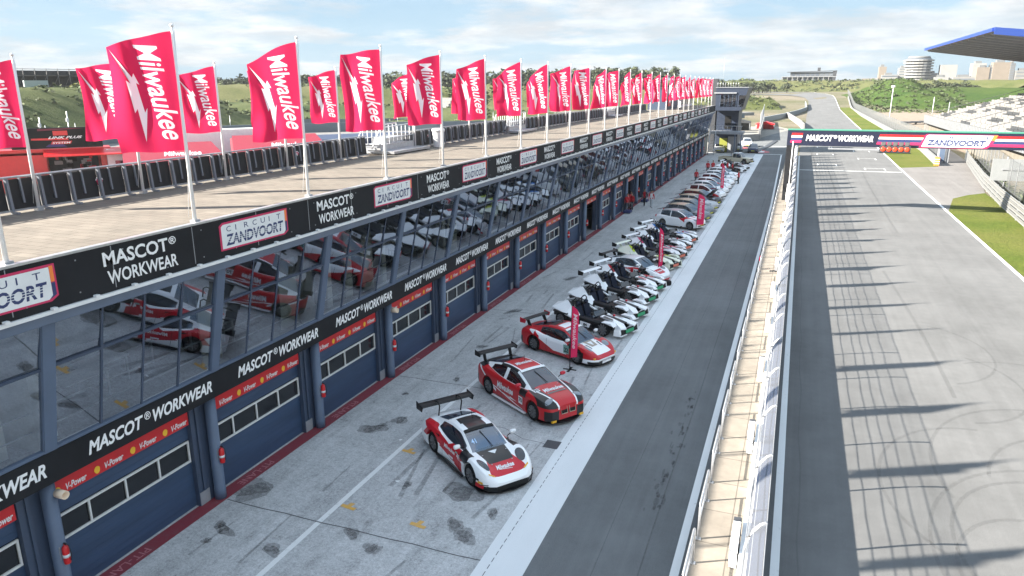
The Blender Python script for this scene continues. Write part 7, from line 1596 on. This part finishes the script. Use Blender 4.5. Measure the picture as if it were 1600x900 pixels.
for x in (-4, -3): make_wheel(nv, x, -1.1, .5, .3)
for i, (x, y, lab) in enumerate(((-119, 79, 'white van parked far left behind the red promotion lorry'), (-116, 86, 'white low van parked next to the far left van'))):
    v = G('parked_van', (x, y, 0), lab, 'van', rz=1.0); MB().prism([(-2.6, -1, .4), (2.6, -1, .4), (2.6, -1, 1.3), (1.9, -1, 1.5), (1.3, -1, 2.4), (-2.6, -1, 2.5)], (0, 2, 0)).build('body', M_['sky_white'], v); MB().box((1.0, -1.02, 1.5), (1.6, -1.0, 2.2)).build('window', CGLASS, v)
    for xx in (-1.7, 1.7): make_wheel(v, xx, -.95, .36, .2); make_wheel(v, xx, .95, .36, .2)
for i, (x, y, h, lab) in enumerate(((-133, 99, 9, 'small leaning camera mast by the barrier, left of the screen'), (-137, 108, 10, 'leaning steel mast by the barrier above the screen'))):
    g = G('mast', (x, y, 0), lab, 'mast'); MB().tube([(0, 0, 0), (.2, 0, h*.7)], .12, 5).tube([(-2.5, 2, 0), (.2, 0, h*.75)], .09, 5).build('mast_legs', M_['steel'], g); MB().box((-.22, -.2, h*.55), (.22, .2, h*.62)).build('camera_head', M_['steel'], g)
# yard behind the tower: excavator like dark machines and tents
for i, (x, y, w, h, m, lab) in enumerate(((-17, 215, 9, 3.5, M_['room_dark'], 'dark long awning standing in the pale yard behind the tower'), (-9, 224, 5, 2.2, M_['bright_red'], 'red low tent standing beside the dark awning in the yard'), (-17.5, 205, 5, 4.2, M_['sky_white'], 'white framed tent standing in the yard right behind the tower'))):
    g = G('yard_tent', (x, y, 0), lab, 'tent'); MB().prism([(-w/2, -2, h*.7), (0, -2, h), (w/2, -2, h*.7), (w/2, -2, h*.6), (-w/2, -2, h*.6)], (0, 4, 0)).build('tent_roof', m, g)
    for sx in (-w/2+.1, w/2-.1):
        for sy in (-1.9, 1.9): MB().tube([(sx, sy, 0), (sx, sy, h*.65)], .07, 5).build('tent_leg', M_['grey'], g)
    MB().box((-w/2+.2, 1.7, 0), (w/2-.2, 1.8, h*.6)).build('tent_wall', m, g)
ct = G('concrete_stand', (-150, 285, 0), 'small pale stepped spectator terrace behind the race track flags', 'terrace'); 
for i in range(6): MB().box((-9, i*2.0, i*1.2), (9, i*2.0+2, i*1.2+1.3)).build('terrace_step', M_['conc_wall'], ct)

# ================================================================== PEOPLE
SKIN = pmat('skin', (.36, .21, .15), .6); HAIR = pmat('dark_hair', (.03, .022, .016), .8)
def person(loc, ang, jacket, trousers, label, pose='stand', seed=0, hair=HAIR, shoes=CBLK, accent=None):
    r = empty('person', (*loc, 0.004), R(ang), label, 'person'); rnd = random.Random(seed)
    # joints in body axes: x forward, y left
    st = .0
    if pose == 'walk': hipz, ft = .92, [(.26, .09), (-.24, -.09)]
    elif pose == 'bend': hipz, ft = .92, [(.02, .14), (-.02, -.14)]
    else: hipz, ft = .93, [(.03, .11), (-.02, -.11)]
    V = []; E = []; Rr = []
    def add(p, rad, par=None):
        V.append(Vector(p)); Rr.append(rad if isinstance(rad, tuple) else (rad, rad)); i = len(V)-1
        if par is not None: E.append((par, i))
        return i
    pel = add((0, 0, hipz), (.155, .115)); tilt = 1.15 if pose == 'bend' else .06
    def T(h, y=0, f=0): return (math.sin(tilt)*h+f*math.cos(tilt), y, hipz+math.cos(tilt)*h-f*math.sin(tilt))
    wa = add(T(.18), (.145, .105), pel); ch = add(T(.38), (.175, .125), wa); ne = add(T(.535), (.075, .065), ch); hd0 = add(T(.60, 0, .01), (.065, .07), ne)
    for k in (.67, .74, .80): hd0 = add(T(k, 0, .02), {.67: (.078, .09), .74: (.08, .098), .80: (.055, .065)}[k], hd0)
    for s in (1, -1):
        sh = add(T(.47, s*.185), .075, ch)
        if pose == 'bend': el, ha, fi = (.62, s*.24, hipz-.16), (.80, s*.18, hipz-.30), (.86, s*.16, hipz-.35)
        elif pose == 'walk': k = -s*.16; el, ha, fi = (k*.6, s*.25, hipz+.20), (k*1.4+.08, s*.25, hipz-.02), (k*1.5+.11, s*.24, hipz-.10)
        elif pose == 'reach' and s == -1: el, ha, fi = (.22, s*.22, hipz+.22), (.46, s*.14, hipz+.16), (.53, s*.12, hipz+.15)
        else: el, ha, fi = (-.03, s*.25, hipz+.20), (.07, s*.25, hipz-.04), (.09, s*.245, hipz-.12)
        e_ = add(el, .052, sh); h_ = add(ha, .036, e_); add(fi, .030, h_)
    i0 = 0
    for (fx, fy), s in zip(ft, (1, -1)):
        hp = add((0, s*.09, hipz-.05), .10, pel); kn = add((fx*.5+.05, fy, .50), .068, hp); an = add((fx-.02, fy, .09), .045, kn); add((fx+.15, fy*1.15, .04), (.045, .035), an)
    me = bpy.data.meshes.new('body'); me.from_pydata(V, E, []); o = bpy.data.objects.new('body', me); COL.objects.link(o)
    sm = o.modifiers.new('s', 'SKIN'); sm.use_smooth_shade = True
    for i, rr in enumerate(Rr): me.skin_vertices[0].data[i].radius = rr
    me.skin_vertices[0].data[0].use_root = True
    sb = o.modifiers.new('d', 'SUBSURF'); sb.levels = 1; sb.render_levels = 1
    bpy.context.view_layer.update(); dg = bpy.context.evaluated_depsgraph_get(); m2 = bpy.data.meshes.new_from_object(o.evaluated_get(dg)); bpy.data.objects.remove(o)
    head = Vector(T(.74)); neck = Vector(T(.545))
    bm = bmesh.new(); bm.from_mesh(m2); hands = []
    for s in (1, -1):
        pass
    # nose, ears and five fingers on each hand are part of the one body mesh
    def cone(p, q, r0, r1):
        p, q = Vector(p), Vector(q); d = (q-p).normalized(); a = Vector((0, 0, 1)) if abs(d.z) < .9 else Vector((1, 0, 0)); x = d.cross(a).normalized(); y = d.cross(x); rg_ = []
        for c, rad in ((p, r0), (q, r1)): rg_.append([bm.verts.new(c+(x*math.cos(k*1.2566)+y*math.sin(k*1.2566))*rad) for k in range(5)])
        for k in range(5): bm.faces.new((rg_[0][k], rg_[0][(k+1) % 5], rg_[1][(k+1) % 5], rg_[1][k]))
        bm.faces.new(rg_[1])
    fw = Vector((math.cos(tilt), 0, -math.sin(tilt))); cone(head+fw*.085, head+fw*.118-Vector(T(.02))*0, .018, .008)
    for s in (1, -1): cone(head+Vector((0, s*.075, 0)), head+Vector((-.005, s*.098, .01)), .028, .018)
    tips = [i for i in range(len(V)) if Rr[i] == (.030, .030)]
    for i in tips:
        par = V[i-1]; d = (V[i]-par).normalized(); sd = Vector((d.z, 0, -d.x)).normalized()
        for k in range(4): b0 = V[i]+sd*(.012*(k-1.5)*1.5); cone(b0, b0+d*(.062+.012*(1-abs(k-1.5)))+Vector((.008, 0, 0)), .0085, .006)
        b0 = par+d*.03+sd*.03; cone(b0, b0+d*.04+sd*.028, .010, .007)
    bm.to_mesh(m2); bm.free()
    for m in (jacket, trousers, SKIN, shoes, accent or jacket): m2.materials.append(m)
    handp = [V[i-1] for i in tips]
    for p in m2.polygons:
        c = p.center; p.use_smooth = True
        hh = (Vector(c)-Vector((0, 0, hipz))).dot(Vector((math.sin(tilt), 0, math.cos(tilt))))
        nearhand = min((c-h).length for h in handp) < .10 and not (c.z < .3) and any((c-V[i]).length < .09 for i in tips)
        if c.z < .11: p.material_index = 3
        elif nearhand: p.material_index = 2
        elif hh > .545 and c.z > hipz-.5: p.material_index = 2
        elif hh < -.02 and c.z < hipz-.02 and abs(c.y) < .22: p.material_index = 1
        elif accent and abs(c.y) < .09 and c.x > 0: p.material_index = 4
        else: p.material_index = 0
    body = bpy.data.objects.new('body', m2); link(body, r)
    hm = MB(); hc = head+Vector((0, 0, .03))-fw*.02; prof = [(.001, .105), (.06, .09), (.092, .05), (.098, .0), (.085, -.05)]
    hm.lathe([(q, z) for q, z in prof[::-1]], (0, 0, 0), 'z', 12); hm.v = [tuple(hc+Vector((v[0], v[1]*.88, v[2]))) for v in hm.v]; hm.build('hair', hair, r)
    return r
JR = pmat('red_jacket', (.50, .02, .03), .7, var=.1); JW = pmat('white_top', (.70, .70, .70), .7); TB = pmat('dark_trousers', (.02, .022, .028), .8); TW = pmat('pale_trousers', (.45, .47, .50), .8); TJ = pmat('blue_jeans', (.06, .11, .20), .8); JK = pmat('dark_jacket', (.025, .025, .03), .7)
person((-15.15, 71.0), -70, JR, TB, 'person in red jacket and dark trousers standing at an open garage, nearer the camera', 'stand', 1)
person((-14.85, 71.9), -120, JR, TB, 'person in red jacket with arm raised, standing behind another at an open garage', 'reach', 2)
person((-15.2, 72.8), -20, JR, TB, 'person in red jacket farthest into the group by the open garage door', 'stand', 9)
person((-14.25, 75.2), -95, JK, TB, 'person in dark jacket walking on the pit apron beside the person in white', 'walk', 3, accent=JR)
person((-13.35, 74.2), -85, JR, TW, 'person with white top, red sleeves and pale trousers walking on the pit apron', 'walk', 4, accent=JW)
person((-7.15, 78.0), 175, JR, TJ, 'person in red top and blue jeans bending over the open car bonnet', 'bend', 5)
person((-11.6, 95.2), -70, JR, TB, 'person in red jacket standing behind the tails of the white hatchbacks', 'stand', 6)
person((-6.5, 96.2), 170, JR, TB, 'person in red jacket standing at the noses of the white hatchbacks', 'reach', 7)
for i, (x, y, lab) in enumerate(((-11.5, 106.8, 'person in red jacket at the left end of the group before the pickup'), (-10.9, 107.6, 'person in red jacket second from the left in the group before the pickup'), (-9.6, 107.2, 'person in red jacket in the middle of the group before the pickup'), (-8.9, 107.6, 'person in red jacket right of the middle in the group before the pickup'), (-8.2, 107.1, 'person in red jacket at the right end of the group before the pickup'))):
    person((x, y), -90+i*25, JR, TB, lab, 'stand', 20+i)
# dark trolleys by the open garages
for i, (x, y, lab) in enumerate(((-14.9, 70.2, 'dark blue tool trolley on the apron by the people at the open garage'), (-14.7, 77.8, 'dark tool trolley on the apron before the second open garage'))):
    g = G('tool_trolley', (x, y, 0), lab, 'trolley'); MB().box((-.35, -.5, .08), (.35, .5, .26)).build('trolley_bed', M_['navy'], g); MB().tube([(-.3, .5, .2), (-.3, .55, .9), (.3, .55, .9), (.3, .5, .2)], .02, 5).build('trolley_handle', M_['steel'], g)
    for sx in (-.28, .28):
        for sy in (-.4, .4): MB().lathe([(.06, -.02), (.06, .02)], (sx, sy, .06), 'x', 10).build('castor', TYRE, g)

# ================================================================== AIR
hz = MB().box((-470, -90, -1.2), (330, 1000, 52)).build('haze', None if False else bpy.data.materials.new('haze_air'))
hm_ = hz.data.materials[0]; hm_.use_nodes = True; nt_ = hm_.node_tree; nt_.nodes.clear()
o_ = nt_.nodes.new('ShaderNodeOutputMaterial'); v_ = nt_.nodes.new('ShaderNodeVolumePrincipled'); nt_.links.new(v_.outputs[0], o_.inputs['Volume'])
v_.inputs['Color'].default_value = (0.93, 0.96, 1.0, 1); v_.inputs['Density'].default_value = 0.00009; v_.inputs['Anisotropy'].default_value = 0.2
tag(hz, kind='stuff')
SC.cycles.volume_bounces = 0
